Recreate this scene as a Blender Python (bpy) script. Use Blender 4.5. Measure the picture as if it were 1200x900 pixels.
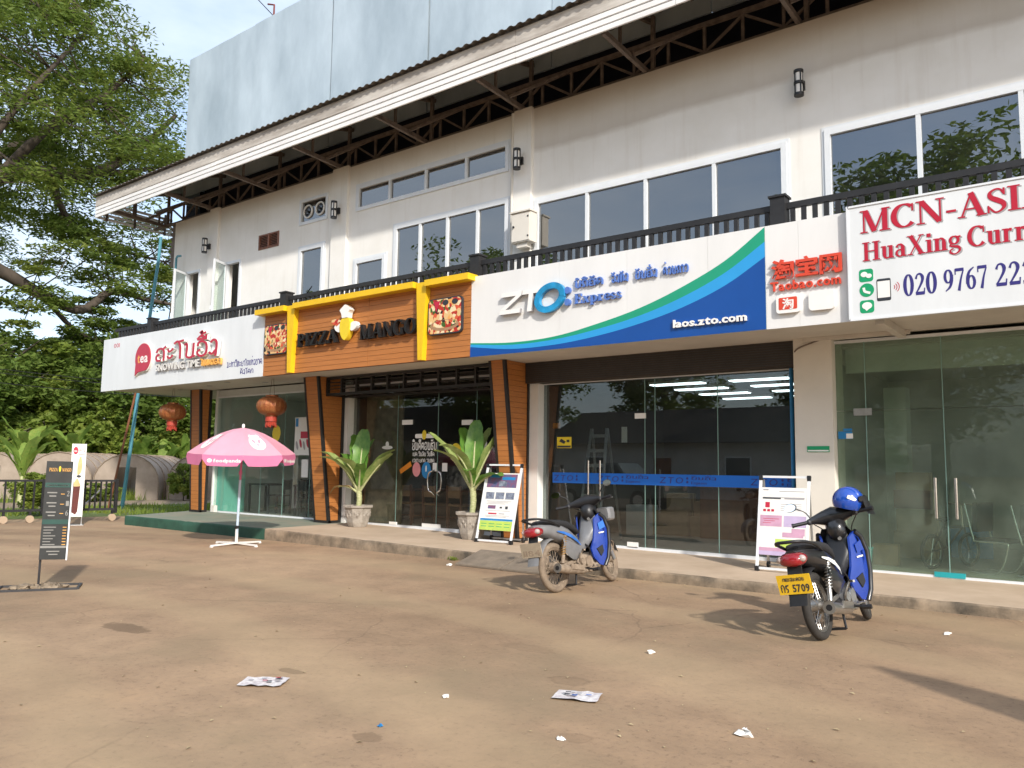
import bpy, math, random
import numpy as np
from mathutils import Vector, Matrix
R = math.radians
for o in list(bpy.data.objects): bpy.data.objects.remove(o)
scene = bpy.context.scene
COL = scene.collection

# ------------------------------------------------------------------ camera
cam_d = bpy.data.cameras.new('camera'); cam = bpy.data.objects.new('camera', cam_d); COL.objects.link(cam)
cam_d.sensor_width = 36.0; cam_d.lens = 28.35; cam_d.clip_start = .05; cam_d.clip_end = 3000
cam.matrix_world = Matrix(((0.793813, 0.051938, 0.605940, 0), (0.608013, -0.089774, -0.788835, 0), (0.013427, 0.994607, -0.102842, 1.5), (0, 0, 0, 1)))
scene.camera = cam
# ------------------------------------------------------------------ world, sun, exposure
SUN_EL = R(32.5); SUN_TO = Vector((.86, -.51, 0)).normalized()      # horizontal direction towards the sun
w = bpy.data.worlds.new('World'); scene.world = w; w.use_nodes = True
nt = w.node_tree; nt.nodes.clear()
wo = nt.nodes.new('ShaderNodeOutputWorld'); bg = nt.nodes.new('ShaderNodeBackground'); sky = nt.nodes.new('ShaderNodeTexSky')
sky.sky_type = 'NISHITA'; sky.sun_disc = False; sky.sun_elevation = SUN_EL
sky.sun_rotation = math.atan2(SUN_TO.x, SUN_TO.y); sky.air_density = 1.0; sky.dust_density = 2.0; sky.ozone_density = 1.5
bg.inputs['Strength'].default_value = .15
tc = nt.nodes.new('ShaderNodeTexCoord'); mp = nt.nodes.new('ShaderNodeMapping'); mp.inputs['Scale'].default_value = (1, 1, 2.6)
nz = nt.nodes.new('ShaderNodeTexNoise'); nz.inputs['Scale'].default_value = 2.3; nz.inputs['Detail'].default_value = 9; nz.inputs['Roughness'].default_value = .58
cr = nt.nodes.new('ShaderNodeValToRGB'); cr.color_ramp.elements[0].position = .34; cr.color_ramp.elements[1].position = .68
mx = nt.nodes.new('ShaderNodeMix'); mx.data_type = 'RGBA'; mx.inputs['B'].default_value = (3.7, 4.2, 4.8, 1)
cr.color_ramp.elements[1].color = (.9, .9, .9, 1); cr.color_ramp.elements[0].color = (.20, .20, .20, 1)
L = nt.links.new
L(tc.outputs['Generated'], mp.inputs['Vector']); L(mp.outputs['Vector'], nz.inputs['Vector']); L(nz.outputs['Fac'], cr.inputs['Fac'])
L(cr.outputs['Color'], mx.inputs['Factor']); L(sky.outputs['Color'], mx.inputs['A']); L(mx.outputs['Result'], bg.inputs['Color']); L(bg.outputs['Background'], wo.inputs['Surface'])
sd = bpy.data.lights.new('sun', 'SUN'); sd.energy = 2.5; sd.angle = R(2.0); sd.color = (1, .945, .86)
so = bpy.data.objects.new('sun', sd); COL.objects.link(so)
so.rotation_euler = (SUN_TO * math.cos(SUN_EL) + Vector((0, 0, math.sin(SUN_EL)))).to_track_quat('Z', 'Y').to_euler()
so.location = (20, -12, 25)
vs = scene.view_settings; vs.view_transform = 'Standard'; vs.look = 'None'; vs.gamma = 1; vs.use_curve_mapping = False; vs.exposure = 0.84

# ------------------------------------------------------------------ materials
MATS = {}
def pm(name, col, rough=.6, var=.12, scale=6, metal=0, bump=0, bscale=60, col2=None, stretch=None, spec=.5, emit=0, coat=0, trans=0):
    """Principled material; colour varied by a two-octave noise in object space, optional fine relief"""
    m = bpy.data.materials.new(name); m.use_nodes = True; n = m.node_tree; b = n.nodes['Principled BSDF']; k = n.links.new
    b.inputs['Roughness'].default_value = rough; b.inputs['Metallic'].default_value = metal; b.inputs['Specular IOR Level'].default_value = spec
    if coat: b.inputs['Coat Weight'].default_value = coat; b.inputs['Coat Roughness'].default_value = .08
    c1 = tuple(col) + (1,); c2 = tuple(col2) + (1,) if col2 else tuple(max(0, c * (1 - var * 2)) for c in col) + (1,)
    t = n.nodes.new('ShaderNodeTexCoord'); mpn = n.nodes.new('ShaderNodeMapping')
    if stretch: mpn.inputs['Scale'].default_value = stretch
    k(t.outputs['Object'], mpn.inputs['Vector'])
    if var or col2:
        z = n.nodes.new('ShaderNodeTexNoise'); z.inputs['Scale'].default_value = scale; z.inputs['Detail'].default_value = 6; z.inputs['Roughness'].default_value = .65
        r = n.nodes.new('ShaderNodeValToRGB'); r.color_ramp.elements[0].position = .32; r.color_ramp.elements[1].position = .68
        r.color_ramp.elements[0].color = c2; r.color_ramp.elements[1].color = c1
        k(mpn.outputs['Vector'], z.inputs['Vector']); k(z.outputs['Fac'], r.inputs['Fac']); k(r.outputs['Color'], b.inputs['Base Color'])
        if emit: k(r.outputs['Color'], b.inputs['Emission Color'])
    else:
        b.inputs['Base Color'].default_value = c1
        if emit: b.inputs['Emission Color'].default_value = c1
    if emit: b.inputs['Emission Strength'].default_value = emit
    if bump:
        z2 = n.nodes.new('ShaderNodeTexNoise'); z2.inputs['Scale'].default_value = bscale; z2.inputs['Detail'].default_value = 5
        bp = n.nodes.new('ShaderNodeBump'); bp.inputs['Strength'].default_value = bump; bp.inputs['Distance'].default_value = .02
        k(mpn.outputs['Vector'], z2.inputs['Vector']); k(z2.outputs['Fac'], bp.inputs['Height']); k(bp.outputs['Normal'], b.inputs['Normal'])
    if trans:
        o = n.nodes['Material Output']; tl = n.nodes.new('ShaderNodeBsdfTranslucent'); ms = n.nodes.new('ShaderNodeMixShader'); ms.inputs[0].default_value = trans
        if var or col2: k(r.outputs['Color'], tl.inputs['Color'])
        else: tl.inputs['Color'].default_value = c1
        k(b.outputs[0], ms.inputs[1]); k(tl.outputs[0], ms.inputs[2]); k(ms.outputs[0], o.inputs['Surface'])
    MATS[name] = m
    return m
def glass(name, tint, ior=1.55, rough=0.0, dirt=0.0, dcol=(.42, .42, .38)):
    """thin pane: see-through with a tint, mirror reflection by Fresnel, a little dust"""
    m = bpy.data.materials.new(name); m.use_nodes = True; n = m.node_tree; k = n.links.new; n.nodes.clear()
    o = n.nodes.new('ShaderNodeOutputMaterial'); tr = n.nodes.new('ShaderNodeBsdfTransparent'); gl = n.nodes.new('ShaderNodeBsdfGlossy'); fr = n.nodes.new('ShaderNodeFresnel'); ms = n.nodes.new('ShaderNodeMixShader')
    tr.inputs['Color'].default_value = tuple(tint) + (1,); gl.inputs['Roughness'].default_value = rough; ge = n.nodes.new('ShaderNodeNewGeometry'); iv = n.nodes.new('ShaderNodeMix'); iv.inputs['A'].default_value = ior; iv.inputs['B'].default_value = 1 / ior
    k(ge.outputs['Backfacing'], iv.inputs['Factor']); k(iv.outputs['Result'], fr.inputs['IOR'])      # same reflectance from either side of a thin pane
    k(fr.outputs[0], ms.inputs[0]); k(tr.outputs[0], ms.inputs[1]); k(gl.outputs[0], ms.inputs[2])
    last = ms
    if dirt:
        d = n.nodes.new('ShaderNodeBsdfDiffuse'); d.inputs['Color'].default_value = tuple(dcol) + (1,); m2 = n.nodes.new('ShaderNodeMixShader')
        z = n.nodes.new('ShaderNodeTexNoise'); z.inputs['Scale'].default_value = 2.2; z.inputs['Detail'].default_value = 8; t = n.nodes.new('ShaderNodeTexCoord')
        q = n.nodes.new('ShaderNodeMapRange'); q.inputs['From Min'].default_value = .3; q.inputs['From Max'].default_value = .8; q.inputs['To Min'].default_value = dirt * .3; q.inputs['To Max'].default_value = dirt
        k(t.outputs['Object'], z.inputs['Vector']); k(z.outputs['Fac'], q.inputs['Value']); k(q.outputs[0], m2.inputs[0]); k(ms.outputs[0], m2.inputs[1]); k(d.outputs[0], m2.inputs[2]); last = m2
    k(last.outputs[0], o.inputs['Surface']); MATS[name] = m
    return m

# ------------------------------------------------------------------ mesh helpers
class MB:
    def __init__(s): s.v = []; s.f = []
    def add(s, vs, fs):
        b = len(s.v); s.v += [tuple(p) for p in vs]; s.f += [tuple(i + b for i in f) for f in fs]; return s
    def box(s, x0, x1, y0, y1, z0, z1):
        return s.add([(x0, y0, z0), (x1, y0, z0), (x1, y1, z0), (x0, y1, z0), (x0, y0, z1), (x1, y0, z1), (x1, y1, z1), (x0, y1, z1)],
                     [(0, 3, 2, 1), (4, 5, 6, 7), (0, 1, 5, 4), (1, 2, 6, 5), (2, 3, 7, 6), (3, 0, 4, 7)])
    def bar(s, a, b, w, h=None, up=(0, 0, 1)):
        """square bar from a to b"""
        a = Vector(a); b = Vector(b); h = h or w; d = (b - a).normalized(); u = Vector(up)
        if abs(d.dot(u)) > .98: u = Vector((0, 1, 0))
        sx = d.cross(u).normalized() * w / 2; sz = sx.cross(d).normalized() * h / 2
        vs = [p + sx * i + sz * j for p in (a, b) for i, j in ((-1, -1), (1, -1), (1, 1), (-1, 1))]
        return s.add(vs, [(3, 2, 1, 0), (4, 5, 6, 7), (0, 1, 5, 4), (1, 2, 6, 5), (2, 3, 7, 6), (3, 0, 4, 7)])
    def tube(s, pts, r, n=8, cap=True, closed=False):
        pts = [Vector(p) for p in pts]; rs = list(r) if hasattr(r, '__len__') else [r] * len(pts); N = len(pts)
        rings = []; prev = None
        for i, p in enumerate(pts):
            if closed: d = pts[(i + 1) % N] - pts[i - 1]
            else: d = pts[min(i + 1, N - 1)] - pts[max(i - 1, 0)]
            d = d.normalized() if d.length > 1e-9 else Vector((0, 0, 1))
            if prev is None:
                u = Vector((0, 0, 1)) if abs(d.z) < .9 else Vector((1, 0, 0)); u = (u - d * u.dot(d)).normalized()
            else:
                u = prev - d * prev.dot(d); u = u.normalized() if u.length > 1e-6 else d.orthogonal().normalized()
            prev = u; q = d.cross(u)
            rings.append([p + (u * math.cos(2 * math.pi * j / n) + q * math.sin(2 * math.pi * j / n)) * rs[i] for j in range(n)])
        return s.loft(rings, cap and not closed, closed)
    def loft(s, rings, cap=True, closed=False):
        n = len(rings[0]); vs = [p for rg in rings for p in rg]; fs = []
        m = len(rings)
        for i in range(m if closed else m - 1):
            a = i * n; b = ((i + 1) % m) * n
            for j in range(n): k = (j + 1) % n; fs.append((a + j, a + k, b + k, b + j))
        if cap: fs.append(tuple(range(n - 1, -1, -1))); fs.append(tuple((m - 1) * n + j for j in range(n)))
        return s.add(vs, fs)
    def grid(s, rows, flip=False):
        n = len(rows[0]); vs = [p for r in rows for p in r]; fs = []
        for i in range(len(rows) - 1):
            for j in range(n - 1):
                q = (i * n + j, i * n + j + 1, (i + 1) * n + j + 1, (i + 1) * n + j); fs.append(q[::-1] if flip else q)
        return s.add(vs, fs)
    def ell(s, c, r, nu=14, nv=8, a0=-90, a1=90):
        c = Vector(c); rings = []
        for i in range(nv + 1):
            a = R(a0 + (a1 - a0) * i / nv); rr = max(.02, math.cos(a))
            rings.append([c + Vector((r[0] * rr * math.cos(2 * math.pi * j / nu), r[1] * rr * math.sin(2 * math.pi * j / nu), r[2] * math.sin(a))) for j in range(nu)])
        return s.loft(rings)
    def torus(s, c, rad, r, axis='y', n=32, k=8):
        pts = []
        for i in range(n):
            a = 2 * math.pi * i / n; x, z = rad * math.cos(a), rad * math.sin(a)
            pts.append(Vector(c) + (Vector((x, 0, z)) if axis == 'y' else Vector((0, x, z)) if axis == 'x' else Vector((x, z, 0))))
        return s.tube(pts, r, k, closed=True)
    def cyl(s, a, b, r, n=12, r2=None): return s.tube([a, b], [r, r if r2 is None else r2], n)
    def prism(s, poly, y0, y1):
        """outline [(x,z)] extruded from y0 (front) to y1"""
        n = len(poly); vs = [(x, y0, z) for x, z in poly] + [(x, y1, z) for x, z in poly]
        return s.add(vs, [tuple(range(n)), tuple(range(2 * n - 1, n - 1, -1))] + [(i, n + i, n + (i + 1) % n, (i + 1) % n) for i in range(n)])
    def xf(s, M):
        s.v = [tuple(M @ Vector(p)) for p in s.v]; return s
    def mesh(s, name, smooth=False):
        me = bpy.data.meshes.new(name); me.from_pydata(s.v, [], s.f); me.update()
        if smooth:
            me.shade_smooth()
            me.set_sharp_from_angle(angle=R(smooth if smooth > 1 else 40))
        return me
    def build(s, name, mat, parent=None, smooth=False, **kw):
        me = s.mesh(name, smooth); me.materials.append(MATS[mat] if isinstance(mat, str) else mat)
        return link(name, me, parent, **kw)
def link(name, me, parent=None, loc=None, rot=None, kind=None, label=None):
    o = bpy.data.objects.new(name, me); COL.objects.link(o)
    if parent: o.parent = parent
    if loc: o.location = loc
    if rot: o.rotation_euler = rot
    if kind: o['kind'] = kind
    if label: o['label'] = label
    return o
def thing(name, label, cat, loc=(0, 0, 0), rz=0, group=None):
    o = bpy.data.objects.new(name, None); COL.objects.link(o); o.location = loc; o.rotation_euler = (0, 0, rz); o.empty_display_size = .1
    return tag(o, label, cat, group)
def tag(o, label, cat, group=None):
    o['label'] = label; o['category'] = cat
    if group: o['group'] = group
    return o
def copy_tree(o, parent=None):
    c = o.copy(); COL.objects.link(c); c.parent = parent
    for ch in list(o.children): copy_tree(ch, c)
    return c
def box(name, mat, parent, x0, x1, y0, y1, z0, z1, **kw): return MB().box(x0, x1, y0, y1, z0, z1).build(name, mat, parent, **kw)
def smooth_pts(pts, k=5, closed=False):
    """Catmull-Rom through points of any dimension"""
    P = [np.array(p, float) for p in pts]; n = len(P); out = []
    for i in range(n if closed else n - 1):
        p0 = P[i - 1] if closed or i > 0 else 2 * P[0] - P[1]; p1 = P[i]; p2 = P[(i + 1) % n]
        p3 = P[(i + 2) % n] if closed or i + 2 < n else 2 * P[-1] - P[-2]
        for j in range(k):
            t = j / k; out.append(.5 * (2 * p1 + (p2 - p0) * t + (2 * p0 - 5 * p1 + 4 * p2 - p3) * t * t + (3 * p1 - p0 - 3 * p2 + p3) * t ** 3))
    if not closed: out.append(P[-1])
    return [tuple(p) for p in out]
def fast_mesh(name, V, F):
    """V (n,3), F (m,k) numpy -> mesh"""
    me = bpy.data.meshes.new(name); k = F.shape[1]; me.vertices.add(len(V)); me.vertices.foreach_set('co', np.ascontiguousarray(V, dtype=np.float32).ravel())
    me.loops.add(F.size); me.loops.foreach_set('vertex_index', F.astype(np.int32).ravel())
    me.polygons.add(len(F)); me.polygons.foreach_set('loop_start', np.arange(0, F.size, k, dtype=np.int32))
    me.update(calc_edges=True); me.validate(); return me

# ------------------------------------------------------------------ colours
pm('wall_paint', (.74, .70, .63), .75, .05, 1.3, bump=.08, bscale=40)
pm('white_paint', (.78, .77, .74), .6, .04, 3)
pm('white_alu', (.76, .79, .82), .35, .03, 6)
pm('soffit', (.62, .58, .52), .8, .08, 1.5, bump=.05)
pm('steel_brown', (.20, .155, .125), .6, .25, 8)
pm('steel_dark', (.045, .045, .05), .5, .2, 8)
pm('roof_sheet', (.22, .20, .18), .55, .22, 2.5, metal=.2)
pm('fascia_white', (.88, .87, .85), .6, .08, 2, stretch=(.4, 3, 3))
pm('fascia_dirty', (.66, .62, .56), .8, .2, 1.6, col2=(.34, .30, .26), stretch=(.5, 2, 3), bump=.05)
pm('parapet', (.58, .66, .70), .40, 0, .55, col2=(.36, .43, .47), stretch=(1.0, 1, .45), metal=.3, bump=.03, bscale=4)
pm('rail_black', (.022, .022, .024), .55, .2, 9)
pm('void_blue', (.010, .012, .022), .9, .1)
pm('sign_white', (.76, .79, .81), .35, .045, 1.3, stretch=(1.5, 1, .35))
pm('sign_white_warm', (.79, .79, .78), .32, .04, 1.3, stretch=(1.5, 1, .35))
pm('white_plastic', (.86, .85, .82), .3, .02, 6)
pm('letter_edge', (.86, .84, .78), .4, .05, 6)
pm('letter_red', (.52, .025, .06), .35, .06, 10)
pm('letter_blue', (.10, .20, .56), .4, .05, 10)
pm('logo_blue', (.02, .34, .68), .3, .25, 5)
pm('letter_black', (.018, .016, .016), .22, .05, 10)
pm('letter_orange', (.80, .42, .10), .4, .08, 10)
pm('taobao_red', (.68, .07, .035), .4, .05, 8)
pm('band_blue', (.008, .075, .33), .32, .05, 2)
pm('band_cyan', (.03, .33, .72), .32, .04, 2)
pm('band_green', (.015, .33, .19), .32, .04, 2)
pm('print_red', (.47, .015, .04), .4, .03, 8)
pm('print_navy', (.04, .035, .20), .4, .03, 8)
pm('print_grey', (.35, .34, .35), .5, .03, 8)
pm('print_dark', (.03, .035, .045), .5, .03, 8)
pm('print_green', (.01, .33, .14), .4, .03, 8)
pm('sticker_blue', (.02, .22, .52), .4, .05, 8)
pm('sticker_pink', (.75, .30, .33), .4, .05, 8)
pm('sticker_yellow', (.82, .62, .03), .4, .05, 8)
pm('sticker_orange', (.70, .25, .03), .4, .05, 8)
pm('paper', (.80, .79, .76), .7, .04, 20)
pm('wood_orange', (.50, .19, .05), .5, .12, 3, stretch=(.7, 3, 14), bump=.04, bscale=30)
pm('wood_seam', (.16, .05, .015), .8, .1)
pm('yellow_paint', (.82, .52, .012), .45, .06, 3)
pm('black_paint', (.018, .016, .015), .5, .1, 6)
pm('shutter_brown', (.055, .043, .036), .55, .15, 6)
pm('concrete', (.52, .40, .29), .85, .15, 1.6, col2=(.42, .315, .22), bump=.12, bscale=45)
pm('kerb', (.38, .29, .20), .9, .2, 2.4, col2=(.085, .07, .052), bump=.25, bscale=30)
pm('green_paint', (.030, .10, .065), .75, .2, 4, bump=.1)
pm('green_floor', (.17, .22, .17), .75, .15, 1.6, col2=(.27, .25, .19))
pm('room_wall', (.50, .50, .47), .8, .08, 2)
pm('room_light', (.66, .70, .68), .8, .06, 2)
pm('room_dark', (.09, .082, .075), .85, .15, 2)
pm('room_floor', (.46, .42, .36), .45, .12, 2)
pm('curtain', (.36, .31, .21), .9, .2, 5, col2=(.17, .145, .10))
pm('ceiling_tile', (.5, .5, .49), .8, .05, 3)
pm('mint', (.22, .60, .50), .5, .05, 2)
pm('lit_tube', (.85, .95, 1.0), .5, 0, emit=3.2)
pm('wood_dark', (.26, .095, .045), .45, .2, 6, stretch=(1, 1, .3))
pm('wood_ply', (.48, .28, .15), .5, .15, 4)
pm('chrome', (.70, .70, .69), .18, .06, 12, metal=1)
pm('steel', (.52, .50, .47), .35, .12, 12, metal=.9)
pm('alu', (.62, .63, .64), .32, .06, 12, metal=.85)
pm('plastic_black', (.018, .018, .02), .42, .15, 14)
pm('rubber', (.040, .036, .032), .85, .2, 14, bump=.1)
pm('rubber_dusty', (.27, .21, .15), .9, .2, 12, col2=(.15, .11, .08), bump=.15)
pm('steel_dusty', (.33, .26, .19), .75, .2, 16, col2=(.19, .14, .10))
pm('fabric_black', (.02, .02, .022), .85, .1, 20)
pm('stone_pot', (.40, .36, .31), .85, .15, 8, col2=(.22, .19, .16), bump=.35, bscale=26)
pm('soil', (.10, .07, .045), .95, .3, 20, bump=.3)
pm('stem_pale', (.52, .50, .30), .6, .2, 18, col2=(.28, .33, .12), stretch=(1, 1, 4))
pm('leaf_big', (.19, .35, .06), .4, .25, 9, col2=(.075, .20, .03), trans=.25, stretch=(1, 1, .6))
pm('leaf_pale', (.42, .48, .18), .45, .2, 9, col2=(.20, .31, .07), trans=.25)
pm('bark', (.085, .065, .048), .9, .25, 3, bump=.4, bscale=14, stretch=(1, 1, .4))
pm('pink_cloth', (.80, .38, .48), .7, .05, 2.5, trans=.2)
pm('pink_deep', (.76, .22, .40), .7, .05, 3, trans=.2)
pm('pole_blue', (.50, .62, .74), .35, .08, 5)
pm('lantern', (.46, .20, .07), .35, .25, 26, col2=(.30, .07, .03), metal=.4)
pm('lantern_red', (.46, .06, .035), .6, .15, 20)
pm('tarp', (.54, .44, .36), .7, .15, 1.1, col2=(.36, .28, .22), trans=.25)
pm('pole_teal', (.10, .33, .42), .5, .15, 4)
pm('box_card', (.36, .25, .14), .85, .12, 4)
pm('bin_teal', (.02, .36, .40), .4, .05, 5)
pm('water_blue', (.05, .18, .38), .25, .1, 5)
pm('house_white', (.62, .60, .56), .8, .1, 1.5)
pm('tile_roof', (.060, .052, .048), .8, .25, 3, bump=.2, bscale=8)
pm('truck_green', (.15, .18, .17), .3, .05, 2, coat=.6)
pm('tyre', (.02, .02, .02), .85, .1, 10)
glass('glass_shop', (.90, .95, .93), 1.42, dirt=.05)
glass('glass_dark', (.70, .74, .73), 1.85, dirt=.02)
glass('glass_pizza', (.76, .78, .76), 1.55, dirt=.02)
glass('glass_green', (.80, .88, .82), 1.40, dirt=.2, dcol=(.36, .43, .37))
glass('glass_upper', (.22, .24, .25), 3.2, dirt=.03)
glass('glass_film', (.12, .22, .21), 1.4, dirt=.25, dcol=(.22, .38, .38))

def custom(name, fn):
    m = bpy.data.materials.new(name); m.use_nodes = True; n = m.node_tree; fn(n, n.nodes['Principled BSDF'], n.links.new, n.nodes.new); MATS[name] = m
def ramp(new, stops, interp='LINEAR'):
    r = new('ShaderNodeValToRGB'); e = r.color_ramp.elements; r.color_ramp.interpolation = interp
    while len(e) < len(stops): e.new(.5)
    for i, (p, c) in enumerate(stops): e[i].position = p; e[i].color = tuple(c) + (1,)
    return r
def noise(new, k, src, scale, detail=6, rough=.6):
    z = new('ShaderNodeTexNoise'); z.inputs['Scale'].default_value = scale; z.inputs['Detail'].default_value = detail; z.inputs['Roughness'].default_value = rough; k(src, z.inputs['Vector']); return z
def mixc(new, k, f, a, b, mode='MIX'):
    m = new('ShaderNodeMix'); m.data_type = 'RGBA'; m.blend_type = mode
    for s, v in (('Factor', f), ('A', a), ('B', b)):
        if hasattr(v, 'links') or hasattr(v, 'is_linked'): k(v, m.inputs[s])
        else: m.inputs[s].default_value = v if s == 'Factor' else tuple(v) + (1,)
    return m.outputs['Result']

def _ground(n, b, k, new):
    # trodden red-brown earth over old asphalt: broad patches, dust drifts, damp ovals, fine grit
    t = new('ShaderNodeTexCoord').outputs['Object']
    big = noise(new, k, t, .22, 5, .55); r1 = ramp(new, [(.28, (.250, .166, .101)), (.5, (.340, .230, .144)), (.74, (.428, .298, .190))]); k(big.outputs['Fac'], r1.inputs['Fac'])
    mid = noise(new, k, t, 1.6, 8, .7); r2 = ramp(new, [(.33, (.76, .76, .77)), (.6, (1, 1, 1)), (.75, (1.12, 1.1, 1.05))]); k(mid.outputs['Fac'], r2.inputs['Fac'])
    c = mixc(new, k, 1.0, r1.outputs['Color'], r2.outputs['Color'], 'MULTIPLY')
    gr = noise(new, k, t, 20, 6, .8); r3 = ramp(new, [(.30, (.50, .48, .46)), (.46, (1, 1, 1)), (.62, (1.05, 1.04, 1.0)), (.74, (1.5, 1.45, 1.35))]); k(gr.outputs['Fac'], r3.inputs['Fac'])
    c = mixc(new, k, .8, c, r3.outputs['Color'], 'MULTIPLY')
    # thin asphalt-grey worn areas
    mpg = new('ShaderNodeMapping'); mpg.inputs['Location'].default_value = (7, 3, 0); k(t, mpg.inputs['Vector'])
    ga = noise(new, k, mpg.outputs['Vector'], .42, 7, .6); rg = ramp(new, [(.50, (0, 0, 0)), (.66, (.7, .7, .7))]); k(ga.outputs['Fac'], rg.inputs['Fac'])
    c = mixc(new, k, rg.outputs['Color'], c, (.245, .182, .112))
    # hairline cracks
    vo = new('ShaderNodeTexVoronoi'); vo.feature = 'DISTANCE_TO_EDGE'; vo.inputs['Scale'].default_value = .55
    wob = noise(new, k, t, 2.5, 4); wm = mixc(new, k, .16, t, wob.outputs['Color']); k(wm, vo.inputs['Vector'])
    rc = ramp(new, [(.0, (1, 1, 1)), (.007, (0, 0, 0))]); k(vo.outputs['Distance'], rc.inputs['Fac'])
    cm = noise(new, k, t, .35, 3); rm = ramp(new, [(.50, (0, 0, 0)), (.6, (.35, .35, .35))]); k(cm.outputs['Fac'], rm.inputs['Fac'])
    cf = mixc(new, k, 1.0, rc.outputs['Color'], rm.outputs['Color'], 'MULTIPLY')
    c = mixc(new, k, cf, c, (.07, .05, .035))
    # old spill and drip stains, each with its own ragged outline
    wn = noise(new, k, t, 9, 5, .65); sep = new('ShaderNodeSeparateColor'); k(wn.outputs['Color'], sep.inputs[0])
    for x, y, a, bb, st_, edge in ((-3.25, 4.95, .16, .12, .35, 1), (-7.35, 3.85, .36, .13, .6, 0), (-4.95, 3.85, .14, .06, .6, 0), (-4.1, 5.6, .3, .12, .25, 1), (-3.45, 3.22, .10, .07, .4, 0), (-8.9, 2.9, .5, .2, .6, 0), (-2.55, 3.95, .11, .08, .3, 1), (-5.4, 5.0, .45, .2, .22, 1), (-1.2, 4.1, .12, .05, .4, 0), (-6.3, 6.4, .5, .18, .18, 0)):
        mpp = new('ShaderNodeMapping'); mpp.inputs['Location'].default_value = (-x / a, -y / bb, 0); mpp.inputs['Scale'].default_value = (1 / a, 1 / bb, 0); k(t, mpp.inputs['Vector'])
        ln = new('ShaderNodeVectorMath'); ln.operation = 'LENGTH'; k(mpp.outputs['Vector'], ln.inputs[0]); ad_ = new('ShaderNodeMath'); ad_.operation = 'MULTIPLY_ADD'; k(sep.outputs[0], ad_.inputs[0]); ad_.inputs[1].default_value = 1.1; k(ln.outputs['Value'], ad_.inputs[2])
        rr_ = ramp(new, [(.0, (st_ * (.6 if edge else 1),) * 3), (.62, (st_ * (.6 if edge else 1),) * 3), (.70, (st_,) * 3), (.80, (0, 0, 0))]); hl = new('ShaderNodeMath'); hl.operation = 'MULTIPLY'; hl.inputs[1].default_value = .5; k(ad_.outputs[0], hl.inputs[0]); k(hl.outputs[0], rr_.inputs['Fac'])
        c = mixc(new, k, rr_.outputs['Color'], c, (.115, .075, .045))
    # faint tyre-worn arcs
    wv_ = new('ShaderNodeTexWave'); wv_.wave_type = 'RINGS'; wv_.rings_direction = 'Z'; wv_.inputs['Scale'].default_value = .16; wv_.inputs['Distortion'].default_value = 3.0; wv_.inputs['Detail'].default_value = 4; wv_.inputs['Detail Scale'].default_value = 1.5
    mw = new('ShaderNodeMapping'); mw.inputs['Location'].default_value = (9, 14, 0); k(t, mw.inputs['Vector']); k(mw.outputs['Vector'], wv_.inputs['Vector']); rw_ = ramp(new, [(.55, (0, 0, 0)), (.95, (.30, .30, .30))]); k(wv_.outputs['Fac'], rw_.inputs['Fac'])
    c = mixc(new, k, rw_.outputs['Color'], c, (.43, .318, .190))
    k(c, b.inputs['Base Color']); b.inputs['Roughness'].default_value = .88; b.inputs['Specular IOR Level'].default_value = .3
    bp = new('ShaderNodeBump'); bp.inputs['Strength'].default_value = .9; bp.inputs['Distance'].default_value = .02
    h = mixc(new, k, .35, mid.outputs['Color'], gr.outputs['Color']); k(h, bp.inputs['Height']); k(bp.outputs['Normal'], b.inputs['Normal'])
custom('earth', _ground)
def _grass(n, b, k, new):
    t = new('ShaderNodeTexCoord').outputs['Object']
    z = noise(new, k, t, .5, 8, .7); r = ramp(new, [(.32, (.16, .11, .06)), (.45, (.085, .12, .03)), (.65, (.16, .22, .045)), (.8, (.30, .25, .11))]); k(z.outputs['Fac'], r.inputs['Fac'])
    z2 = noise(new, k, t, 18, 4, .7); c = mixc(new, k, .5, r.outputs['Color'], z2.outputs['Color'], 'OVERLAY'); k(c, b.inputs['Base Color']); b.inputs['Roughness'].default_value = .9
    bp = new('ShaderNodeBump'); bp.inputs['Distance'].default_value = .05; k(z2.outputs['Fac'], bp.inputs['Height']); k(bp.outputs['Normal'], b.inputs['Normal'])
custom('grass_soil', _grass)
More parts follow.
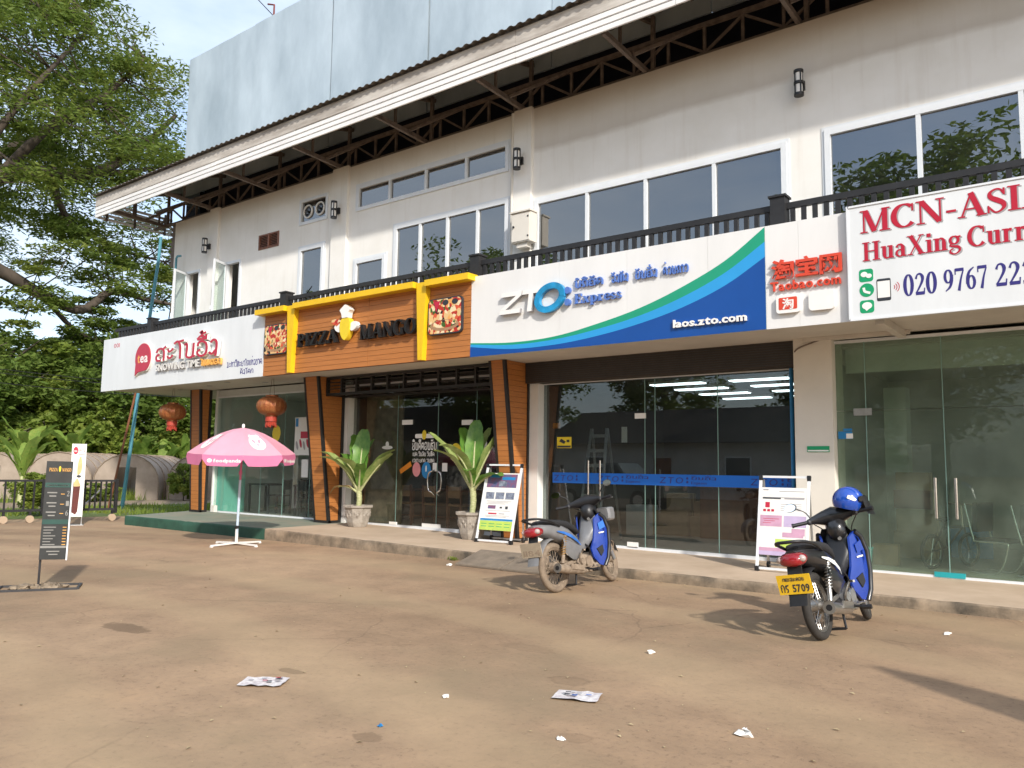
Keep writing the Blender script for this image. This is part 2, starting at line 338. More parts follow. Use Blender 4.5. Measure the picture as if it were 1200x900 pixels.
def _wall(n, b, k, new):
    # painted render; brown stain edge with a darker zone above it on the right half, brown run-off at the very top
    t = new('ShaderNodeTexCoord').outputs['Object']; sp = new('ShaderNodeSeparateXYZ'); k(t, sp.inputs[0])
    z0 = noise(new, k, t, 1.1, 6, .6); r0 = ramp(new, [(.3, (.80, .78, .73)), (.65, (.88, .865, .83))]); k(z0.outputs['Fac'], r0.inputs['Fac'])
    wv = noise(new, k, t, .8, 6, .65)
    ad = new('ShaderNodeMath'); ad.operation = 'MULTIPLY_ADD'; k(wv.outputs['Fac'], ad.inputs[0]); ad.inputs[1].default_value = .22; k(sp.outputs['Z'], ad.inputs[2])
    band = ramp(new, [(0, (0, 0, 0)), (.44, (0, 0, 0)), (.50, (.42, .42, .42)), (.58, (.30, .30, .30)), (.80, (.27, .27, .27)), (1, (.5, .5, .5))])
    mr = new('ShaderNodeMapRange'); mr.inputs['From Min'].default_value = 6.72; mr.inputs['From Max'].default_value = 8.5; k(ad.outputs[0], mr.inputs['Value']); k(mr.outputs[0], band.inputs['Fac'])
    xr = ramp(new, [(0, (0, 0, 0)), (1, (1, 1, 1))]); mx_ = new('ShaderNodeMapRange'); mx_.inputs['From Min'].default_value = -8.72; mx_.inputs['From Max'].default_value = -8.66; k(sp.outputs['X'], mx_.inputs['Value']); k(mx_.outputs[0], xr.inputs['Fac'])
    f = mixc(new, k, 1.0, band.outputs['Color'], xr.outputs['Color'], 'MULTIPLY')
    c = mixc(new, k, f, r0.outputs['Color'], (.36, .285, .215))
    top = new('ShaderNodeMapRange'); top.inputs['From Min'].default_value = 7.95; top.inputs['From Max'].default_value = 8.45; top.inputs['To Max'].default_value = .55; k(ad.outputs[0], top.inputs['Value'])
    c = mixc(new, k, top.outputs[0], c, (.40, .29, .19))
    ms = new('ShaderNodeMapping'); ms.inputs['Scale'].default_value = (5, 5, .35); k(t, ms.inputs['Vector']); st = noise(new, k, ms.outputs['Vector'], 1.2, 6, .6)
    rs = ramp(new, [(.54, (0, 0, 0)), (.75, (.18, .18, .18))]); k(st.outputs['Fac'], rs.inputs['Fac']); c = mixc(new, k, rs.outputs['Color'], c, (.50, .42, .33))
    k(c, b.inputs['Base Color']); b.inputs['Roughness'].default_value = .8
    g = noise(new, k, t, 60, 4); bp = new('ShaderNodeBump'); bp.inputs['Strength'].default_value = .15; bp.inputs['Distance'].default_value = .01; k(g.outputs['Fac'], bp.inputs['Height']); k(bp.outputs['Normal'], b.inputs['Normal'])
custom('render_wall', _wall)
def _pizza(n, b, k, new):
    t = new('ShaderNodeTexCoord').outputs['Object']
    v = new('ShaderNodeTexVoronoi'); v.inputs['Scale'].default_value = 16; k(t, v.inputs['Vector'])
    sc = new('ShaderNodeSeparateColor'); k(v.outputs['Color'], sc.inputs[0])
    r = ramp(new, [(0, (.45, .03, .02)), (.22, (.72, .48, .22)), (.45, (.62, .10, .04)), (.6, (.80, .66, .42)), (.78, (.05, .12, .02)), (.86, (.02, .015, .015)), (.93, (.75, .36, .10))], 'CONSTANT'); k(sc.outputs[0], r.inputs['Fac'])
    k(r.outputs['Color'], b.inputs['Base Color']); b.inputs['Roughness'].default_value = .35
custom('pizza_print', _pizza)
def leafmat(name, a, c2, c3):
    def f(n, b, k, new):
        t = new('ShaderNodeTexCoord').outputs['Object']; z = noise(new, k, t, .55, 4, .6); z2 = noise(new, k, t, 6, 3, .6)
        r = ramp(new, [(.3, c2), (.5, a), (.72, c3)]); mm = mixc(new, k, .45, z.outputs['Fac'], z2.outputs['Fac']); k(mm, r.inputs['Fac'])
        k(r.outputs['Color'], b.inputs['Base Color']); b.inputs['Roughness'].default_value = .55; b.inputs['Specular IOR Level'].default_value = .3
        o = n.nodes['Material Output']; tl = new('ShaderNodeBsdfTranslucent'); ms = new('ShaderNodeMixShader'); ms.inputs[0].default_value = .5
        k(r.outputs['Color'], tl.inputs['Color']); k(b.outputs[0], ms.inputs[1]); k(tl.outputs[0], ms.inputs[2]); k(ms.outputs[0], o.inputs['Surface'])
    custom(name, f)
leafmat('leaf_rain', (.145, .205, .036), (.08, .135, .025), (.27, .28, .055))
leafmat('leaf_wood', (.155, .23, .045), (.09, .155, .03), (.27, .30, .065))
leafmat('leaf_bright', (.22, .29, .05), (.13, .21, .035), (.36, .36, .07))
leafmat('leaf_banana', (.27, .39, .08), (.18, .30, .05), (.45, .46, .11))

# ================================================================== SETTING: ground, road, lawn, pavement
rng = random.Random(7)
def struct(o): o['kind'] = 'structure'; return o
struct(MB().add([(-420, -420, 0), (420, -420, 0), (420, 420, 0), (-420, 420, 0)], [(0, 1, 2, 3)]).build('ground', 'earth'))
struct(MB().add([(-400, -6, .004), (-23.4, 5.6, .004), (-22.5, 11.4, .004), (-20.3, 12.1, .004), (-20.3, 60, .004), (-400, 60, .004)], [(0, 1, 2, 3, 4, 5)]).build('lawn', 'grass_soil'))
pm('road_dirt', (.30, .225, .15), .9, .15, 1.2, bump=.2)
struct(MB().add([(-31.5, -2, .008), (-28.6, 6, .008), (-27.6, 16, .008), (-27.0, 40, .008), (-30.2, 40, .008), (-31.2, 16, .008), (-33.5, 4, .008), (-37, -2, .008)], [(0, 1, 2, 3, 4, 5, 6, 7)]).build('dirt_road', 'road_dirt'))
FX = [-20.5, -14, -12.5, -9, -6, -2, 6]; FZ = [.222, .22, .205, .16, .135, .125, .12]
def ftop(x, y=10.0): return float(np.interp(x, FX, FZ)) + .018 * max(0, min(1, (y - 9.95) / 2.2))
def pavement(name, x0, x1, mat, kmat, xskew=0):
    n = int((x1 - x0) / .16); top = []; face = []
    for i in range(n + 1):
        x = x0 + (x1 - x0) * i / n; j = rng.uniform(-.008, .006); c = rng.uniform(0, .006); chip = .02 if rng.random() < .05 else 0
        zt = ftop(x) - chip * .5
        xb = x - xskew * (1 - i / n)
        face.append([(x, 9.95 + j * .6, -.03), (x, 9.945 + j, zt * .5), (x, 9.95 + j + chip, zt - .018 - c), (x, 9.966 + j + chip, zt)])
        top.append([(x, 9.966 + j + chip, zt), (x, 10.2, ftop(x, 10.2)), (xb, 12.4, ftop(x, 12.4))])
    p = struct(MB().grid(top, True).build(name, mat)); k = MB().grid(face, True).build('kerb', kmat, p, smooth=30)
    return p
pavement('pavement', -13.8, 6, 'concrete', 'kerb')
g = pavement('pavement', -19.35, -13.8, 'green_floor', 'green_paint', .75)
MB().add([(-19.35, 9.95, -.03), (-20.1, 12.4, -.03), (-20.1, 12.4, .24), (-19.35, 9.966, .222)], [(0, 3, 2, 1)]).build('kerb', 'green_paint', g)

# ================================================================== BUILDING
YW = 11.9
B = thing('shophouse', 'long two-storey white shophouse with deep metal eave and grey sheet parapet', 'building', (-9, 12, 0))
B.location = (0, 0, 0)
XL, XR = -21.3, 5.0
def wall_holes(mb, x0, x1, z0, z1, y0, y1, holes):
    xs = sorted({x0, x1} | {h[i] for h in holes for i in (0, 1)}); zs = sorted({z0, z1} | {h[i] for h in holes for i in (2, 3)})
    fill = [[not any(h[0] <= (xs[i] + xs[i + 1]) / 2 <= h[1] and h[2] <= (zs[j] + zs[j + 1]) / 2 <= h[3] for h in holes) for j in range(len(zs) - 1)] for i in range(len(xs) - 1)]
    for i in range(len(xs) - 1):
        for j in range(len(zs) - 1):
            if not fill[i][j]: continue
            a, b, c, d = xs[i], xs[i + 1], zs[j], zs[j + 1]
            mb.add([(a, y0, c), (b, y0, c), (b, y0, d), (a, y0, d)], [(0, 1, 2, 3)]); mb.add([(a, y1, c), (b, y1, c), (b, y1, d), (a, y1, d)], [(3, 2, 1, 0)])
            if i == 0 or not fill[i - 1][j]: mb.add([(a, y0, c), (a, y1, c), (a, y1, d), (a, y0, d)], [(3, 2, 1, 0)])
            if i == len(xs) - 2 or not fill[i + 1][j]: mb.add([(b, y0, c), (b, y1, c), (b, y1, d), (b, y0, d)], [(0, 1, 2, 3)])
            if j == 0 or not fill[i][j - 1]: mb.add([(a, y0, c), (b, y0, c), (b, y1, c), (a, y1, c)], [(3, 2, 1, 0)])
            if j == len(zs) - 2 or not fill[i][j + 1]: mb.add([(a, y0, d), (b, y0, d), (b, y1, d), (a, y1, d)], [(0, 1, 2, 3)])
HOLES = {'a': (-20.54, -19.92, 4.3, 6.74), 'b': (-18.66, -18.04, 4.3, 6.74), 'c': (-15.60, -14.75, 4.3, 6.63), 'd': (-13.62, -12.68, 4.3, 6.04), 'e': (-12.36, -9.30, 4.3, 6.62),
         'strip': (-13.60, -9.31, 7.23, 7.76), 'fan': (-15.64, -14.66, 7.25, 7.82), 'louvre': (-17.28, -16.46, 6.87, 7.25), 'z': (-8.62, -3.96, 4.3, 6.46), 'm': (-3.34, 2.75, 4.3, 6.49)}
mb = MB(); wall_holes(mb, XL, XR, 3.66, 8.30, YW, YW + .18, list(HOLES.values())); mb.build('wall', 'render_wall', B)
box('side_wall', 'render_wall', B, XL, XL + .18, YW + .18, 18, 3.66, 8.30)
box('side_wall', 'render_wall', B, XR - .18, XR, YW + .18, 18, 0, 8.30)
box('back_wall', 'room_wall', B, XL + .18, XR - .18, 17.8, 18, 0, 12.5)
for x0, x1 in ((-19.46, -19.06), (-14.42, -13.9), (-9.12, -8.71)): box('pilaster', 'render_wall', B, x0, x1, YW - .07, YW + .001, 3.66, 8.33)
box('upper_floor', 'room_wall', B, XL + .18, XR - .18, 12.09, 17.8, 3.5, 3.66)
box('upper_ceiling', 'room_light', B, XL + .18, XR - .18, 12.09, 17.8, 8.18, 8.29)
for x in (-17.6, -14.1, -8.9, -3.65): box('partition', 'room_light', B, x - .05, x + .05, 12.09, 17.8, 3.66, 8.18)
# ceiling coffer beams seen through the right-hand upper window
for y in (13.1, 14.2): box('ceiling_beam', 'room_light', B, -3.55, 4.8, y, y + .25, 6.7, 7.0)

def window(x0, x1, z0, z1, mull, gm='glass_upper', y=YW, fw=.055, film=None, trans=None, out=.03):
    m = MB(); ya, yb = y - out, y + .07
    m.box(x0 - .03, x0 + fw, ya, yb, z0 - .03, z1 + .03); m.box(x1 - fw, x1 + .03, ya, yb, z0 - .03, z1 + .03)
    m.box(x0 + fw, x1 - fw, ya + .002, yb, z1 - fw, z1 + .03); m.box(x0 + fw, x1 - fw, ya + .002, yb, z0 - .03, z0 + fw)
    for q in mull: m.box(q - .03, q + .03, ya + .006, yb - .004, z0 + fw, z1 - fw)
    if trans: m.box(x0 + fw, x1 - fw, ya + .01, yb - .006, trans - .025, trans + .025)
    # thin outer rebate line round the frame
    m.box(x0 - .07, x1 + .07, y - .012, y + .004, z1 + .032, z1 + .075)
    m.box(x0 - .07, x0 - .032, y - .012, y + .004, z0, z1 + .03); m.box(x1 + .032, x1 + .07, y - .012, y + .004, z0, z1 + .03)
    w_ = m.build('window', 'white_alu', B)
    e = [x0 + fw] + sum([[q - .03, q + .03] for q in mull], []) + [x1 - fw]
    for i in range(0, len(e), 2):
        box('pane', gm, w_, e[i] - .004, e[i + 1] + .004, y + .02, y + .026, z0 + fw - .004, z1 - fw + .004)
        if film: box('film', 'glass_film', w_, e[i], e[i + 1], y + .034, y + .037, z0 + fw, film)
    return w_
window(*HOLES['z'], (-7.50, -6.33, -5.10))
window(*HOLES['m'], (-2.11, -.90, .32, 1.54))
window(*HOLES['e'], (-11.62, -10.85, -10.05), film=5.66)
window(*HOLES['c'], (), film=5.62)
window(*HOLES['d'], (), film=5.75)
window(*HOLES['strip'], (-12.57, -11.49, -10.37), fw=.05)
for hx in ('a', 'b'):                                                # casements standing open
    x0, x1, z0, z1 = HOLES[hx]; m = MB(); y = YW
    m.box(x0 - .03, x0 + .04, y - .02, y + .07, z0 - .03, z1 + .03); m.box(x1 - .04, x1 + .03, y - .02, y + .07, z0 - .03, z1 + .03); m.box(x0 + .04, x1 - .04, y - .018, y + .07, z1 - .04, z1 + .03)
    w_ = m.build('window', 'white_alu', B)
    wd = x1 - x0 - .06; m = MB(); m.box(0, .05, -.02, .02, z0, z1 - .02); m.box(wd - .05, wd, -.02, .02, z0, z1 - .02); m.box(.05, wd - .05, -.018, .018, z1 - .08, z1 - .02); m.box(.05, wd - .05, -.018, .018, z0, z0 + .06)
    m.box(wd * .93, wd * .99, -.06, -.022, 5.4, 5.5)
    M = Matrix.Translation((x0 + .02, YW - .03, 0)) @ Matrix.Rotation(R(-64), 4, 'Z')
    s_ = m.xf(M).build('sash', 'white_alu', w_)
    MB().box(.045, wd - .045, -.004, .004, z0 + .05, z1 - .07).xf(M).build('pane', 'glass_shop', w_)
# fan vent window
x0, x1, z0, z1 = HOLES['fan']
m = MB(); m.box(x0 - .03, x0 + .04, YW - .03, YW + .06, z0 - .03, z1 + .03); m.box(x1 - .04, x1 + .03, YW - .03, YW + .06, z0 - .03, z1 + .03); m.box(x0 + .04, x1 - .04, YW - .028, YW + .06, z1 - .04, z1 + .03); m.box(x0 + .04, x1 - .04, YW - .028, YW + .06, z0 - .03, z0 + .04)
w_ = m.build('vent_window', 'white_alu', B); box('pane', 'glass_upper', w_, x0 + .04, x1 - .04, YW + .02, YW + .026, z0 + .04, z1 - .04)
for cx in (-15.37, -14.93):
    f = MB().torus((cx, YW, 7.53), .15, .022, 'y', 24, 6).build('fan_ring', 'white_plastic', w_, smooth=60)
    m = MB()
    for a in range(5):
        t = a * 72; m.add([(cx + r * math.cos(R(t + d)), YW + .004 * s, 7.53 + r * math.sin(R(t + d))) for r, d, s in ((.02, -10, 0), (.13, -14, 1), (.13, 22, -1), (.02, 10, 0))], [(0, 1, 2, 3)])
    m.cyl((cx, YW - .03, 7.53), (cx, YW + .01, 7.53), .03, 10); m.build('fan_blades', 'plastic_black', w_)
# wooden louvre
x0, x1, z0, z1 = HOLES['louvre']; xm = (x0 + x1) / 2
m = MB(); 
for a, b in ((x0, x0 + .05), (xm - .03, xm + .03), (x1 - .05, x1)): m.box(a, b, YW - .02, YW + .05, z0, z1)
m.box(x0 + .05, x1 - .05, YW - .018, YW + .05, z0, z0 + .04); m.box(x0 + .05, x1 - .05, YW - .018, YW + .05, z1 - .04, z1)
lv = m.build('louvre_vent', 'wood_dark', B)
for a, b in ((x0 + .05, xm - .03), (xm + .03, x1 - .05)):
    for i in range(7): z = z0 + .05 + i * .042; MB().add([(a, YW - .01, z), (b, YW - .01, z), (b, YW + .04, z + .035), (a, YW + .04, z + .035), (a, YW - .01, z + .012), (b, YW - .01, z + .012), (b, YW + .04, z + .047), (a, YW + .04, z + .047)], [(3, 2, 1, 0), (4, 5, 6, 7), (0, 1, 5, 4)]).build('slat', 'wood_dark', lv)
box('backing', 'void_blue', lv, x0 + .01, x1 - .01, YW + .06, YW + .08, z0, z1)
# downpipes
MB().tube([(-9.16, 11.85, 8.3), (-9.16, 11.85, 3.7)], .035, 10).build('downpipe', 'wall_paint', B, smooth=60)
MB().tube([(-20.62, 11.72, 7.2), (-20.72, 11.68, 7.2), (-20.78, 11.68, 7.15), (-20.80, 11.68, 3.7)], .03, 8).build('downpipe', 'pole_teal', B, smooth=60)
# dark stacked louvre at the left corner under the eave
m = MB()
for i in range(9): z = 7.05 + i * .145; m.add([(-21.52, 11.95, z), (-21.33, 11.95, z), (-21.33, 12.6, z), (-21.52, 12.6, z), (-21.66 + .02 * (i % 3), 11.93, z + .14), (-21.33, 11.93, z + .14), (-21.33, 12.6, z + .14), (-21.66, 12.6, z + .14)], [(3, 2, 1, 0), (4, 5, 6, 7), (0, 1, 5, 4), (2, 3, 7, 6), (3, 0, 4, 7)])
m.build('corner_louvre', 'steel_brown', B)

# ---------------------------------------------------------------- roof, fascia, truss
YF = 10.45; RX0, RX1 = -23.05, 5.0
def roof_z(y): return 9.0 + (y - 10.35) * .27
n = int((RX1 - RX0 + .1) / .05); rows = [[], [], []]
for i in range(n + 1):
    x = RX0 - .06 + i * .05; ph = i % 4; dz = .032 if ph in (0, 1) else 0
    for r, y in enumerate((10.33, 11.6, 13.2)): rows[r].append((x, y, roof_z(y) + dz))
rf = MB().grid(rows).build('roof', 'roof_sheet', B)
fas = box('fascia', 'steel_brown', B, RX0 + .01, RX1, YF + .03, YF + .05, 8.42, 8.96)
segs = []; x = RX0
while x < RX1: segs.append((x, min(RX1, x + 3.0))); x += 3.0
for a, b in segs:
    j = rng.uniform(-.004, .004)
    box('plank', 'fascia_dirty', fas, a + .004, b - .004, YF - .012, YF + .028, 8.715 + j, 8.985 + j * .5)
    for q in range(3):
        z = 8.39 + q * .108 + rng.uniform(-.003, .003); box('plank', 'fascia_white' if q < 2 else 'fascia_white', fas, a + .004, b - .004, YF - .004 * q - .004, YF + .028, z, z + .084)
# left gable slats
gb = box('gable_end', 'steel_brown', B, RX0 - .0, RX0 + .04, 11.55, 11.62, 8.35, 9.3)
for q in range(5): z = 8.39 + q * .115; box('slat', 'fascia_white', gb, RX0 + .005, RX0 + .03, YF + .05, 12.75, z, z + .075)
for y in (YF + .3, 12.5): MB().bar((RX0 + .06, y, 8.36), (RX0 + .06, y, 9.0), .05).build('post', 'steel_brown', gb)
box('purlin', 'steel_brown', B, RX0 + .05, RX1, 11.0, 11.06, 9.05, 9.13)
box('purlin', 'steel_brown', B, RX0 + .05, RX1, 11.75, 11.81, 9.26, 9.34)
box('purlin', 'steel_brown', B, RX0 + .05, RX1, YF + .06, YF + .11, 8.88, 8.96)
YT = 12.02
tr = MB().bar((RX0 + .4, YT, 8.36), (RX1, YT, 8.36), .07, .06).bar((RX0 + .4, YT, 8.88), (RX1, YT, 8.88), .07, .07).build('truss', 'steel_brown', B)
vme = MB().bar((0, 0, 8.39), (0, 0, 8.845), .045).mesh('brace'); dme = MB().bar((0, 0, 8.40), (.66, 0, 8.84), .04).mesh('brace'); eme = MB().bar((0, 0, 8.84), (.66, 0, 8.40), .04).mesh('brace')
for me in (vme, dme, eme): me.materials.append(MATS['steel_brown'])
x = -22.45; i = 0
while x < RX1 - .7:
    link('brace', vme, tr, (x, YT, 0)); link('brace', (dme, eme)[i % 2], tr, (x, YT + .012, 0)); x += .66; i += 1
for k in range(11):
    x = -22.06 + k * 2.62
    m = MB().bar((x, YF + .06, 8.42), (x, YT - .04, 8.36), .065, .09); m.bar((x, YF + .12, 8.46), (x, YF + .12, 8.9), .05); m.bar((x, 11.05, 8.44), (x, 11.05, 9.0), .045)
    m.bar((x, YF + .1, 8.93), (x, 12.6, 9.47), .06, .08); m.build('eave_bracket', 'steel_brown', B)
    MB().bar((x + .05, YF + .95, 8.40), (x + 1.0, YT + .05, 8.9), .05).build('eave_brace', 'steel_brown', B)
    MB().bar((x + .1, YT, 8.3), (x + .1, YT, 9.36), .065).build('truss_post', 'steel_brown', B)
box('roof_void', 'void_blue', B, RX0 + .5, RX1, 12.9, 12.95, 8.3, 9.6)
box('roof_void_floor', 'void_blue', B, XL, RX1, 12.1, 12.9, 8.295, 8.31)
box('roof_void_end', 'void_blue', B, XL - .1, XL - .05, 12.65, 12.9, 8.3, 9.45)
# ---------------------------------------------------------------- sheet-metal parapet
pp = MB().bar((-21.5, 12.35, 9.4), (-21.5, 12.35, 13.2), .08).build('parapet_frame', 'steel_brown', B)
xs_ = [-21.6, -18.36, -15.10, -11.83, -8.53, -5.25, -1.97, 1.31, 4.6]
for a, b in zip(xs_, xs_[1:]):
    j = rng.uniform(-.012, .012); wv = []
    for i in range(13):
        x = a + .010 + (b - a - .020) * i / 12; s = .012 * math.sin(i * 2.1 + a) + (.016 if i % 4 == 0 else 0)
        wv.append([(x, 12.2 + j + s * .5, 9.2), (x, 12.2 + j + s, 11.3), (x, 12.2 + j + s * .3, 13.40)])
    m = MB().grid(wv, True); m.box(a + .011, b - .011, 12.235, 12.27, 9.2, 13.39); m.build('panel', 'parapet', pp, smooth=30)
for q in range(2): box('panel', 'parapet', pp, -21.60, -21.57, 12.28 + q * 2.8, 15.06 + q * 2.8, 9.0, 13.40)
a = thing('antenna_bracket', 'small rusty red bracket sticking up from the grey sheet parapet', 'bracket', (-17.62, 12.26, 13.40))
pm('rust_red', (.22, .05, .035), .7, .2, 10)
MB().tube([(0, 0, -.06), (0, 0, .34), (-.28, 0, .46)], .025, 8).build('bracket_arm', 'rust_red', a)
MB().tube([(0, 0, .02), (-.75, -.05, .78)], .012, 6).build('stay_wire', 'plastic_black', a)

# ---------------------------------------------------------------- balcony slab and soffit
box('balcony_slab', 'soffit', B, -21.98, XR, 10.56, YW + .1, 3.425, 3.655)
box('cantilever_slab', 'soffit', B, -21.98, -19.7, YW + .101, 17.9, 3.43, 3.65)
box('cantilever_slab', 'soffit', B, -19.7, -19.2, YW + .101, 17.9, 3.43, 3.65)
MB().bar((-2.40, 10.58, 3.375), (-2.40, 11.82, 3.375), .10, .095).build('soffit_beam', 'soffit', B)
MB().bar((-3.72, 11.79, 3.395), (-2.3, 11.79, 3.395), .08, .055).build('soffit_moulding', 'soffit', B)
for x, y in ((-20.9, 11.0), (-19.9, 11.5), (-18.2, 11.3), (-17.0, 11.0), (-16.2, 11.5)): MB().cyl((x, y, 3.418), (x, y, 3.44), .07, 14).build('downlight', 'print_grey', B)
# ---------------------------------------------------------------- ground floor: walls, pillars, rooms
box('pillar', 'wall_paint', B, -3.87, -3.33, 11.8, 12.35, .0, 3.424)
box('pillar_return', 'box_card', B, -3.93, -3.872, 11.98, 12.3, .0, 3.1)
box('jamb', 'white_paint', B, -8.83, -8.62, 12.02, 12.3, .0, 3.05)
box('jamb', 'white_paint', B, -13.985, -13.86, 12.05, 12.3, .0, 3.3)
box('jamb', 'white_paint', B, -19.24, -19.19, 12.15, 12.3, .0, 3.42)
box('jamb', 'mint', B, -19.18, -18.86, 12.27, 12.9, .0, 2.0)
box('header', 'room_light', B, -19.2, -14.0, 12.2, 12.3, 3.25, 3.424)
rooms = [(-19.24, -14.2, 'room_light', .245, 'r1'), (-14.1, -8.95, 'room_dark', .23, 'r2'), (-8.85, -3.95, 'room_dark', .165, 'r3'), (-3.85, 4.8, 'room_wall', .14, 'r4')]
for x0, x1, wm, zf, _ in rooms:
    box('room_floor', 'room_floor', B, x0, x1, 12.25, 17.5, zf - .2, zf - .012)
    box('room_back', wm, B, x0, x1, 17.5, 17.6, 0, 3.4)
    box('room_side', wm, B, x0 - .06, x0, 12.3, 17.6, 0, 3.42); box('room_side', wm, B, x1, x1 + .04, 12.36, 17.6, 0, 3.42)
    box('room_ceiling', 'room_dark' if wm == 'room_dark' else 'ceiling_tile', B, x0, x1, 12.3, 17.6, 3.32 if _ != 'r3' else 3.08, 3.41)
box('bulkhead', 'room_light', B, -3.33, 4.8, 12.5, 12.6, 2.96, 3.32)
box('inner_column', 'room_light', B, -3.38, -3.03, 15.0, 15.35, .12, 2.96)
box('curtain', 'curtain', B, -13.8, -12.65, 12.55, 12.6, .24, 3.2)

def shopfront(x0, x1, z0, z1, y, seams, gm, rail=.03, transom=None):
    s_ = MB().box(x0, x1, y - .03, y + .03, z0 - .04, z0 + rail).build('shopfront', 'white_alu', B); MB().box(x0, x1, y - .03, y + .03, z1 - .03, z1 + .01).build('head_rail', 'white_alu', s_); e = [x0] + list(seams) + [x1]
    for a, b in zip(e, e[1:]):
        zz = [z0 + rail, transom, z1 - .03] if transom else [z0 + rail, z1 - .03]
        for c, d in zip(zz, zz[1:]): box('pane', gm, s_, a + .006, b - .006, y - .005, y + .005, c + .004, d - .004)
    m = MB()
    for q in seams: m.box(q - .006, q + .006, y - .0065, y + .0065, z0 + rail, z1 - .03)
    m.build('glass_edge', 'pane_edge', s_)
    return s_
pm('pane_edge', (.22, .36, .32), .3, .05, 4)
tea_f = shopfront(-19.19, -14.42, .245, 3.25, 12.2, (-17.2, -16.3, -15.3), 'glass_shop')
piz_f = shopfront(-13.86, -9.14, .235, 3.3, 12.22, (-12.45, -11.28, -10.25), 'glass_pizza')
zto_f = shopfront(-8.62, -3.93, .17, 3.06, 12.2, (-6.52, -6.33, -5.22), 'glass_dark')
mcn_f = shopfront(-3.33, 4.8, .14, 3.36, 11.97, (-2.93, -1.96, -.98, .2, 2.4), 'glass_green', transom=2.36)
def clamp(par, x, z, w_=.2, h=.09, y=12.2, mat='white_plastic'): box('patch_fitting', mat, par, x - w_ / 2, x + w_ / 2, y - .03, y - .007, z - h / 2, z + h / 2)
clamp(zto_f, -6.6, 2.4); clamp(zto_f, -6.75, .23); clamp(piz_f, -12.15, 2.42, .3, .1, 12.22); clamp(piz_f, -10.48, 2.38, .28, .1, 12.22); clamp(piz_f, -11.4, .30, .5, .07, 12.22); clamp(piz_f, -12.5, .29, .22, .06, 12.22)
clamp(mcn_f, -2.97, 2.34, .24, .1, 11.97, 'steel'); clamp(mcn_f, -.95, 2.34, .2, .1, 11.97, 'steel'); box('patch_fitting', 'bin_teal', mcn_f, -2.14, -1.78, 11.93, 11.963, .15, .215)
for x, z0, z1, y in ((-2.08, .91, 1.44, 11.9), (-1.84, .91, 1.44, 11.9), (-7.60, 1.02, 1.64, 12.13), (-7.36, 1.02, 1.64, 12.13)):
    MB().cyl((x, y, z0), (x, y, z1), .022 if y < 12 else .016, 12).cyl((x, y, z0 + .08), (x, y + .06, z0 + .08), .01).cyl((x, y, z1 - .08), (x, y + .06, z1 - .08), .01).build('door_handle', 'chrome', mcn_f if y < 12 else zto_f, smooth=40)
for s in (-1, 1):
    pts = smooth_pts([(-11.28 + s * .06, 12.21, .92), (-11.28 + s * .08, 12.14, .98), (-11.28 + s * .16, 12.14, 1.02), (-11.28 + s * .19, 12.14, 1.2), (-11.28 + s * .16, 12.14, 1.36), (-11.28 + s * .08, 12.14, 1.4), (-11.28 + s * .06, 12.21, 1.42)], 4)
    MB().tube(pts, .016, 8).build('door_handle', 'chrome', piz_f, smooth=50)
MB().tube([(-4.02, 12.14, .17), (-4.02, 12.14, 3.06)], .03, 8).build('blue_post', 'sticker_blue', zto_f, smooth=50)
# roller shutter housing
sh = box('shutter_box', 'shutter_brown', B, -8.83, -3.89, 11.9, 12.18, 3.045, 3.424)
m = MB()
for r_ in range(9):
    z = 3.075 + r_ * .038; m.box(-8.82, -3.90, 11.893, 11.901, z, z + .016)
m.build('shutter_ribs', 'steel_dark', sh); box('shutter_cap', 'shutter_brown', sh, -3.888, -3.84, 11.88, 12.2, 3.03, 3.42)
# black transom grille over the pizza shopfront
gr = MB().box(-13.98, -9.2, 11.5, 11.56, 3.0, 3.06).box(-13.98, -9.2, 11.5, 11.56, 3.36, 3.41).build('transom_grille', 'black_paint', B)
for k in range(11):
    x = -13.95 + k * .472; box('bar', 'black_paint', gr, x - .022, x + .022, 11.49, 11.57, 3.061, 3.359)
    MB().bar((x, 11.56, 3.03), (x, 12.2, 3.03), .04).build('arm', 'black_paint', gr)
for z in (3.14, 3.21, 3.28): box('bar', 'black_paint', gr, -13.97, -9.21, 11.517, 11.543, z, z + .02)
box('ledge', 'black_paint', gr, -13.98, -9.2, 11.95, 12.19, 3.0, 3.04)
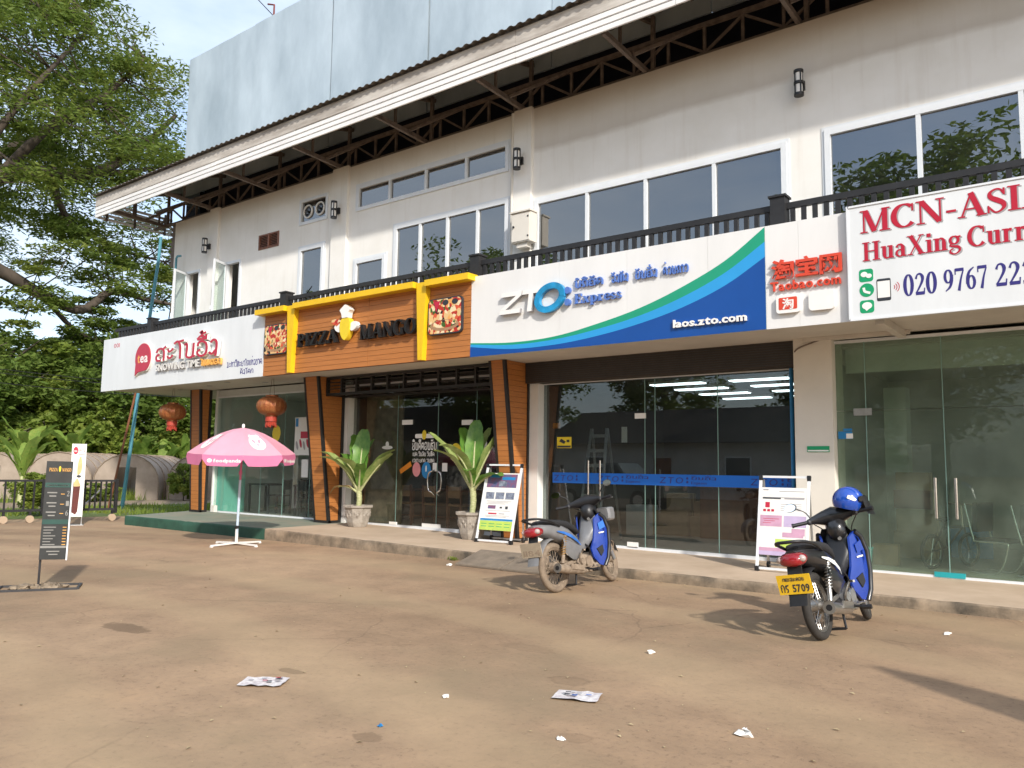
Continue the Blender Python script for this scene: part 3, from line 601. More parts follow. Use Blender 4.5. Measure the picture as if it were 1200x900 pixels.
# timber-clad wedge columns
def wedge(x0, x1, yt, yb, label):
    ys_ = lambda z: yb + (yt - yb) * max(0, min(1, (z - .2) / 3.2)); z0 = ftop(x0, 11.9) - .01; z1 = 3.42
    c = MB().add([(x0, ys_(z0), z0), (x1, ys_(z0), z0), (x1, 12.02, z0), (x0, 12.02, z0), (x0, ys_(z1), z1), (x1, ys_(z1), z1), (x1, 12.02, z1), (x0, 12.02, z1)], [(0, 3, 2, 1), (4, 5, 6, 7), (0, 1, 5, 4), (1, 2, 6, 5), (2, 3, 7, 6), (3, 0, 4, 7)]).build('clad_column', 'wood_seam', B)
    m = MB(); z = z0 + .06; h = .098
    while z < z1 - .02:
        zt = min(z + h, z1); a, b = ys_(z), ys_(zt)
        m.add([(x0 + .03, a - .012, z + .005), (x1 - .03, a - .012, z + .005), (x1 - .03, b - .012, zt), (x0 + .03, b - .012, zt), (x0 + .03, a, z + .005), (x1 - .03, a, z + .005), (x1 - .03, b, zt), (x0 + .03, b, zt)], [(0, 1, 2, 3), (4, 0, 3, 7), (1, 5, 6, 2), (4, 5, 1, 0), (3, 2, 6, 7)])
        m.add([(x1 + .012, a + .06, z + .005), (x1 + .012, 11.97, z + .005), (x1 + .012, 11.97, zt), (x1 + .012, b + .06, zt), (x1, a + .06, z + .005), (x1, 11.97, z + .005), (x1, 11.97, zt), (x1, b + .06, zt)], [(0, 1, 2, 3), (4, 0, 3, 7), (1, 5, 6, 2), (4, 5, 1, 0), (3, 2, 6, 7)])
        z += h
    m.build('cladding', 'wood_orange', c, kind='stuff')
    m = MB(); d = .022
    for x in (x0, x1): m.bar((x, ys_(z0) + .01, z0), (x, ys_(z1) + .01, z1), .06, .06)
    m.bar((x1, 12.0, z0), (x1, 12.0, z1), .07); m.box(x0 - .03, x1 + .03, ys_(z0) - .03, 12.03, z0 - .02, z0 + .06)
    m.build('trim', 'black_paint', c)
wedge(-19.68, -19.26, 11.70, 11.86, '')
wedge(-14.44, -14.0, 11.28, 11.72, '')
wedge(-9.17, -8.85, 11.28, 11.74, '')
box('conduit_box', 'wall_paint', B, -18.95, -18.85, 12.0, 12.1, .25, .42)
# green plate on the pillar
gp = box('house_plate', 'print_green', B, -3.70, -3.39, 11.79, 11.799, 1.775, 1.86)
box('plate_strip', 'white_plastic', gp, -3.69, -3.40, 11.786, 11.789, 1.785, 1.805)
MB().tube(smooth_pts([(-3.88, 11.84, 3.2), (-3.8, 11.78, 3.28), (-3.55, 11.77, 3.36), (-3.4, 11.77, 3.40)], 4), .012, 6).build('cable', 'steel_brown', B)

# ---------------------------------------------------------------- balcony railing (a fence of its own)
rl = thing('balcony_railing', 'black balcony railing with square balusters running above the shop signs', 'railing', (0, 10.62, 3.65))
posts = [-19.85, -14.33, -8.95, -3.62, 1.7]
ends = [-21.7] + posts + [4.9]
MB().box(-21.75, 4.9, -.035, .035, 1.36, 1.44).build('top_rail', 'rail_black', rl); MB().box(-21.75, 4.9, -.02, .02, .70, .74).build('bottom_rail', 'rail_black', rl)
for p in posts: MB().box(p - .1, p + .1, -.1, .1, 0, 1.52).box(p - .12, p + .12, -.12, .12, 1.521, 1.55).build('post', 'rail_black', rl)
bm_ = MB().box(-.029, .029, -.025, .025, .742, 1.358).mesh('baluster'); bm_.materials.append(MATS['rail_black'])
for a, b in zip(ends, ends[1:]):
    n = int(round((b - a - .2) / .148))
    for i in range(n): link('baluster', bm_, rl, (a + .1 + (b - a - .2) * (i + .5) / n, 0, 0))

# ---------------------------------------------------------------- wall lamps, meter box
def lamp(x, label):
    t = thing('wall_lamp', label, 'wall lamp', (x, 11.83 if x < -8 else 11.9, 7.29), 0, 'black up and down wall lamps')
    MB().box(-.05, .05, -.05, 0, -.07, .07).bar((0, -.05, 0), (0, -.11, 0), .05).build('bracket', 'plastic_black', t)
    m = MB()
    for z in (-.2, -.02, .16): m.cyl((0, -.15, z), (0, -.15, z + .04), .072, 16)
    for a in range(4): m.bar((.06 * math.cos(R(45 + a * 90)), -.15 + .06 * math.sin(R(45 + a * 90)), -.18), (.06 * math.cos(R(45 + a * 90)), -.15 + .06 * math.sin(R(45 + a * 90)), .18), .018)
    m.build('cage', 'plastic_black', t, smooth=40)
    for z in (-.155, .025): MB().cyl((0, -.15, z), (0, -.15, z + .13), .052, 14).build('diffuser', 'white_plastic', t, smooth=40)
lamp(-19.40, 'small black wall lamp nearest the left corner above the open casements')
lamp(-14.16, 'small black wall lamp beside the fan vent window')
lamp(-8.93, 'small black wall lamp on the pilaster above the beige meter box')
lamp(-3.68, 'small black wall lamp between the two wide upper windows')
mt = thing('meter_box', 'beige metal electric meter box on the upper wall beside the downpipe', 'meter box', (-8.78, 11.83, 5.65))
MB().box(-.22, .22, -.2, 0, 0, .56).build('cabinet', 'wall_paint', mt); MB().box(-.24, .24, -.24, 0, .562, .59).build('cap', 'wall_paint', mt)
MB().box(-.2, .2, -.215, -.2, .02, .54).build('door', 'wall_paint', mt); MB().cyl((-.15, -.24, .3), (-.15, -.215, .3), .02, 10).box(.16, .19, -.222, -.215, .08, .11).box(.16, .19, -.222, -.215, .45, .48).build('lock', 'plastic_black', mt)
MB().box(-.12, .12, -.16, -.04, -.09, -.001).build('cable_gland', 'wall_paint', mt)

# ================================================================== LETTERING
def arc(cx, cy, rx, ry, a0, a1, th, tn, n=14):
    return [(cx + rx * math.cos(R(a0 + (a1 - a0) * i / n)), cy + ry * math.sin(R(a0 + (a1 - a0) * i / n)), tn + (th - tn) * abs(math.cos(R(a0 + (a1 - a0) * i / n)))) for i in range(n + 1)]
def st(w, *p): return [(x, y, w) for x, y in p]
def sf(x, y, h=.15): return st(.055, (x - h, y), (x + h, y))
def sm(w, *p): return smooth_pts([(x, y, w) for x, y in p], 5)
def smv(*p): return smooth_pts(p, 5)
T, t_ = .19, .06
LO, HI = .0275, .9725
SERIF = {
 'I': (.42, [st(T, (.21, 0), (.21, 1)), sf(.21, LO, .19), sf(.21, HI, .19)]),
 'H': (.98, [st(T, (.22, 0), (.22, 1)), st(T, (.76, 0), (.76, 1)), st(t_, (.25, .51), (.75, .51)), sf(.22, LO, .19), sf(.22, HI, .19), sf(.76, LO, .19), sf(.76, HI, .19)]),
 'M': (1.14, [st(t_, (.16, 0), (.16, 1)), st(T, (.92, 0), (.92, 1)), st(T, (.22, .99), (.54, .03)), st(t_, (.54, .02), (.9, .98)), sf(.16, LO, .13), sf(.92, LO, .19), sf(.16, HI, .13), sf(.96, HI, .15)]),
 'N': (.98, [st(t_, (.17, 0), (.17, 1)), st(t_, (.83, 0), (.83, 1)), st(T, (.2, .97), (.8, .02)), sf(.17, LO, .14), sf(.17, HI, .15), sf(.83, HI, .14)]),
 'A': (.90, [st(t_, (.12, 0), (.44, .98)), st(T, (.43, 1.0), (.76, 0)), st(t_, (.24, .33), (.66, .33)), sf(.12, LO, .12), sf(.76, LO, .16)]),
 'X': (.92, [st(T, (.2, 1), (.74, 0)), st(t_, (.74, 1), (.16, 0)), sf(.2, HI, .18), sf(.74, HI, .13), sf(.16, LO, .13), sf(.74, LO, .18)]),
 'C': (.86, [arc(.47, .5, .37, .485, 48, 318, T + .02, t_, 22), st(t_, (.76, .66), (.76, .98))]),
 'G': (.95, [arc(.47, .5, .37, .485, 48, 318, T + .02, t_, 22), st(t_, (.76, .68), (.76, .98)), st(T, (.73, .03), (.73, .42)), sf(.74, .43, .17)]),
 'O': (.94, [arc(.47, .5, .37, .485, 90, 450, T + .02, t_, 28)]),
 'S': (.66, [smv((.56, .74, .06), (.46, .93, .07), (.30, .96, .07), (.14, .84, .11), (.16, .66, .17), (.34, .52, .2), (.52, .38, .18), (.56, .2, .12), (.42, .05, .07), (.26, .04, .07), (.1, .25, .06)), st(t_, (.57, .70), (.57, .98)), st(t_, (.08, .02), (.08, .32))]),
 'P': (.76, [st(T, (.22, 0), (.22, 1)), arc(.36, .735, .28, .237, 90, -90, T, t_, 14), st(t_, (.2, .97), (.38, .97)), st(t_, (.2, .5), (.38, .5)), sf(.22, LO, .19), sf(.15, HI, .12)]),
 'Z': (.80, [st(t_, (.1, .97), (.72, .97)), st(T, (.66, .97), (.14, .03)), st(t_, (.1, .03), (.72, .03)), st(t_, (.11, .74), (.11, .97)), st(t_, (.72, .03), (.72, .28))]),
 'E': (.80, [st(T, (.22, 0), (.22, 1)), st(t_, (.06, .97), (.68, .97)), st(t_, (.2, .51), (.5, .51)), st(t_, (.06, .03), (.7, .03)), st(t_, (.67, .72), (.67, .98)), st(t_, (.7, .02), (.7, .3)), st(t_, (.5, .4), (.5, .62))]),
 'u': (.72, [st(T, (.2, .66), (.2, .18)), smv((.2, .2, T), (.26, .05, .11), (.4, .03, .06), (.5, .14, .06)), st(T, (.54, .66), (.54, 0)), sf(.13, .635, .1), sf(.47, .635, .1), sf(.6, LO, .1)]),
 'n': (.74, [st(T, (.2, .66), (.2, 0)), smv((.24, .5, .06), (.36, .64, .07), (.5, .58, .13), (.54, .4, T)), st(T, (.54, .42), (.54, 0)), sf(.13, .635, .1), sf(.2, LO, .17), sf(.55, LO, .16)]),
 'r': (.56, [st(T, (.2, .66), (.2, 0)), smv((.24, .46, .06), (.34, .6, .1), (.46, .58, .16)), sf(.13, .635, .1), sf(.2, LO, .18)]),
 'i': (.38, [st(T, (.2, .66), (.2, 0)), st(.2, (.19, .80), (.19, .98)), sf(.13, .635, .1), sf(.2, LO, .17)]),
 'a': (.64, [smv((.12, .5, .13), (.2, .62, .08), (.36, .62, .11), (.44, .48, T)), st(T, (.44, .5), (.44, .06)), arc(.28, .19, .17, .17, 60, 400, .12, .06, 16), sf(.53, LO, .09)]),
 'g': (.64, [arc(.29, .46, .19, .19, 90, 450, .14, .06, 18), smv((.16, .3, .06), (.1, .19, .09), (.3, .14, .11), (.5, .08, .13), (.53, -.1, .1), (.32, -.24, .06), (.1, -.16, .1), (.12, -.02, .07), (.25, .03, .05)), st(.09, (.42, .6), (.6, .62))]),
 'x': (.66, [st(.16, (.14, .66), (.5, 0)), st(t_, (.52, .66), (.1, 0)), sf(.14, .635, .13), sf(.52, .635, .1), sf(.1, LO, .1), sf(.5, LO, .14)]),
 'p': (.72, [st(T, (.2, .66), (.2, -.28)), arc(.36, .33, .24, .31, 130, -140, T, t_, 18), sf(.13, .635, .1), sf(.2, -.26, .17)]),
 'e': (.60, [arc(.33, .33, .23, .31, 5, 320, .16, .06, 20), st(t_, (.15, .36), (.52, .36))]),
 's': (.50, [smv((.4, .5, .05), (.28, .63, .07), (.12, .54, .11), (.18, .38, .15), (.36, .26, .14), (.4, .12, .1), (.24, .02, .06), (.08, .16, .05))]),
 '-': (.42, [st(.1, (.05, .36), (.37, .36))]),
 '0': (.62, [arc(.31, .5, .2, .47, 90, 450, T, t_, 26)]),
 '2': (.62, [smv((.1, .74, .12), (.18, .92, .08), (.34, .95, .1), (.46, .8, .17), (.42, .58, .13), (.22, .26, .09), (.08, .08, .07)), st(.15, (.08, .075), (.54, .075)), st(t_, (.53, .02), (.56, .3))]),
 '9': (.62, [arc(.30, .68, .18, .28, 90, 450, .16, .06, 22), smv((.49, .74, T), (.48, .45, .17), (.38, .2, .12), (.14, .03, .05))]),
 '7': (.62, [st(.14, (.08, .93), (.55, .93)), smv((.53, .9, .07), (.38, .5, .1), (.26, .0, .16)), st(t_, (.08, .72), (.08, .98))]),
 '6': (.62, [arc(.32, .32, .18, .28, 90, 450, .16, .06, 22), smv((.13, .26, T), (.14, .55, .17), (.24, .8, .12), (.48, .97, .05))]),
}
LW = .15
def lo(*st_): return [sm(LW, *s) for s in st_]
LAO = {
 'ສ': (.80, lo(((.35, .40), (.22, .48), (.12, .28), (.2, .05), (.46, .06)), ((.12, .62), (.22, .86), (.45, .9), (.64, .68), (.64, 0)), ((.52, .82), (.78, 1.02)))),
 'ະ': (.55, lo(((.1, .80), (.18, .62), (.34, .66), (.46, .82)), ((.1, .32), (.18, .14), (.34, .18), (.46, .34)))),
 'ໂ': (.62, lo(((.40, 0), (.38, .9), (.2, 1.25), (-.05, 1.12)), ((.2, 1.22), (.62, 1.28)))),
 'ນ': (.80, lo(((.05, .92), (.18, 1), (.22, .7), (.2, .12), (.4, 0), (.6, .12), (.64, .98)), ((.6, .12), (.74, .02)))),
 'ອ': (.78, lo(((.1, .7), (.16, .95), (.4, 1), (.64, .78), (.64, .2), (.4, 0), (.15, .1), (.1, .34), (.3, .45)))),
 'ງ': (.60, lo(((.1, .84), (.3, 1), (.48, .82), (.48, .2), (.44, -.12)), ((.46, .3), (.22, .05), (.04, .2)))),
 'ບ': (.78, lo(((.06, .88), (.16, 1), (.2, .7), (.2, .15), (.4, 0), (.6, .15), (.64, 1)))),
 'ລ': (.76, lo(((.1, .1), (.26, .02), (.3, .3), (.12, .5), (.2, .86), (.45, .95), (.62, .7), (.62, 0)))),
 'ດ': (.78, lo(((.3, .3), (.42, .44), (.22, .5), (.14, .1), (.1, .6), (.25, .95), (.5, .95), (.64, .6), (.64, 0)))),
 'ຈ': (.76, lo(((.1, .85), (.35, 1), (.62, .8), (.62, .2), (.4, 0), (.2, .15), (.3, .4), (.56, .4)))),
 'ທ': (.78, lo(((.06, .9), (.18, 1), (.2, .1), (.32, .02), (.4, .85), (.55, 1), (.64, .7), (.64, 0)))),
 'ຂ': (.78, lo(((.1, .85), (.25, 1), (.3, .8), (.15, .5), (.2, .06), (.45, 0), (.64, .2), (.64, 1)))),
 'ຊ': (.80, lo(((.1, .85), (.25, 1), (.3, .8), (.15, .5), (.2, .06), (.45, 0), (.6, .2), (.6, .8), (.8, 1.05)))),
 'ວ': (.70, lo(((.1, .8), (.35, 1), (.58, .75), (.58, .25), (.4, 0), (.28, .15)))),
 'າ': (.52, lo(((.05, .8), (.2, 1), (.4, .8), (.4, 0)))),
 'ຍ': (.78, lo(((.1, .95), (.18, .6), (.34, .54), (.12, .4), (.14, .1), (.35, 0), (.6, .15), (.64, 1)))),
 'ຕ': (.80, lo(((.3, .3), (.42, .44), (.22, .5), (.14, .1), (.1, .6), (.2, .95), (.36, .8), (.5, .95), (.64, .6), (.64, 0)))),
 'ຮ': (.80, lo(((.1, .7), (.3, .95), (.5, .85), (.76, 1.05)), ((.35, .84), (.15, .6), (.15, .2), (.4, 0), (.62, .2), (.56, .52), (.3, .5)))),
 'ມ': (.80, lo(((.06, .9), (.18, 1), (.22, .3), (.08, .06), (.3, .02), (.6, .15), (.64, 1)))),
 'ຫ': (.78, lo(((.06, .9), (.18, 1), (.2, 0)), ((.22, .3), (.4, .82), (.56, .95), (.64, .7), (.64, 0)))),
 'ໄ': (.46, lo(((.3, 0), (.3, 1.05), (.12, 1.32), (.02, 1.12), (.2, 1.12)))),
 'ແ': (.62, lo(((.12, 1), (.12, .15), (.26, .0)), ((.42, 1), (.42, .15), (.56, .0)))),
 'ກ': (.78, lo(((.12, 0), (.12, .6), (.2, .9), (.45, 1), (.64, .7), (.64, 0)), ((.12, .62), (.28, .58)))),
 'ຣ': (.74, lo(((.1, .7), (.3, .95), (.5, .85), (.7, 1.0)), ((.35, .85), (.2, .55), (.5, .4), (.5, .1), (.3, 0)))),
 'ເ': (.34, lo(((.12, 1), (.12, .15), (.26, .0)))), 'ປ': (.78, lo(((.06, .88), (.16, 1), (.2, .7), (.2, .15), (.4, 0), (.6, .15), (.64, 1.25)))),
 'ຄ': (.78, lo(((.4, .5), (.25, .55), (.3, .35), (.42, .45), (.14, .0), (.1, .6), (.25, .95), (.5, .95), (.64, .6), (.64, 0)))),
}
MARK = {'ີ': lo(((.05, 1.17), (.3, 1.4), (.62, 1.17)), ((.05, 1.17), (.62, 1.17)), ((.6, 1.1), (.62, 1.45))), 'ິ': lo(((.05, 1.17), (.3, 1.4), (.62, 1.17)), ((.05, 1.17), (.62, 1.17))),
        '້': lo(((.2, 1.58), (.36, 1.72), (.32, 1.52), (.6, 1.62))), 'ໍ': lo(((.3, 1.36), (.42, 1.25), (.3, 1.14), (.18, 1.25), (.3, 1.36))), 'ັ': lo(((.1, 1.2), (.25, 1.32), (.35, 1.18), (.62, 1.38))),
        'ົ': lo(((.08, 1.36), (.3, 1.16), (.58, 1.38))), '່': lo(((.38, 1.5), (.38, 1.72)))}
def ribbons_mesh(rib, sx, sz, depth, base=0.0, back=False):
    """rib: list of [(x,z,width)]; front at y=-depth (each ribbon .4 mm further out), body to y=0"""
    m = MB()
    for q, r in enumerate(rib):
        yf = -depth - .0004 * q - base; n = len(r); Lp = []; Rp = []
        for i, (x, z, w_) in enumerate(r):
            a = r[max(0, i - 1)]; b = r[min(n - 1, i + 1)]; dx, dz = b[0] - a[0], b[1] - a[1]; l = math.hypot(dx, dz) or 1
            nx, nz_ = -dz / l * w_ / 2, dx / l * w_ / 2; Lp.append(((x + nx) * sx, (z + nz_) * sz)); Rp.append(((x - nx) * sx, (z - nz_) * sz))
        V = [(p[0], yf, p[1]) for p in Lp] + [(p[0], yf, p[1]) for p in Rp]; F = [(i, n + i, n + i + 1, i + 1) for i in range(n - 1)]
        k = len(V); V += [(p[0], -base, p[1]) for p in Lp] + [(p[0], -base, p[1]) for p in Rp]
        for i in range(n - 1): F += [(i, i + 1, k + i + 1, k + i), (n + i + 1, n + i, k + n + i, k + n + i + 1)]
        F += [(0, k, k + n, n), (n - 1, 2 * n - 1, k + 2 * n - 1, k + n - 1)]
        m.add(V, F)
    return m
_tc = {}
def font_mesh(ch, bold=0.0, depth=.05, res=2):
    key = (ch, bold, depth)
    if key in _tc: return _tc[key]
    c = bpy.data.curves.new('t', 'FONT'); c.body = ch; c.extrude = depth / 2; c.offset = bold; c.resolution_u = res
    o = bpy.data.objects.new('t', c); COL.objects.link(o); dg = bpy.context.evaluated_depsgraph_get(); dg.update()
    me = bpy.data.meshes.new_from_object(o.evaluated_get(dg)); V = np.array([v.co[:] for v in me.vertices]).reshape(-1, 3); F = [tuple(p.vertices) for p in me.polygons]
    bpy.data.objects.remove(o); bpy.data.curves.remove(c); bpy.data.meshes.remove(me); _tc[key] = (V, F); return V, F
def two_tone(o, side):
    o.data.materials.append(MATS[side])
    for p in o.data.polygons:
        if abs(p.normal.y) < .6: p.material_index = 1
def write(text, x0, x1, z0, z1, y, depth, mat, parent, font='sans', name='letter', side=None, bold=0.0, slant=0, gap=.07, per=True, shift=(0, 0)):
    """lettering on a plane facing -y, fitted between x0..x1 with cap height z0..z1; one object for each letter (or one for the word)"""
    items = []; x = 0
    if font == 'sans':
        Hh = font_mesh('H', bold, .01)[0][:, 1].max() if not any(ord(c) > 0x3000 for c in text) else .78
        for ch in text:
            if ch == ' ': x += .3; continue
            V, F = font_mesh(ch, bold, .01); a, b = V[:, 0].min(), V[:, 0].max(); items.append((x - a, V, F)); x += b - a + gap
        W = x - gap
    else:
        tab = SERIF if font == 'serif' else LAO
        for ch in text:
            if ch == ' ': x += .4; continue
            if font == 'lao' and ch in MARK: items[-1][1].extend(MARK[ch]); continue
            adv, rb = tab[ch]; items.append([x, list(rb)]); x += adv
        W = x; Hh = 1.0
    sx = (x1 - x0) / W; sz = (z1 - z0) / Hh; big = MB(); out = []
    for it in items:
        if font == 'sans':
            V = it[1].copy(); zz = V[:, 2]; m = MB(); m.add([((p[0] + it[0]) * sx + slant * p[1] * sz, -depth if p[2] > 0 else 0, p[1] * sz) for p in V], it[2])
        else:
            m = ribbons_mesh([[(px + it[0], pz, w_) for px, pz, w_ in r] for r in it[1]], sx, sz, depth)
        big.add(m.v, m.f)
        if per:
            o = m.build(name, mat, parent, loc=(x0 + shift[0], y, z0 + shift[1])); out.append(o)
            if side: two_tone(o, side)
    if not per:
        o = big.build(name, mat, parent, loc=(x0 + shift[0], y, z0 + shift[1])); out.append(o)
        if side: two_tone(o, side)
    return out
def rrect(x0, x1, z0, z1, r, n=5):
    p = []
    for cx, cz, a in ((x1 - r, z0 + r, -90), (x1 - r, z1 - r, 0), (x0 + r, z1 - r, 90), (x0 + r, z0 + r, 180)):
        for i in range(n + 1): p.append((cx + r * math.cos(R(a + 90 * i / n)), cz + r * math.sin(R(a + 90 * i / n))))
    return p
def plate(name, mat, parent, poly, y0, y1, **kw): return MB().prism(poly, y0, y1).build(name, mat, parent, **kw)
def oval(cx, cz, rx, rz, n=24, rot=0): return [(cx + rx * math.cos(2 * math.pi * i / n) * math.cos(rot) - rz * math.sin(2 * math.pi * i / n) * math.sin(rot), cz + rx * math.cos(2 * math.pi * i / n) * math.sin(rot) + rz * math.sin(2 * math.pi * i / n) * math.cos(rot)) for i in range(n)]

YS = 10.45
# ---------------------------------------------------------------- tea-shop signboard
s = thing('shop_sign', 'white signboard at the left end with red tea logo and red Lao lettering', 'sign', (0, 0, 0))
box('frame', 'sign_white', s, -22.02, -14.84, YS + .022, YS + .11, 3.39, 4.77)
for a, b in ((-22.03, -18.25), (-18.247, -14.83)): box('panel', 'sign_white', s, a, b, YS, YS + .02, 3.385, 4.79)
write('001', -21.46, -21.16, 4.53, 4.64, YS, .002, 'letter_red', s, bold=.0, per=False, name='number')
lg = [(-19.80 + .37 * math.cos(R(a)), 4.14 + .37 * math.sin(R(a))) for a in range(-60, 212, 12)] + [(-20.16, 3.70), (-20.02, 3.78)]
plate('logo_back', 'letter_edge', s, [(-19.83 + (x + 19.83) * 1.08, 4.12 + (z - 4.12) * 1.07) for x, z in lg], YS - .05, YS)
lo_ = plate('logo', 'letter_red', s, lg, YS - .07, YS - .051)
write('t', -20.05, -19.93, 4.02, 4.26, YS - .07, .004, 'letter_orange', s, bold=.02); write('ea', -19.91, -19.55, 4.02, 4.27, YS - .07, .004, 'white_plastic', s, bold=.02)
write('ສະໂນອີ້ງ', -19.18, -16.42, 3.99, 4.33, YS - .02, .07, 'letter_red', s, 'lao', side='letter_edge')
write('SNOWING TIME', -19.16, -17.22, 3.755, 3.925, YS - .015, .05, 'letter_edge', s, bold=.015, side='print_grey')
write('ໄທມ໌ຂອງ'.replace('໌', ''), -17.18, -16.33, 3.76, 3.89, YS - .015, .05, 'letter_orange', s, 'lao')
write('ມະຫາວິທະຍາໄລແຫ່ງຊາດ', -16.18, -14.86, 3.66, 3.775, YS, .002, 'print_navy', s, 'lao', per=False, name='print')
write('ດົງໂດກ', -15.66, -15.16, 3.48, 3.575, YS, .002, 'print_navy', s, 'lao', per=False, name='print')
# ---------------------------------------------------------------- pizza signboard
s = thing('shop_sign', 'orange plank signboard with yellow beams and black PIZZA MANGO letters', 'sign', (0, 0, 0))
box('backing', 'wood_seam', s, -14.80, -8.945, YS + .012, YS + .1, 3.39, 4.75)
for r_ in range(14):
    z = 3.385 + r_ * .0975
    for a, b in ((-14.81, -13.75), (-13.75, -11.52), (-11.515, -10.0), (-10.0, -8.94)): box('plank', 'wood_orange', s, a + .001, b - .001, YS - .002 - .001 * ((r_ * 7 + int(-a)) % 3), YS + .012, z + .003, z + .0945)
for cx in (-13.78, -10.03):
    MB().prism([(cx - .05, 3.39), (cx + .05, 3.39), (cx + .125, 4.80), (cx - .125, 4.80)], YS - .12, YS - .004).build('yellow_post', 'yellow_paint', s)
for a, b, zz in ((-14.93, -13.93, 0), (-13.63, -10.17, .01), (-9.88, -8.86, 0)): box('yellow_beam', 'yellow_paint', s, a, b, YS - .2, YS + .1, 4.70 + zz, 4.81 + zz)
MB().box(-14.80, -8.945, YS + .0, YS + .1, 4.812, 4.83).build('cap', 'yellow_paint', s)
write('PIZZA', -13.56, -12.30, 3.905, 4.17, YS - .03, .09, 'letter_black', s, 'serif')
write('MANGO', -11.66, -10.16, 3.895, 4.18, YS - .03, .09, 'letter_black', s, 'serif')
em = plate('mango_emblem', 'sticker_yellow', s, smooth_pts([(-12.05, 3.92), (-11.95, 4.02), (-11.9, 4.2), (-11.94, 4.33), (-12.06, 4.37), (-12.17, 4.32), (-12.2, 4.18), (-12.16, 4.02)], 4, True), YS - .14, YS - .03)
hat = smooth_pts([(-12.13, 4.36), (-12.16, 4.46), (-12.2, 4.52), (-12.12, 4.58), (-12.05, 4.62), (-11.98, 4.58), (-11.9, 4.52), (-11.95, 4.46), (-11.97, 4.36)], 3)
plate('chef_hat', 'white_plastic', em, hat, YS - .15, YS - .031)
for sg, mt_ in ((-1, 'white_plastic'), (1, 'white_plastic')):
    plate('emblem_arm', mt_, em, smooth_pts([(-12.05 + sg * .15, 4.24), (-12.05 + sg * .27, 4.27), (-12.05 + sg * .33, 4.2), (-12.05 + sg * .27, 4.12), (-12.05 + sg * .15, 4.1)], 3, True)[::-1 if sg < 0 else 1], YS - .12, YS - .032)
plate('emblem_pizza', 'pizza_print', em, smooth_pts([(-12.3, 4.22), (-12.46, 4.3), (-12.42, 4.36), (-12.22, 4.33)], 3, True), YS - .125, YS - .033)
for x0 in (-14.74, -9.90):
    plate('photo_box', 'print_dark', s, rrect(x0, x0 + .80, 3.82, 4.47, .08), YS - .06, YS - .006)
    ph = plate('pizza_photo', 'pizza_print', s, rrect(x0 + .02, x0 + .78, 3.84, 4.45, .07), YS - .064, YS - .0605)
    plate('photo_dough', 'wood_ply', ph, oval(x0 + .40, 3.98, .34, .10), YS - .0665, YS - .0645); plate('photo_topping', 'pizza_print', ph, oval(x0 + .40, 4.0, .28, .07), YS - .0685, YS - .067)
    for k in range(3): plate('photo_shade', 'print_dark', ph, oval(x0 + .2 + k * .22, 4.38, .07, .05), YS - .0668, YS - .0646)
    plate('photo_chilli', 'letter_red', ph, [(x0 + .14, 4.42), (x0 + .2, 4.22), (x0 + .3, 4.42)], YS - .0695, YS - .0672)
# ---------------------------------------------------------------- express signboard
s = thing('shop_sign', 'white and blue signboard with ZTO Express letters and a swooping green stripe', 'sign', (0, 0, 0))
box('frame', 'sign_white_warm', s, -8.93, -3.775, YS + .022, YS + .11, 3.385, 4.765)
xp = [-8.938, -7.10, -5.88, -4.59, -3.772]
for a, b in zip(xp, xp[1:]): box('panel', 'sign_white_warm', s, a + .0015, b - .0015, YS, YS + .02, 3.37, 4.775)
CX = [-8.937, -8.04, -7.19, -6.40, -5.66, -4.98, -4.33, -3.773]
for nm, cz, d in (('band_green', [3.615, 3.555, 3.58, 3.705, 3.87, 4.10, 4.39, 4.765], .003), ('band_cyan', [3.59, 3.515, 3.53, 3.62, 3.755, 3.95, 4.22, 4.565], .006), ('band_blue', [3.545, 3.445, 3.445, 3.515, 3.635, 3.80, 4.04, 4.355], .009)):
    top = smooth_pts(list(zip(CX, cz)), 6); m = MB()
    m.grid([[(x, YS - d, 3.371) for x, z in top], [(x, YS - d, z) for x, z in top]]); m.grid([[(x, YS - d, z) for x, z in top], [(x, YS, z) for x, z in top]]); m.build('stripe', nm, s)
def poly_letter(name, polys, y, depth, mat, par, side=None):
    m = MB()
    for i, p in enumerate(polys): m.prism(p, y - depth - .0005 * i, y)
    o = m.build(name, mat, par)
    if side: two_tone(o, side)
Zs = .12
def it(p, x0, z0, w_, h): return [(x0 + x * w_ + Zs * z * h, z0 + z * h) for x, z in p]
poly_letter('letter', [it([(0, 0), (1, 0), (1, .2), (0, .2)], -8.25, 4.02, .42, .36), it([(0, .8), (1, .8), (1, 1), (0, 1)], -8.25, 4.02, .42, .36), it([(0, .2), (.28, .2), (1, .8), (.72, .8)], -8.25, 4.02, .42, .36)], YS - .02, .06, 'white_plastic', s, 'print_grey')
poly_letter('letter', [it([(0, .8), (1, .8), (1, 1), (0, 1)], -7.82, 4.02, .36, .36), it([(.38, 0), (.62, 0), (.62, .8), (.38, .8)], -7.82, 4.02, .36, .36)], YS - .02, .06, 'white_plastic', s, 'print_grey')
rg = [];
for i in range(41):
    a = 2 * math.pi * i / 40; rg.append((-7.24 + .235 * math.cos(a) + .05 * math.sin(a), 4.20 + .19 * math.sin(a), .10))
ribbons_mesh([rg], 1, 1, .07).build('letter', 'logo_blue', s, loc=(0, YS - .02, 0))
for z in (4.09, 4.28): plate('colon_dot', 'letter_blue', s, oval(-6.91, z, .05, .055), YS - .07, YS - .01)
lxs = [('ບໍລິສັດ', -6.80, -6.27), ('ຈົງທົງ', -6.14, -5.84), ('ຂົນສົ່ງ', -5.73, -5.36), ('ດ່ວນລາວ', -5.27, -4.87)]
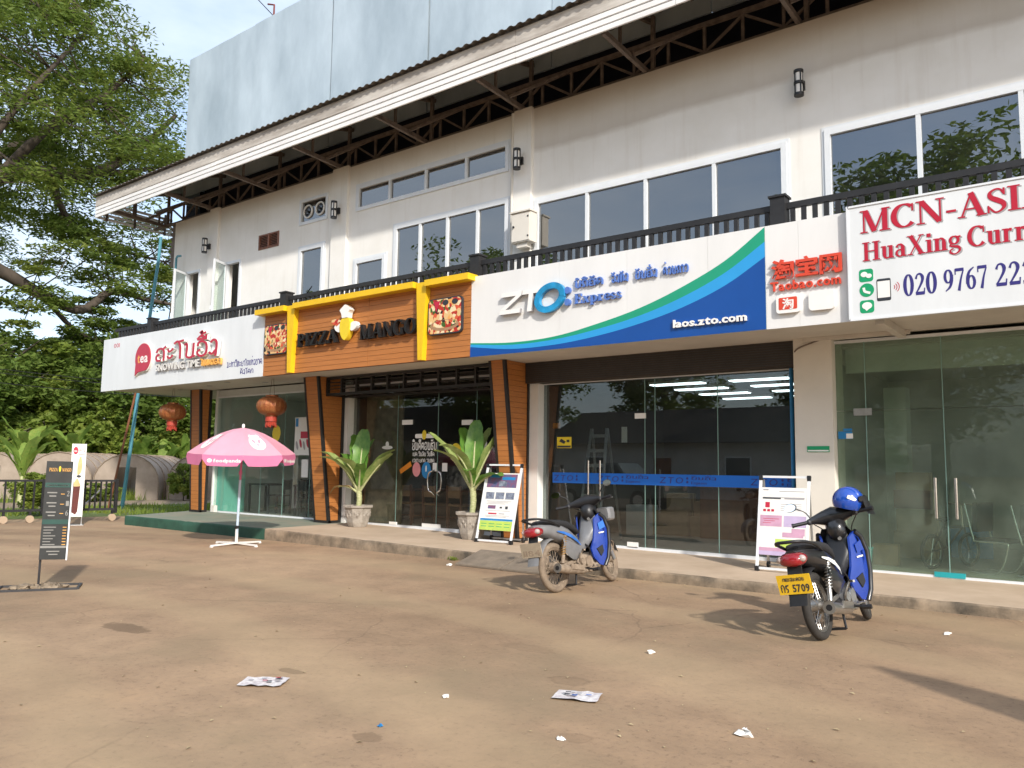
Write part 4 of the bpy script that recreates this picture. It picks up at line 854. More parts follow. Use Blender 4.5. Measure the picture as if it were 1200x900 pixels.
for w_, a, b in lxs: write(w_, a, b, 4.305, 4.415, YS - .01, .03, 'letter_blue', s, 'lao')
write('Express', -6.80, -5.95, 4.05, 4.205, YS - .01, .035, 'letter_blue', s, 'serif')
write('laos.zto.com', -5.11, -4.03, 3.515, 3.625, YS - .015, .03, 'white_plastic', s, bold=.025, gap=.05)
# ---------------------------------------------------------------- Taobao panel
s = thing('shop_sign', 'narrow white signboard with red Taobao letters and two raised square tiles', 'sign', (0, 0, 0))
box('frame', 'sign_white_warm', s, -3.765, -2.7, YS + .022, YS + .11, 3.385, 4.765)
for a, b in ((-3.770, -3.33), (-3.328, -2.66)): box('panel', 'sign_white_warm', s, a, b, YS, YS + .02, 3.37, 4.775)
write('淘宝网', -3.68, -2.78, 4.04, 4.25, YS - .012, .04, 'taobao_red', s, bold=.03)
write('Taobao.com', -3.70, -2.80, 3.865, 3.985, YS - .01, .03, 'taobao_red', s, bold=.02)
plate('tile', 'white_plastic', s, rrect(-3.62, -3.31, 3.555, 3.79, .04), YS - .05, YS - .004); plate('tile', 'white_plastic', s, rrect(-3.20, -2.88, 3.55, 3.80, .05), YS - .05, YS - .004)
q = plate('tile_face', 'taobao_red', s, rrect(-3.585, -3.345, 3.60, 3.76, .015), YS - .053, YS - .051); write('淘', -3.54, -3.39, 3.615, 3.735, YS - .053, .003, 'white_plastic', s, bold=.02)
# ---------------------------------------------------------------- currency-exchange board
s = thing('shop_sign', 'white printed board at the right edge with red MCN-ASIA and a phone number', 'sign', (0, 0, 0))
YM = 10.39
box('board', 'sign_white', s, -2.68, 1.9, YM, YM + .03, 3.385, 4.795); MB().box(-2.69, 1.9, YM - .012, YM + .05, 4.796, 4.82).box(-2.705, -2.681, YM - .012, YM + .05, 3.38, 4.82).box(-2.69, 1.9, YM - .012, YM + .05, 3.36, 3.384).build('edge_trim', 'white_alu', s)
for tx, a, b, c, d in (('MCN-ASIA', -2.55, -.55, 4.45, 4.735), ('HuaXing', -2.53, -1.44, 4.095, 4.33), ('Currency', -1.38, -.35, 4.095, 4.33)):
    tx = tx.replace('cy', 'ee') if False else tx
    if 'Curr' in tx: tx = 'Curr'; b = -.80
    write(tx, a, b, c, d, YM, .0015, 'print_grey', s, 'serif', name='shade_letter', shift=(.016, -.014), per=False); write(tx, a, b, c, d, YM - .002, .002, 'print_red', s, 'serif')
for tx, a, b in (('020', -2.08, -1.71), ('9767', -1.65, -1.19), ('222', -1.13, -.74)): write(tx, a, b, 3.60, 3.865, YM, .002, 'print_navy', s, 'serif')
for z, k in ((3.84, 0), (3.65, 1), (3.45, 2)):
    ic = plate('app_icon', 'print_green', s, rrect(-2.575, -2.41, z - .005, z + .155, .035) if k != 1 else oval(-2.49, z + .08, .085, .085), YM - .002, YM)
    if k == 0: plate('bubble', 'white_plastic', ic, oval(-2.515, z + .09, .04, .033), YM - .004, YM - .0021); plate('bubble', 'white_plastic', ic, oval(-2.46, z + .066, .034, .028), YM - .0055, YM - .0041)
    elif k == 1: ribbons_mesh([sm(.03, (-2.525, z + .115), (-2.515, z + .07), (-2.49, z + .055), (-2.45, z + .04))], 1, 1, .002).build('handset', 'white_plastic', ic, loc=(0, YM - .0021, 0))
    else: plate('bubble', 'white_plastic', ic, oval(-2.492, z + .085, .058, .045), YM - .004, YM - .0021); plate('bubble', 'white_plastic', ic, [(-2.50, z + .02), (-2.46, z + .05), (-2.52, z + .05)], YM - .0045, YM - .0021)
ph = plate('phone_icon', 'print_dark', s, rrect(-2.375, -2.215, 3.575, 3.85, .02), YM - .002, YM); plate('phone_screen', 'white_plastic', ph, [(-2.365, 3.615), (-2.225, 3.615), (-2.225, 3.82), (-2.365, 3.82)], YM - .004, YM - .0021)
for k in range(3): ribbons_mesh([[(x, z, .008) for x, z, _ in arc(-2.2, 3.73, .03 + .025 * k, .03 + .025 * k, -45, 45, .01, .01, 8)]], 1, 1, .002).build('signal_arc', 'print_red', s, loc=(0, YM, 0))

# ---------------------------------------------------------------- stickers and prints on the glass (parts of the shopfronts)
pm('band_strip', (.012, .15, .62), .35, .04, 3)
bs = box('blue_strip', 'band_strip', zto_f, -8.40, -4.06, 12.188, 12.194, 1.235, 1.42)
for x in (-8.38, -7.45, -6.25, -4.70):
    write('ZTO', x, x + .42, 1.275, 1.375, 12.188, .002, 'print_navy', bs, bold=.0, slant=.15, gap=.2); plate('dot', 'print_navy', bs, oval(x + .50, 1.30, .02, .02, 10), 12.186, 12.188); plate('dot', 'print_navy', bs, oval(x + .50, 1.36, .02, .02, 10), 12.186, 12.188)
    if x > -8: write('Express', x + .56, x + .84, 1.27, 1.31, 12.188, .002, 'print_navy', bs, 'serif', per=False); write('ຂົນສົ່ງ', x + .56, x + 1.0, 1.34, 1.38, 12.188, .002, 'print_navy', bs, 'lao', per=False)
cc = box('camera_notice', 'sticker_yellow', zto_f, -8.31, -8.0, 12.188, 12.194, 1.86, 2.06); MB().box(-8.30, -8.01, 12.185, 12.188, 1.87, 1.905).prism([(-8.26, 1.98), (-8.22, 2.03), (-8.12, 1.98), (-8.15, 1.935)], 12.185, 12.188).box(-8.1, -8.04, 12.185, 12.188, 1.965, 2.01).build('notice_print', 'print_dark', cc)
box('paper_note', 'paper', zto_f, -6.98, -6.87, 12.21, 12.212, 1.95, 2.22); box('paper_note', 'sticker_orange', zto_f, -8.42, -8.26, 12.21, 12.212, 2.22, 2.32)
YP = 12.213
write('ຍິນດີຕ້ອນຮັບ', -12.0, -11.30, 1.84, 1.99, YP, .003, 'white_plastic', piz_f, 'lao', per=False, name='window_print')
write('ເປີດ ວັນຈັນ ວັນທິດ'.replace('ເປີດ', 'ເປດ'), -11.98, -11.36, 1.71, 1.78, YP, .003, 'white_plastic', piz_f, 'lao', per=False, name='window_print')
write('ເວລາ ຍກດ ວນທດ', -11.98, -11.36, 1.58, 1.65, YP, .003, 'paper', piz_f, 'lao', per=False, name='window_print')
plate('window_sticker', 'white_plastic', piz_f, rrect(-11.92, -11.38, 2.08, 2.17, .03), YP - .004, YP); plate('window_sticker', 'sticker_yellow', piz_f, oval(-11.66, 2.15, .06, .1), YP - .006, YP - .004)
plate('window_sticker', 'sticker_pink', piz_f, oval(-11.86, 1.43, .115, .15), YP - .004, YP); plate('window_sticker', 'sticker_blue', piz_f, oval(-11.58, 1.42, .13, .17), YP - .004, YP)
plate('window_sticker', 'white_plastic', piz_f, oval(-11.585, 1.45, .02, .07, 8), YP - .006, YP - .004)
plate('window_sticker', 'sticker_orange', piz_f, [(-12.32, 1.33), (-12.0, 1.5), (-12.04, 1.6), (-12.36, 1.42)], YP - .004, YP)
plate('window_sticker', 'white_plastic', piz_f, [(-11.40, 1.40), (-11.29, 1.40), (-11.29, 1.57), (-11.40, 1.57)], YP - .004, YP); plate('window_sticker', 'white_plastic', piz_f, [(-11.14, 1.4), (-11.0, 1.4), (-11.0, 1.57), (-11.14, 1.57)], YP - .004, YP)
plate('window_sticker', 'sticker_yellow', piz_f, oval(-10.78, 1.78, .15, .19), YP - .004, YP)
for cx in (-12.75, -10.02):
    fl = plate('window_sticker', 'paper', piz_f, oval(cx, 1.89, .16, .04), YP - .004, YP); plate('window_sticker', 'paper', piz_f, oval(cx, 1.96, .05, .06), YP - .006, YP - .0041)
box('blue_sticker', 'sticker_blue', mcn_f, -3.31, -3.12, 11.956, 11.962, 1.965, 2.07); box('blue_sticker', 'sticker_blue', mcn_f, -3.24, -3.12, 11.956, 11.962, 2.08, 2.11); box('white_sticker', 'white_plastic', mcn_f, -3.2, -3.11, 11.953, 11.956, 1.97, 2.04)
YTg = 12.19
pz = box('poster', 'paper', tea_f, -15.9, -15.34, YTg - .004, YTg, 1.72, 2.62); box('poster_block', 'letter_red', pz, -15.68, -15.36, YTg - .006, YTg - .0041, 2.12, 2.28); box('poster_block', 'sticker_blue', pz, -15.88, -15.78, YTg - .006, YTg - .0041, 2.4, 2.6)
for k in range(4): plate('poster_figure', 'letter_red' if k % 2 else 'print_grey', pz, oval(-15.8 + k * .13, 1.95 + .05 * (k % 2), .04, .11, 12, .3), YTg - .0065, YTg - .0042)
box('notice', 'paper', tea_f, -15.6, -15.36, YTg - .004, YTg, 1.2, 1.62); plate('window_sticker', 'sticker_yellow', tea_f, oval(-16.62, 2.25, .16, .2), YTg - .004, YTg)

# ================================================================== MOTORBIKES  (local: x forward, y left, z up; rear axle at x=0)
pm('bike_grey', (.20, .20, .205), .35, .12, 8, coat=.25)
pm('bike_black', (.02, .02, .022), .28, .1, 8, coat=.4)
pm('bike_blue', (.008, .040, .30), .25, .08, 6, coat=.5)
pm('bike_blue_pale', (.03, .17, .58), .28, .12, 6, coat=.4)
pm('tail_red', (.30, .012, .018), .15, .1, 14, coat=.8)
pm('lens_clear', (.55, .45, .42), .15, .2, 20)
pm('plate_yellow', (.80, .50, .02), .45, .08, 8)
pm('plate_dusty', (.40, .33, .24), .8, .15, 10)
pm('mirror_glass', (.75, .80, .85), .05, .05, 4, metal=1)
pm('spring', (.50, .50, .48), .35, .1, 20, metal=.8)
pm('spring_rust', (.36, .20, .06), .5, .2, 20, metal=.3)
def ring(x, z, hw, hh, n=14, e=2.6, y=0):
    out = []
    for i in range(n):
        a = 2 * math.pi * i / n; c, s_ = math.cos(a), math.sin(a)
        out.append((x, y + hw * math.copysign(abs(c) ** (2 / e), c), z + hh * math.copysign(abs(s_) ** (2 / e), s_)))
    return out
def make_bike(label, body, dusty, plate_mat, lean, bar_turn, plate_text, loc, rz, sc, extra):
    t = thing('motorbike', label, 'motorbike', loc, rz); t.scale = (sc, sc, sc); t.rotation_euler = (lean, 0, rz)
    ty = 'rubber_dusty' if dusty else 'rubber'; stl = 'steel_dusty' if dusty else 'steel'
    def wheel(x, y, tr, axis_turn=0):
        W = MB().torus((0, 0, 0), .245, tr, 'y', 40, 10).xf(Matrix.Translation((x, y, .28))).build('wheel', ty, t, smooth=60)
        m = MB().torus((0, 0, 0), .205, .014, 'y', 40, 6).torus((0, -.018, 0), .212, .006, 'y', 40, 5).torus((0, .018, 0), .212, .006, 'y', 40, 5)
        m.xf(Matrix.Translation((x, y, .28))).build('rim', stl, W, smooth=60)
        m = MB().cyl((0, -.06, 0), (0, .06, 0), .035, 14).cyl((0, -.035, 0), (0, .035, 0), .062, 18).xf(Matrix.Translation((x, y, .28))).build('hub', stl, W, smooth=40)
        m = MB()
        for i in range(28):
            a = 2 * math.pi * i / 28; b = a + (.5 if i % 2 else -.5); s_ = -1 if (i // 2) % 2 else 1
            m.tube([(.05 * math.cos(b), s_ * .03, .05 * math.sin(b)), (.2 * math.cos(a), 0, .2 * math.sin(a))], .0028, 4, cap=False)
        m.xf(Matrix.Translation((x, y, .28))).build('spokes', stl, W, kind='stuff')
        return W
    wheel(0, 0, .038)
    # --- rear: swing arm, shocks, chain case, silencer
    for s_ in (-1, 1):
        MB().bar((0, s_ * .075, .28), (.42, s_ * .06, .33), .025, .04).build('swing_arm', stl, t)
        p0, p1 = Vector((.02, s_ * .115, .32)), Vector((.13, s_ * .115, .66)); h = MB()
        hp = []
        for i in range(61):
            f = i / 60; c = p0.lerp(p1, .25 + .62 * f); a = 2 * math.pi * 8 * f; hp.append(c + Vector((.026 * math.cos(a), .026 * math.sin(a), 0)))
        sh_ = MB().cyl(p0, p1, .013, 10).cyl(p0.lerp(p1, -.02), p0.lerp(p1, .26), .022, 10).cyl(p0.lerp(p1, .86), p1, .028, 10).build('shock_absorber', stl, t, smooth=40)
        MB().tube(hp, .006, 6).build('coil_spring', 'spring_rust' if dusty else 'spring', sh_, smooth=60)
    MB().loft([[(x, .08 + dy, z + dz) for dy, dz in ((-.015, -.05), (.02, -.045), (.02, .045), (-.015, .05))] for x, z in ((-.06, .28), (.1, .29), (.3, .31), (.42, .33))]).build('chain_case', 'plastic_black' if not dusty else 'steel_dusty', t)
    ex = MB().tube(smooth_pts([(.66, -.05, .33), (.72, -.1, .24), (.62, -.13, .19), (.40, -.135, .2)], 5), .018, 10).tube([(.44, -.135, .195), (.36, -.14, .205), (.0, -.155, .25), (-.16, -.16, .275)], [.024, .043, .05, .05], 16).build('exhaust', stl, t, smooth=40)
    MB().cyl((-.158, -.16, .275), (-.168, -.16, .2762), .053, 18).build('end_ring', 'steel', ex, smooth=40); MB().cyl((-.166, -.16, .2758), (-.172, -.16, .2766), .026, 14).build('outlet', 'plastic_black', ex)
    MB().bar((.34, -.19, .235), (.05, -.205, .275), .012, .06).build('heat_shield', 'steel' if not dusty else stl, ex)
    # --- engine
    en = MB().loft([ring(x, z, hw, hh, 12, 3.5) for x, z, hw, hh in ((.36, .30, .06, .06), (.40, .30, .105, .10), (.55, .29, .12, .105), (.66, .29, .09, .09), (.69, .29, .04, .05))]).build('engine', 'steel_dark' if not dusty else 'steel_dusty', t, smooth=50)
    m = MB()
    for i in range(7): x = .69 + i * .026; m.loft([ring(x, .33, .075, .07, 12, 4), ring(x + .013, .33, .075, .07, 12, 4)])
    m.build('cylinder_fins', 'steel', en); MB().cyl((.56, -.12, .29), (.56, -.14, .29), .07, 20).cyl((.44, -.11, .3), (.44, -.135, .3), .045, 16).build('crankcase_cover', 'alu' if not dusty else stl, en, smooth=40)
    MB().tube([(.48, -.12, .22), (.48, -.27, .20)], .012, 8).tube([(.48, -.22, .20), (.48, -.30, .20)], .02, 8).build('footpeg', 'plastic_black', t); MB().tube([(.48, .12, .22), (.48, .28, .20)], .012, 8).tube([(.48, .22, .20), (.48, .30, .20)], .02, 8).build('footpeg', 'plastic_black', t)
    MB().tube(smooth_pts([(.36, -.13, .3), (.32, -.16, .36), (.34, -.2, .44)], 4), .01, 6).bar((.34, -.2, .44), (.30, -.25, .44), .02).build('kick_start', stl, t)
    MB().tube([(.45, .1, .2), (.40, .25, .015)], .012, 8).bar((.40, .22, .012), (.40, .28, .012), .05, .015).build('side_stand', stl, t)
    MB().tube([(.3, -.1, .22), (.2, -.14, .06)], .012, 6).tube([(.3, .1, .22), (.2, .14, .06)], .012, 6).tube([(.2, -.14, .06), (.2, .14, .06)], .012, 6).build('centre_stand', 'plastic_black', t)
    # --- bodywork
    S = [(-.36, .735, .045, .03), (-.28, .725, .085, .055), (-.12, .705, .118, .085), (.06, .67, .135, .105), (.24, .61, .13, .11), (.40, .54, .11, .085), (.50, .50, .07, .05)]
    bd = MB().loft([ring(x, z, hw, hh) for x, z, hw, hh in S]).build('tail_body', body, t, smooth=60)
    for s_ in (-1, 1):     # side cover below the seat + blue flash
        m = MB(); rows = []
        for i in range(7):
            f = i / 6; x = .05 + .40 * f; zt = .60 - .12 * f; zb = .48 - .12 * math.sin(f * 2.6) - .04 * f; y_ = s_ * (.125 - .02 * f * f)
            rows.append([(x, y_ + s_ * .008, zt), (x, y_ + s_ * .02, (zt + zb) / 2), (x, y_ - s_ * .01, zb)])
        m.grid(rows, s_ > 0); m.build('side_cover', 'bike_grey' if body == 'bike_grey' else 'bike_black', t, smooth=50)
        m = MB(); m.grid([[(x, s_ * (y_ + .006), z), (x, s_ * (y_ + .007), z + h)] for x, y_, z, h in ((-.05, .133, .675, .012), (.08, .142, .64, .03), (.22, .142, .59, .04), (.36, .128, .53, .028), (.46, .10, .49, .012))], s_ < 0)
        m.build('flash', 'bike_blue_pale' if dusty else 'white_plastic', t)
    SS = [(-.30, .785, .05, .018), (-.22, .79, .09, .03), (-.05, .785, .115, .042), (.12, .77, .12, .045), (.28, .745, .105, .05), (.42, .70, .085, .045), (.52, .655, .06, .03)]
    MB().loft([ring(x, z, hw, hh) for x, z, hw, hh in SS]).build('seat', 'fabric_black', t, smooth=60)
    MB().tube(smooth_pts([(.02, -.13, .74), (-.18, -.145, .80), (-.36, -.11, .835), (-.42, 0, .84), (-.36, .11, .835), (-.18, .145, .80), (.02, .13, .74)], 4), .014, 8).build('grab_rail', 'plastic_black', t, smooth=60)
    MB().loft([ring(x, z, hw, hh, 14, 2.4) for x, z, hw, hh in ((-.27, .70, .10, .05), (-.34, .695, .115, .06), (-.40, .69, .095, .05), (-.425, .69, .05, .03))]).build('tail_light', 'tail_red', t, smooth=60)
    for s_ in (-1, 1): MB().ell((-.375, s_ * .09, .70), (.035, .035, .03), 10, 6).build('turn_signal', 'lens_clear', t, smooth=60)
    rows = []
    for i in range(9):
        a = R(60 + 95 * i / 8); r_ = .33; x, z = r_ * math.cos(a), .28 + r_ * math.sin(a); rows.append([(x, -.06, z - .01), (x, -.045, z + .012), (x, .045, z + .012), (x, .06, z - .01)])
    rows += [[(-.36, -.075, .46), (-.365, -.05, .47), (-.365, .05, .47), (-.36, .075, .46)], [(-.40, -.075, .33), (-.405, -.05, .33), (-.405, .05, .33), (-.40, .075, .33)]]
    MB().grid(rows).grid([[(x - .006, y_ * .98, z - .004) for x, y_, z in r_] for r_ in rows], True).build('rear_fender', 'bike_grey' if dusty else 'plastic_black', t, smooth=60)
    MB().bar((-.33, 0, .66), (-.38, 0, .46), .12, .02).build('plate_bracket', 'plastic_black', t)
    P = Matrix.Translation((-.405, 0, .50)) @ Matrix.Rotation(R(-90), 4, 'Z') @ Matrix.Rotation(R(10), 4, 'X')
    pl = MB().box(-.14, .14, -.004, .004, -.08, .08).build('number_plate', plate_mat, t); pl.matrix_local = P
    for tx, a, b, c, d, f in plate_text: write(tx, a, b, c, d, -.0045, .002, 'print_dark', pl, f, name='plate_print', bold=.02 if f == 'sans' else 0, per=False) if not dusty else write(tx, a, b, c, d, -.0045, .002, 'steel_dusty', pl, f, name='plate_print', bold=.02, per=False)
    # --- front: underbone, leg shields, fork (turned with the bars)
    MB().loft([ring(x, z, hw, hh, 12, 3) for x, z, hw, hh in ((.46, .50, .07, .055), (.58, .47, .065, .06), (.69, .52, .07, .07), (.77, .62, .105, .075), (.83, .74, .125, .08), (.87, .84, .10, .07))]).build('centre_cover', body if body == 'bike_grey' else 'plastic_black', t, smooth=60)
    for s_ in (-1, 1):
        ol = [(.785, .80), (.77, .66), (.745, .54), (.70, .44), (.725, .33), (.79, .24), (.85, .22), (.90, .31), (.935, .48), (.945, .66), (.905, .80), (.85, .85)]
        cx, cz = .84, .55
        def yy(x): return .055 + .165 * max(0, min(1, (x - .60) / .36)) ** 1.1
        m = MB(); n = len(ol); ring0 = [(x, s_ * yy(x), z) for x, z in ol]; ring1 = [(cx + (x - cx) * .5, s_ * (yy(cx + (x - cx) * .5) + .012), cz + (z - cz) * .55) for x, z in ol]
        bk = [(x, s_ * (yy(x) - .02), z) for x, z in ol]; cpt = (cx, s_ * (yy(cx) + .015), cz)
        V = bk + ring0 + ring1 + [cpt]; F = []
        for i in range(n):
            k = (i + 1) % n; q1 = (i, k, n + k, n + i); q2 = (n + i, n + k, 2 * n + k, 2 * n + i); q3 = (2 * n + i, 2 * n + k, 3 * n)
            F += [q[::-1] if s_ > 0 else q for q in (q1, q2, q3)]
        m.add(V, F); lsd = m.build('leg_shield', 'bike_blue', t, smooth=50)
        MB().tube([(x, s_ * (yy(x) + .002), z) for x, z in ol[6:]], .026, 8).build('shield_edge', 'bike_black', lsd, smooth=50)
        o_ = [(.755, .43), (.83, .47), (.84, .39), (.80, .34)]
        MB().add([(x, s_ * (yy(x) + .022), z) for x, z in o_] + [(x, s_ * (yy(x) + .005), z) for x, z in o_], [(0, 1, 2, 3) if s_ < 0 else (3, 2, 1, 0)] + [(i, (i + 1) % 4, 4 + (i + 1) % 4, 4 + i) for i in range(4)]).build('shield_vent', 'plastic_black', lsd)
        MB().bar((.80, s_ * (yy(.80) + .02), .615), (.87, s_ * (yy(.87) + .02), .622), .006, .014).build('shield_mark', 'white_plastic', lsd)
        MB().add([(x, s_ * (yy(x) + .024), z) for x, z in ((.80, .73), (.87, .765), (.89, .68), (.81, .65))], [(0, 1, 2, 3) if s_ < 0 else (3, 2, 1, 0)]).build('shield_highlight', 'bike_blue_pale' if dusty else 'bike_blue', lsd)
    rows = []
    for z, w_, dx in ((.90, .12, 0), (.78, .19, .03), (.60, .2, .055), (.42, .17, .02), (.28, .12, -.06)): rows.append([(.93 + dx - .10 * (abs(j) / 4) ** 2, w_ * j / 4, z) for j in range(-4, 5)])
    MB().grid(rows).grid([[(x - .012, y_ * .98, z) for x, y_, z in r_] for r_ in rows], True).build('front_apron', 'bike_black', t, smooth=60)
    piv = Matrix.Translation((.95, 0, .8)) @ Matrix.Rotation(bar_turn, 4, Vector((-.42, 0, .9)).normalized()) @ Matrix.Translation((-.95, 0, -.8))
    def turned(mb, name, mat, par=t, **kw): return mb.xf(piv).build(name, mat, par, **kw)
    m = MB().torus((0, 0, 0), .245, .033, 'y', 40, 10).xf(Matrix.Translation((1.22, 0, .28))); W = turned(m, 'wheel', ty, smooth=60)
    turned(MB().torus((0, 0, 0), .205, .013, 'y', 40, 6).torus((0, -.016, 0), .211, .005, 'y', 40, 5).torus((0, .016, 0), .211, .005, 'y', 40, 5).xf(Matrix.Translation((1.22, 0, .28))), 'rim', stl, W, smooth=60)
    turned(MB().cyl((1.22, -.06, .28), (1.22, .06, .28), .045, 16), 'hub', stl, W, smooth=40)
    m = MB()
    for i in range(28):
        a = 2 * math.pi * i / 28; b = a + (.5 if i % 2 else -.5); s_ = -1 if (i // 2) % 2 else 1
        m.tube([(1.22 + .04 * math.cos(b), s_ * .03, .28 + .04 * math.sin(b)), (1.22 + .2 * math.cos(a), 0, .28 + .2 * math.sin(a))], .0028, 4, cap=False)
    turned(m, 'spokes', stl, W, kind='stuff')
    for s_ in (-1, 1): turned(MB().tube([(.97, s_ * .065, .78), (1.12, s_ * .075, .48), (1.22, s_ * .08, .27)], [.024, .026, .022], 10), 'fork_leg', body if dusty else 'plastic_black', smooth=50)
    rows = []
    for i in range(11):
        a = R(18 + 130 * i / 10); r_ = .295; x, z = 1.22 + r_ * math.cos(a), .28 + r_ * math.sin(a); rows.append([(x, -.062, z - .03), (x, -.05, z), (x, 0, z + .012), (x, .05, z), (x, .062, z - .03)])
    turned(MB().grid(rows).grid([[(x, y_ * .96, z - .006) for x, y_, z in r_] for r_ in rows], True), 'front_fender', 'bike_grey', smooth=60)
    # handlebar cowl along y
    def yring(y_, x, z, hx, hz, n=12): return [(x + hx * math.cos(2 * math.pi * i / n), y_, z + hz * math.sin(2 * math.pi * i / n)) for i in range(n)]
    CW = [(-.23, .80, 1.0, .025, .025), (-.17, .84, 1.01, .05, .04), (-.09, .90, 1.01, .095, .07), (0, .92, 1.015, .12, .088), (.09, .90, 1.01, .095, .07), (.17, .84, 1.01, .05, .04), (.23, .80, 1.0, .025, .025)]
    turned(MB().loft([yring(*c) for c in CW]), 'handlebar_cowl', 'bike_black' if not dusty else 'plastic_black', smooth=60)
    turned(MB().loft([ring(x, z, hw, hh, 12, 2.6) for x, z, hw, hh in ((.755, .88, .03, .03), (.785, .88, .075, .08), (.87, .88, .10, .13), (.95, .86, .09, .12), (1.0, .85, .05, .07))]), 'steering_cover', 'bike_black' if not dusty else 'plastic_black', smooth=60)
    turned(MB().ell((1.01, 0, 1.0), (.05, .1, .06), 14, 8), 'headlight', 'lens_clear', smooth=60)
    turned(MB().box(.84, .845, -.05, .05, .99, 1.05).xf(Matrix.Translation((.86, 0, 1.03)) @ Matrix.Rotation(R(-50), 4, 'Y') @ Matrix.Translation((-.84, 0, -1.02))), 'instrument', 'steel', smooth=0)
    for s_ in (-1, 1):
        turned(MB().tube([(.80, s_ * .22, 1.0), (.75, s_ * .36, 1.0)], .018, 10).tube([(.752, s_ * .355, 1.0), (.747, s_ * .37, 1.0)], .022, 10), 'grip', 'plastic_black', smooth=50)
        turned(MB().tube(smooth_pts([(.82, s_ * .2, 1.0), (.88, s_ * .24, 1.0), (.84, s_ * .36, .99)], 4), .007, 6), 'brake_lever', 'steel' if s_ < 0 else 'plastic_black')
        turned(MB().ell((.80, s_ * .215, 1.0), (.03, .025, .03), 10, 6), 'switch_housing', 'steel_dark', smooth=60)
        if not (extra == 'helmet' and s_ < 0):
            md = turned(MB().tube(smooth_pts([(.81, s_ * .19, 1.02), (.82, s_ * .23, 1.10), (.80, s_ * .30, 1.15)], 4), .006, 6), 'mirror', 'plastic_black')
            turned(MB().ell((0, 0, 0), (.018, .062, .042), 14, 8).xf(Matrix.Translation((.79, s_ * .345, 1.17)) @ Matrix.Rotation(R(s_ * 14), 4, 'Z')), 'mirror_shell', 'plastic_black', md, smooth=60)
            turned(MB().prism(oval(0, 0, .056, .037, 20), -.002, .002).xf(Matrix.Translation((.771, s_ * .349, 1.17)) @ Matrix.Rotation(R(-90 + s_ * 14), 4, 'Z')), 'mirror_glass', 'mirror_glass', md)
    MB().cyl((.795, -.045, .80), (.785, -.045, .80), .018, 12).build('ignition', 'alu', t)
    for s_ in (-1, 1):     # control cables looping from the bars to the fork
        turned(MB().tube(smooth_pts([(.83, s_ * .19, 1.0), (.95, s_ * .20, .98), (1.06, s_ * .12, .88), (1.05, s_ * .07, .72)], 5), .005, 6), 'control_cable', 'plastic_black')
    MB().tube(smooth_pts([(.60, -.13, .26), (.5, -.15, .24), (.3, -.12, .26), (.05, -.11, .27)], 4), .006, 6).build('brake_rod', stl, t)
    MB().bar((.52, -.15, .215), (.66, -.17, .225), .015, .012).bar((.66, -.20, .225), (.66, -.14, .225), .03, .012).build('brake_pedal', stl, t)
    for i in range(5): MB().torus((.50 + .035 * i, -.0, .30), .10 - .004 * i, .004, 'x', 18, 4).build('engine_rib', stl, en)
    MB().tube(smooth_pts([(.70, -.06, .36), (.66, -.09, .44), (.60, -.08, .5)], 4), .009, 6).build('hose', 'plastic_black', en)
    if extra == 'bag':
        MB().loft([ring(x, z, hw, hh, 12, 5, -.10) for x, z, hw, hh in ((1.03, .84, .09, .07), (1.06, .84, .11, .085), (1.16, .84, .11, .085), (1.19, .84, .09, .07))]).build('front_box', 'bike_grey', t, smooth=30)
        MB().tube(smooth_pts([(1.0, -.1, .5), (1.16, -.12, .5), (1.2, -.1, .42), (1.1, -.1, .36)], 4), .006, 6).build('cable', 'steel_dusty', t)
    return t
b1 = make_bike('dusty silver and blue motorbike parked by the ramp, mud on both wheels', 'bike_grey', True, 'plate_dusty', R(-9), R(14), [('1184', -.11, .12, -.06, .0, 'sans')], (-5.62, 8.27, 0), R(90), 1.06, 'bag')
b2 = make_bike('black and blue motorbike with yellow number plate and a helmet on its bars', 'bike_black', False, 'plate_yellow', R(-10), R(14), [('ກຣ', -.12, -.05, -.06, .0, 'lao'), ('5709', -.02, .12, -.06, .0, 'sans'), ('ກຳແພງນະຄອນ'.replace('ຳ', '').replace('ພ', 'ມ'), -.09, .09, .03, .055, 'lao')], (-2.28, 7.60, 0), R(88), 1.06, 'helmet')
# helmet hung over the right grip / mirror stalk
bpy.context.view_layer.update()
hp = b2.matrix_world @ Vector((.86, -.17, 1.13))
pm('helmet_blue', (.012, .07, .40), .12, .06, 6, coat=1.0)
h = thing('helmet', 'glossy blue open helmet with a dark visor resting on the black motorbike', 'helmet', hp, R(40))
h.rotation_euler = (R(6), R(8), R(48)); h.scale = (1.08,) * 3
rings = []
for i in range(13):
    a = R(-32 + 122 * i / 12); rr = math.cos(a) if i < 12 else .02
    rg_ = []
    for j in range(28):
        b = 2 * math.pi * j / 28; fr = max(0, math.cos(b)) ** 2; cut = 1.0
        x, y_, z = .145 * rr * math.cos(b), .125 * rr * math.sin(b), .135 * math.sin(a)
        if z < .035 and fr > .25: k = min(1, (fr - .25) / .4); z = z + (.035 - z) * k
        rg_.append((x, y_, z))
    rings.append(rg_)
MB().loft(rings, cap=False).build('shell', 'helmet_blue', h, smooth=60)
MB().loft([[(x * .93, y_ * .93, z * .93 - .004) for x, y_, z in r_] for r_ in rings][::-1], cap=False).build('lining', 'fabric_black', h, smooth=60)
vr = [[((.15 + .02 * k) * math.cos(R(a)) + .02 * k, (.135 + .012 * k) * math.sin(R(a)), .075 - .05 * k) for a in range(-78, 79, 13)] for k in range(4)]
MB().grid(vr).build('visor', 'bike_black', h, smooth=60)
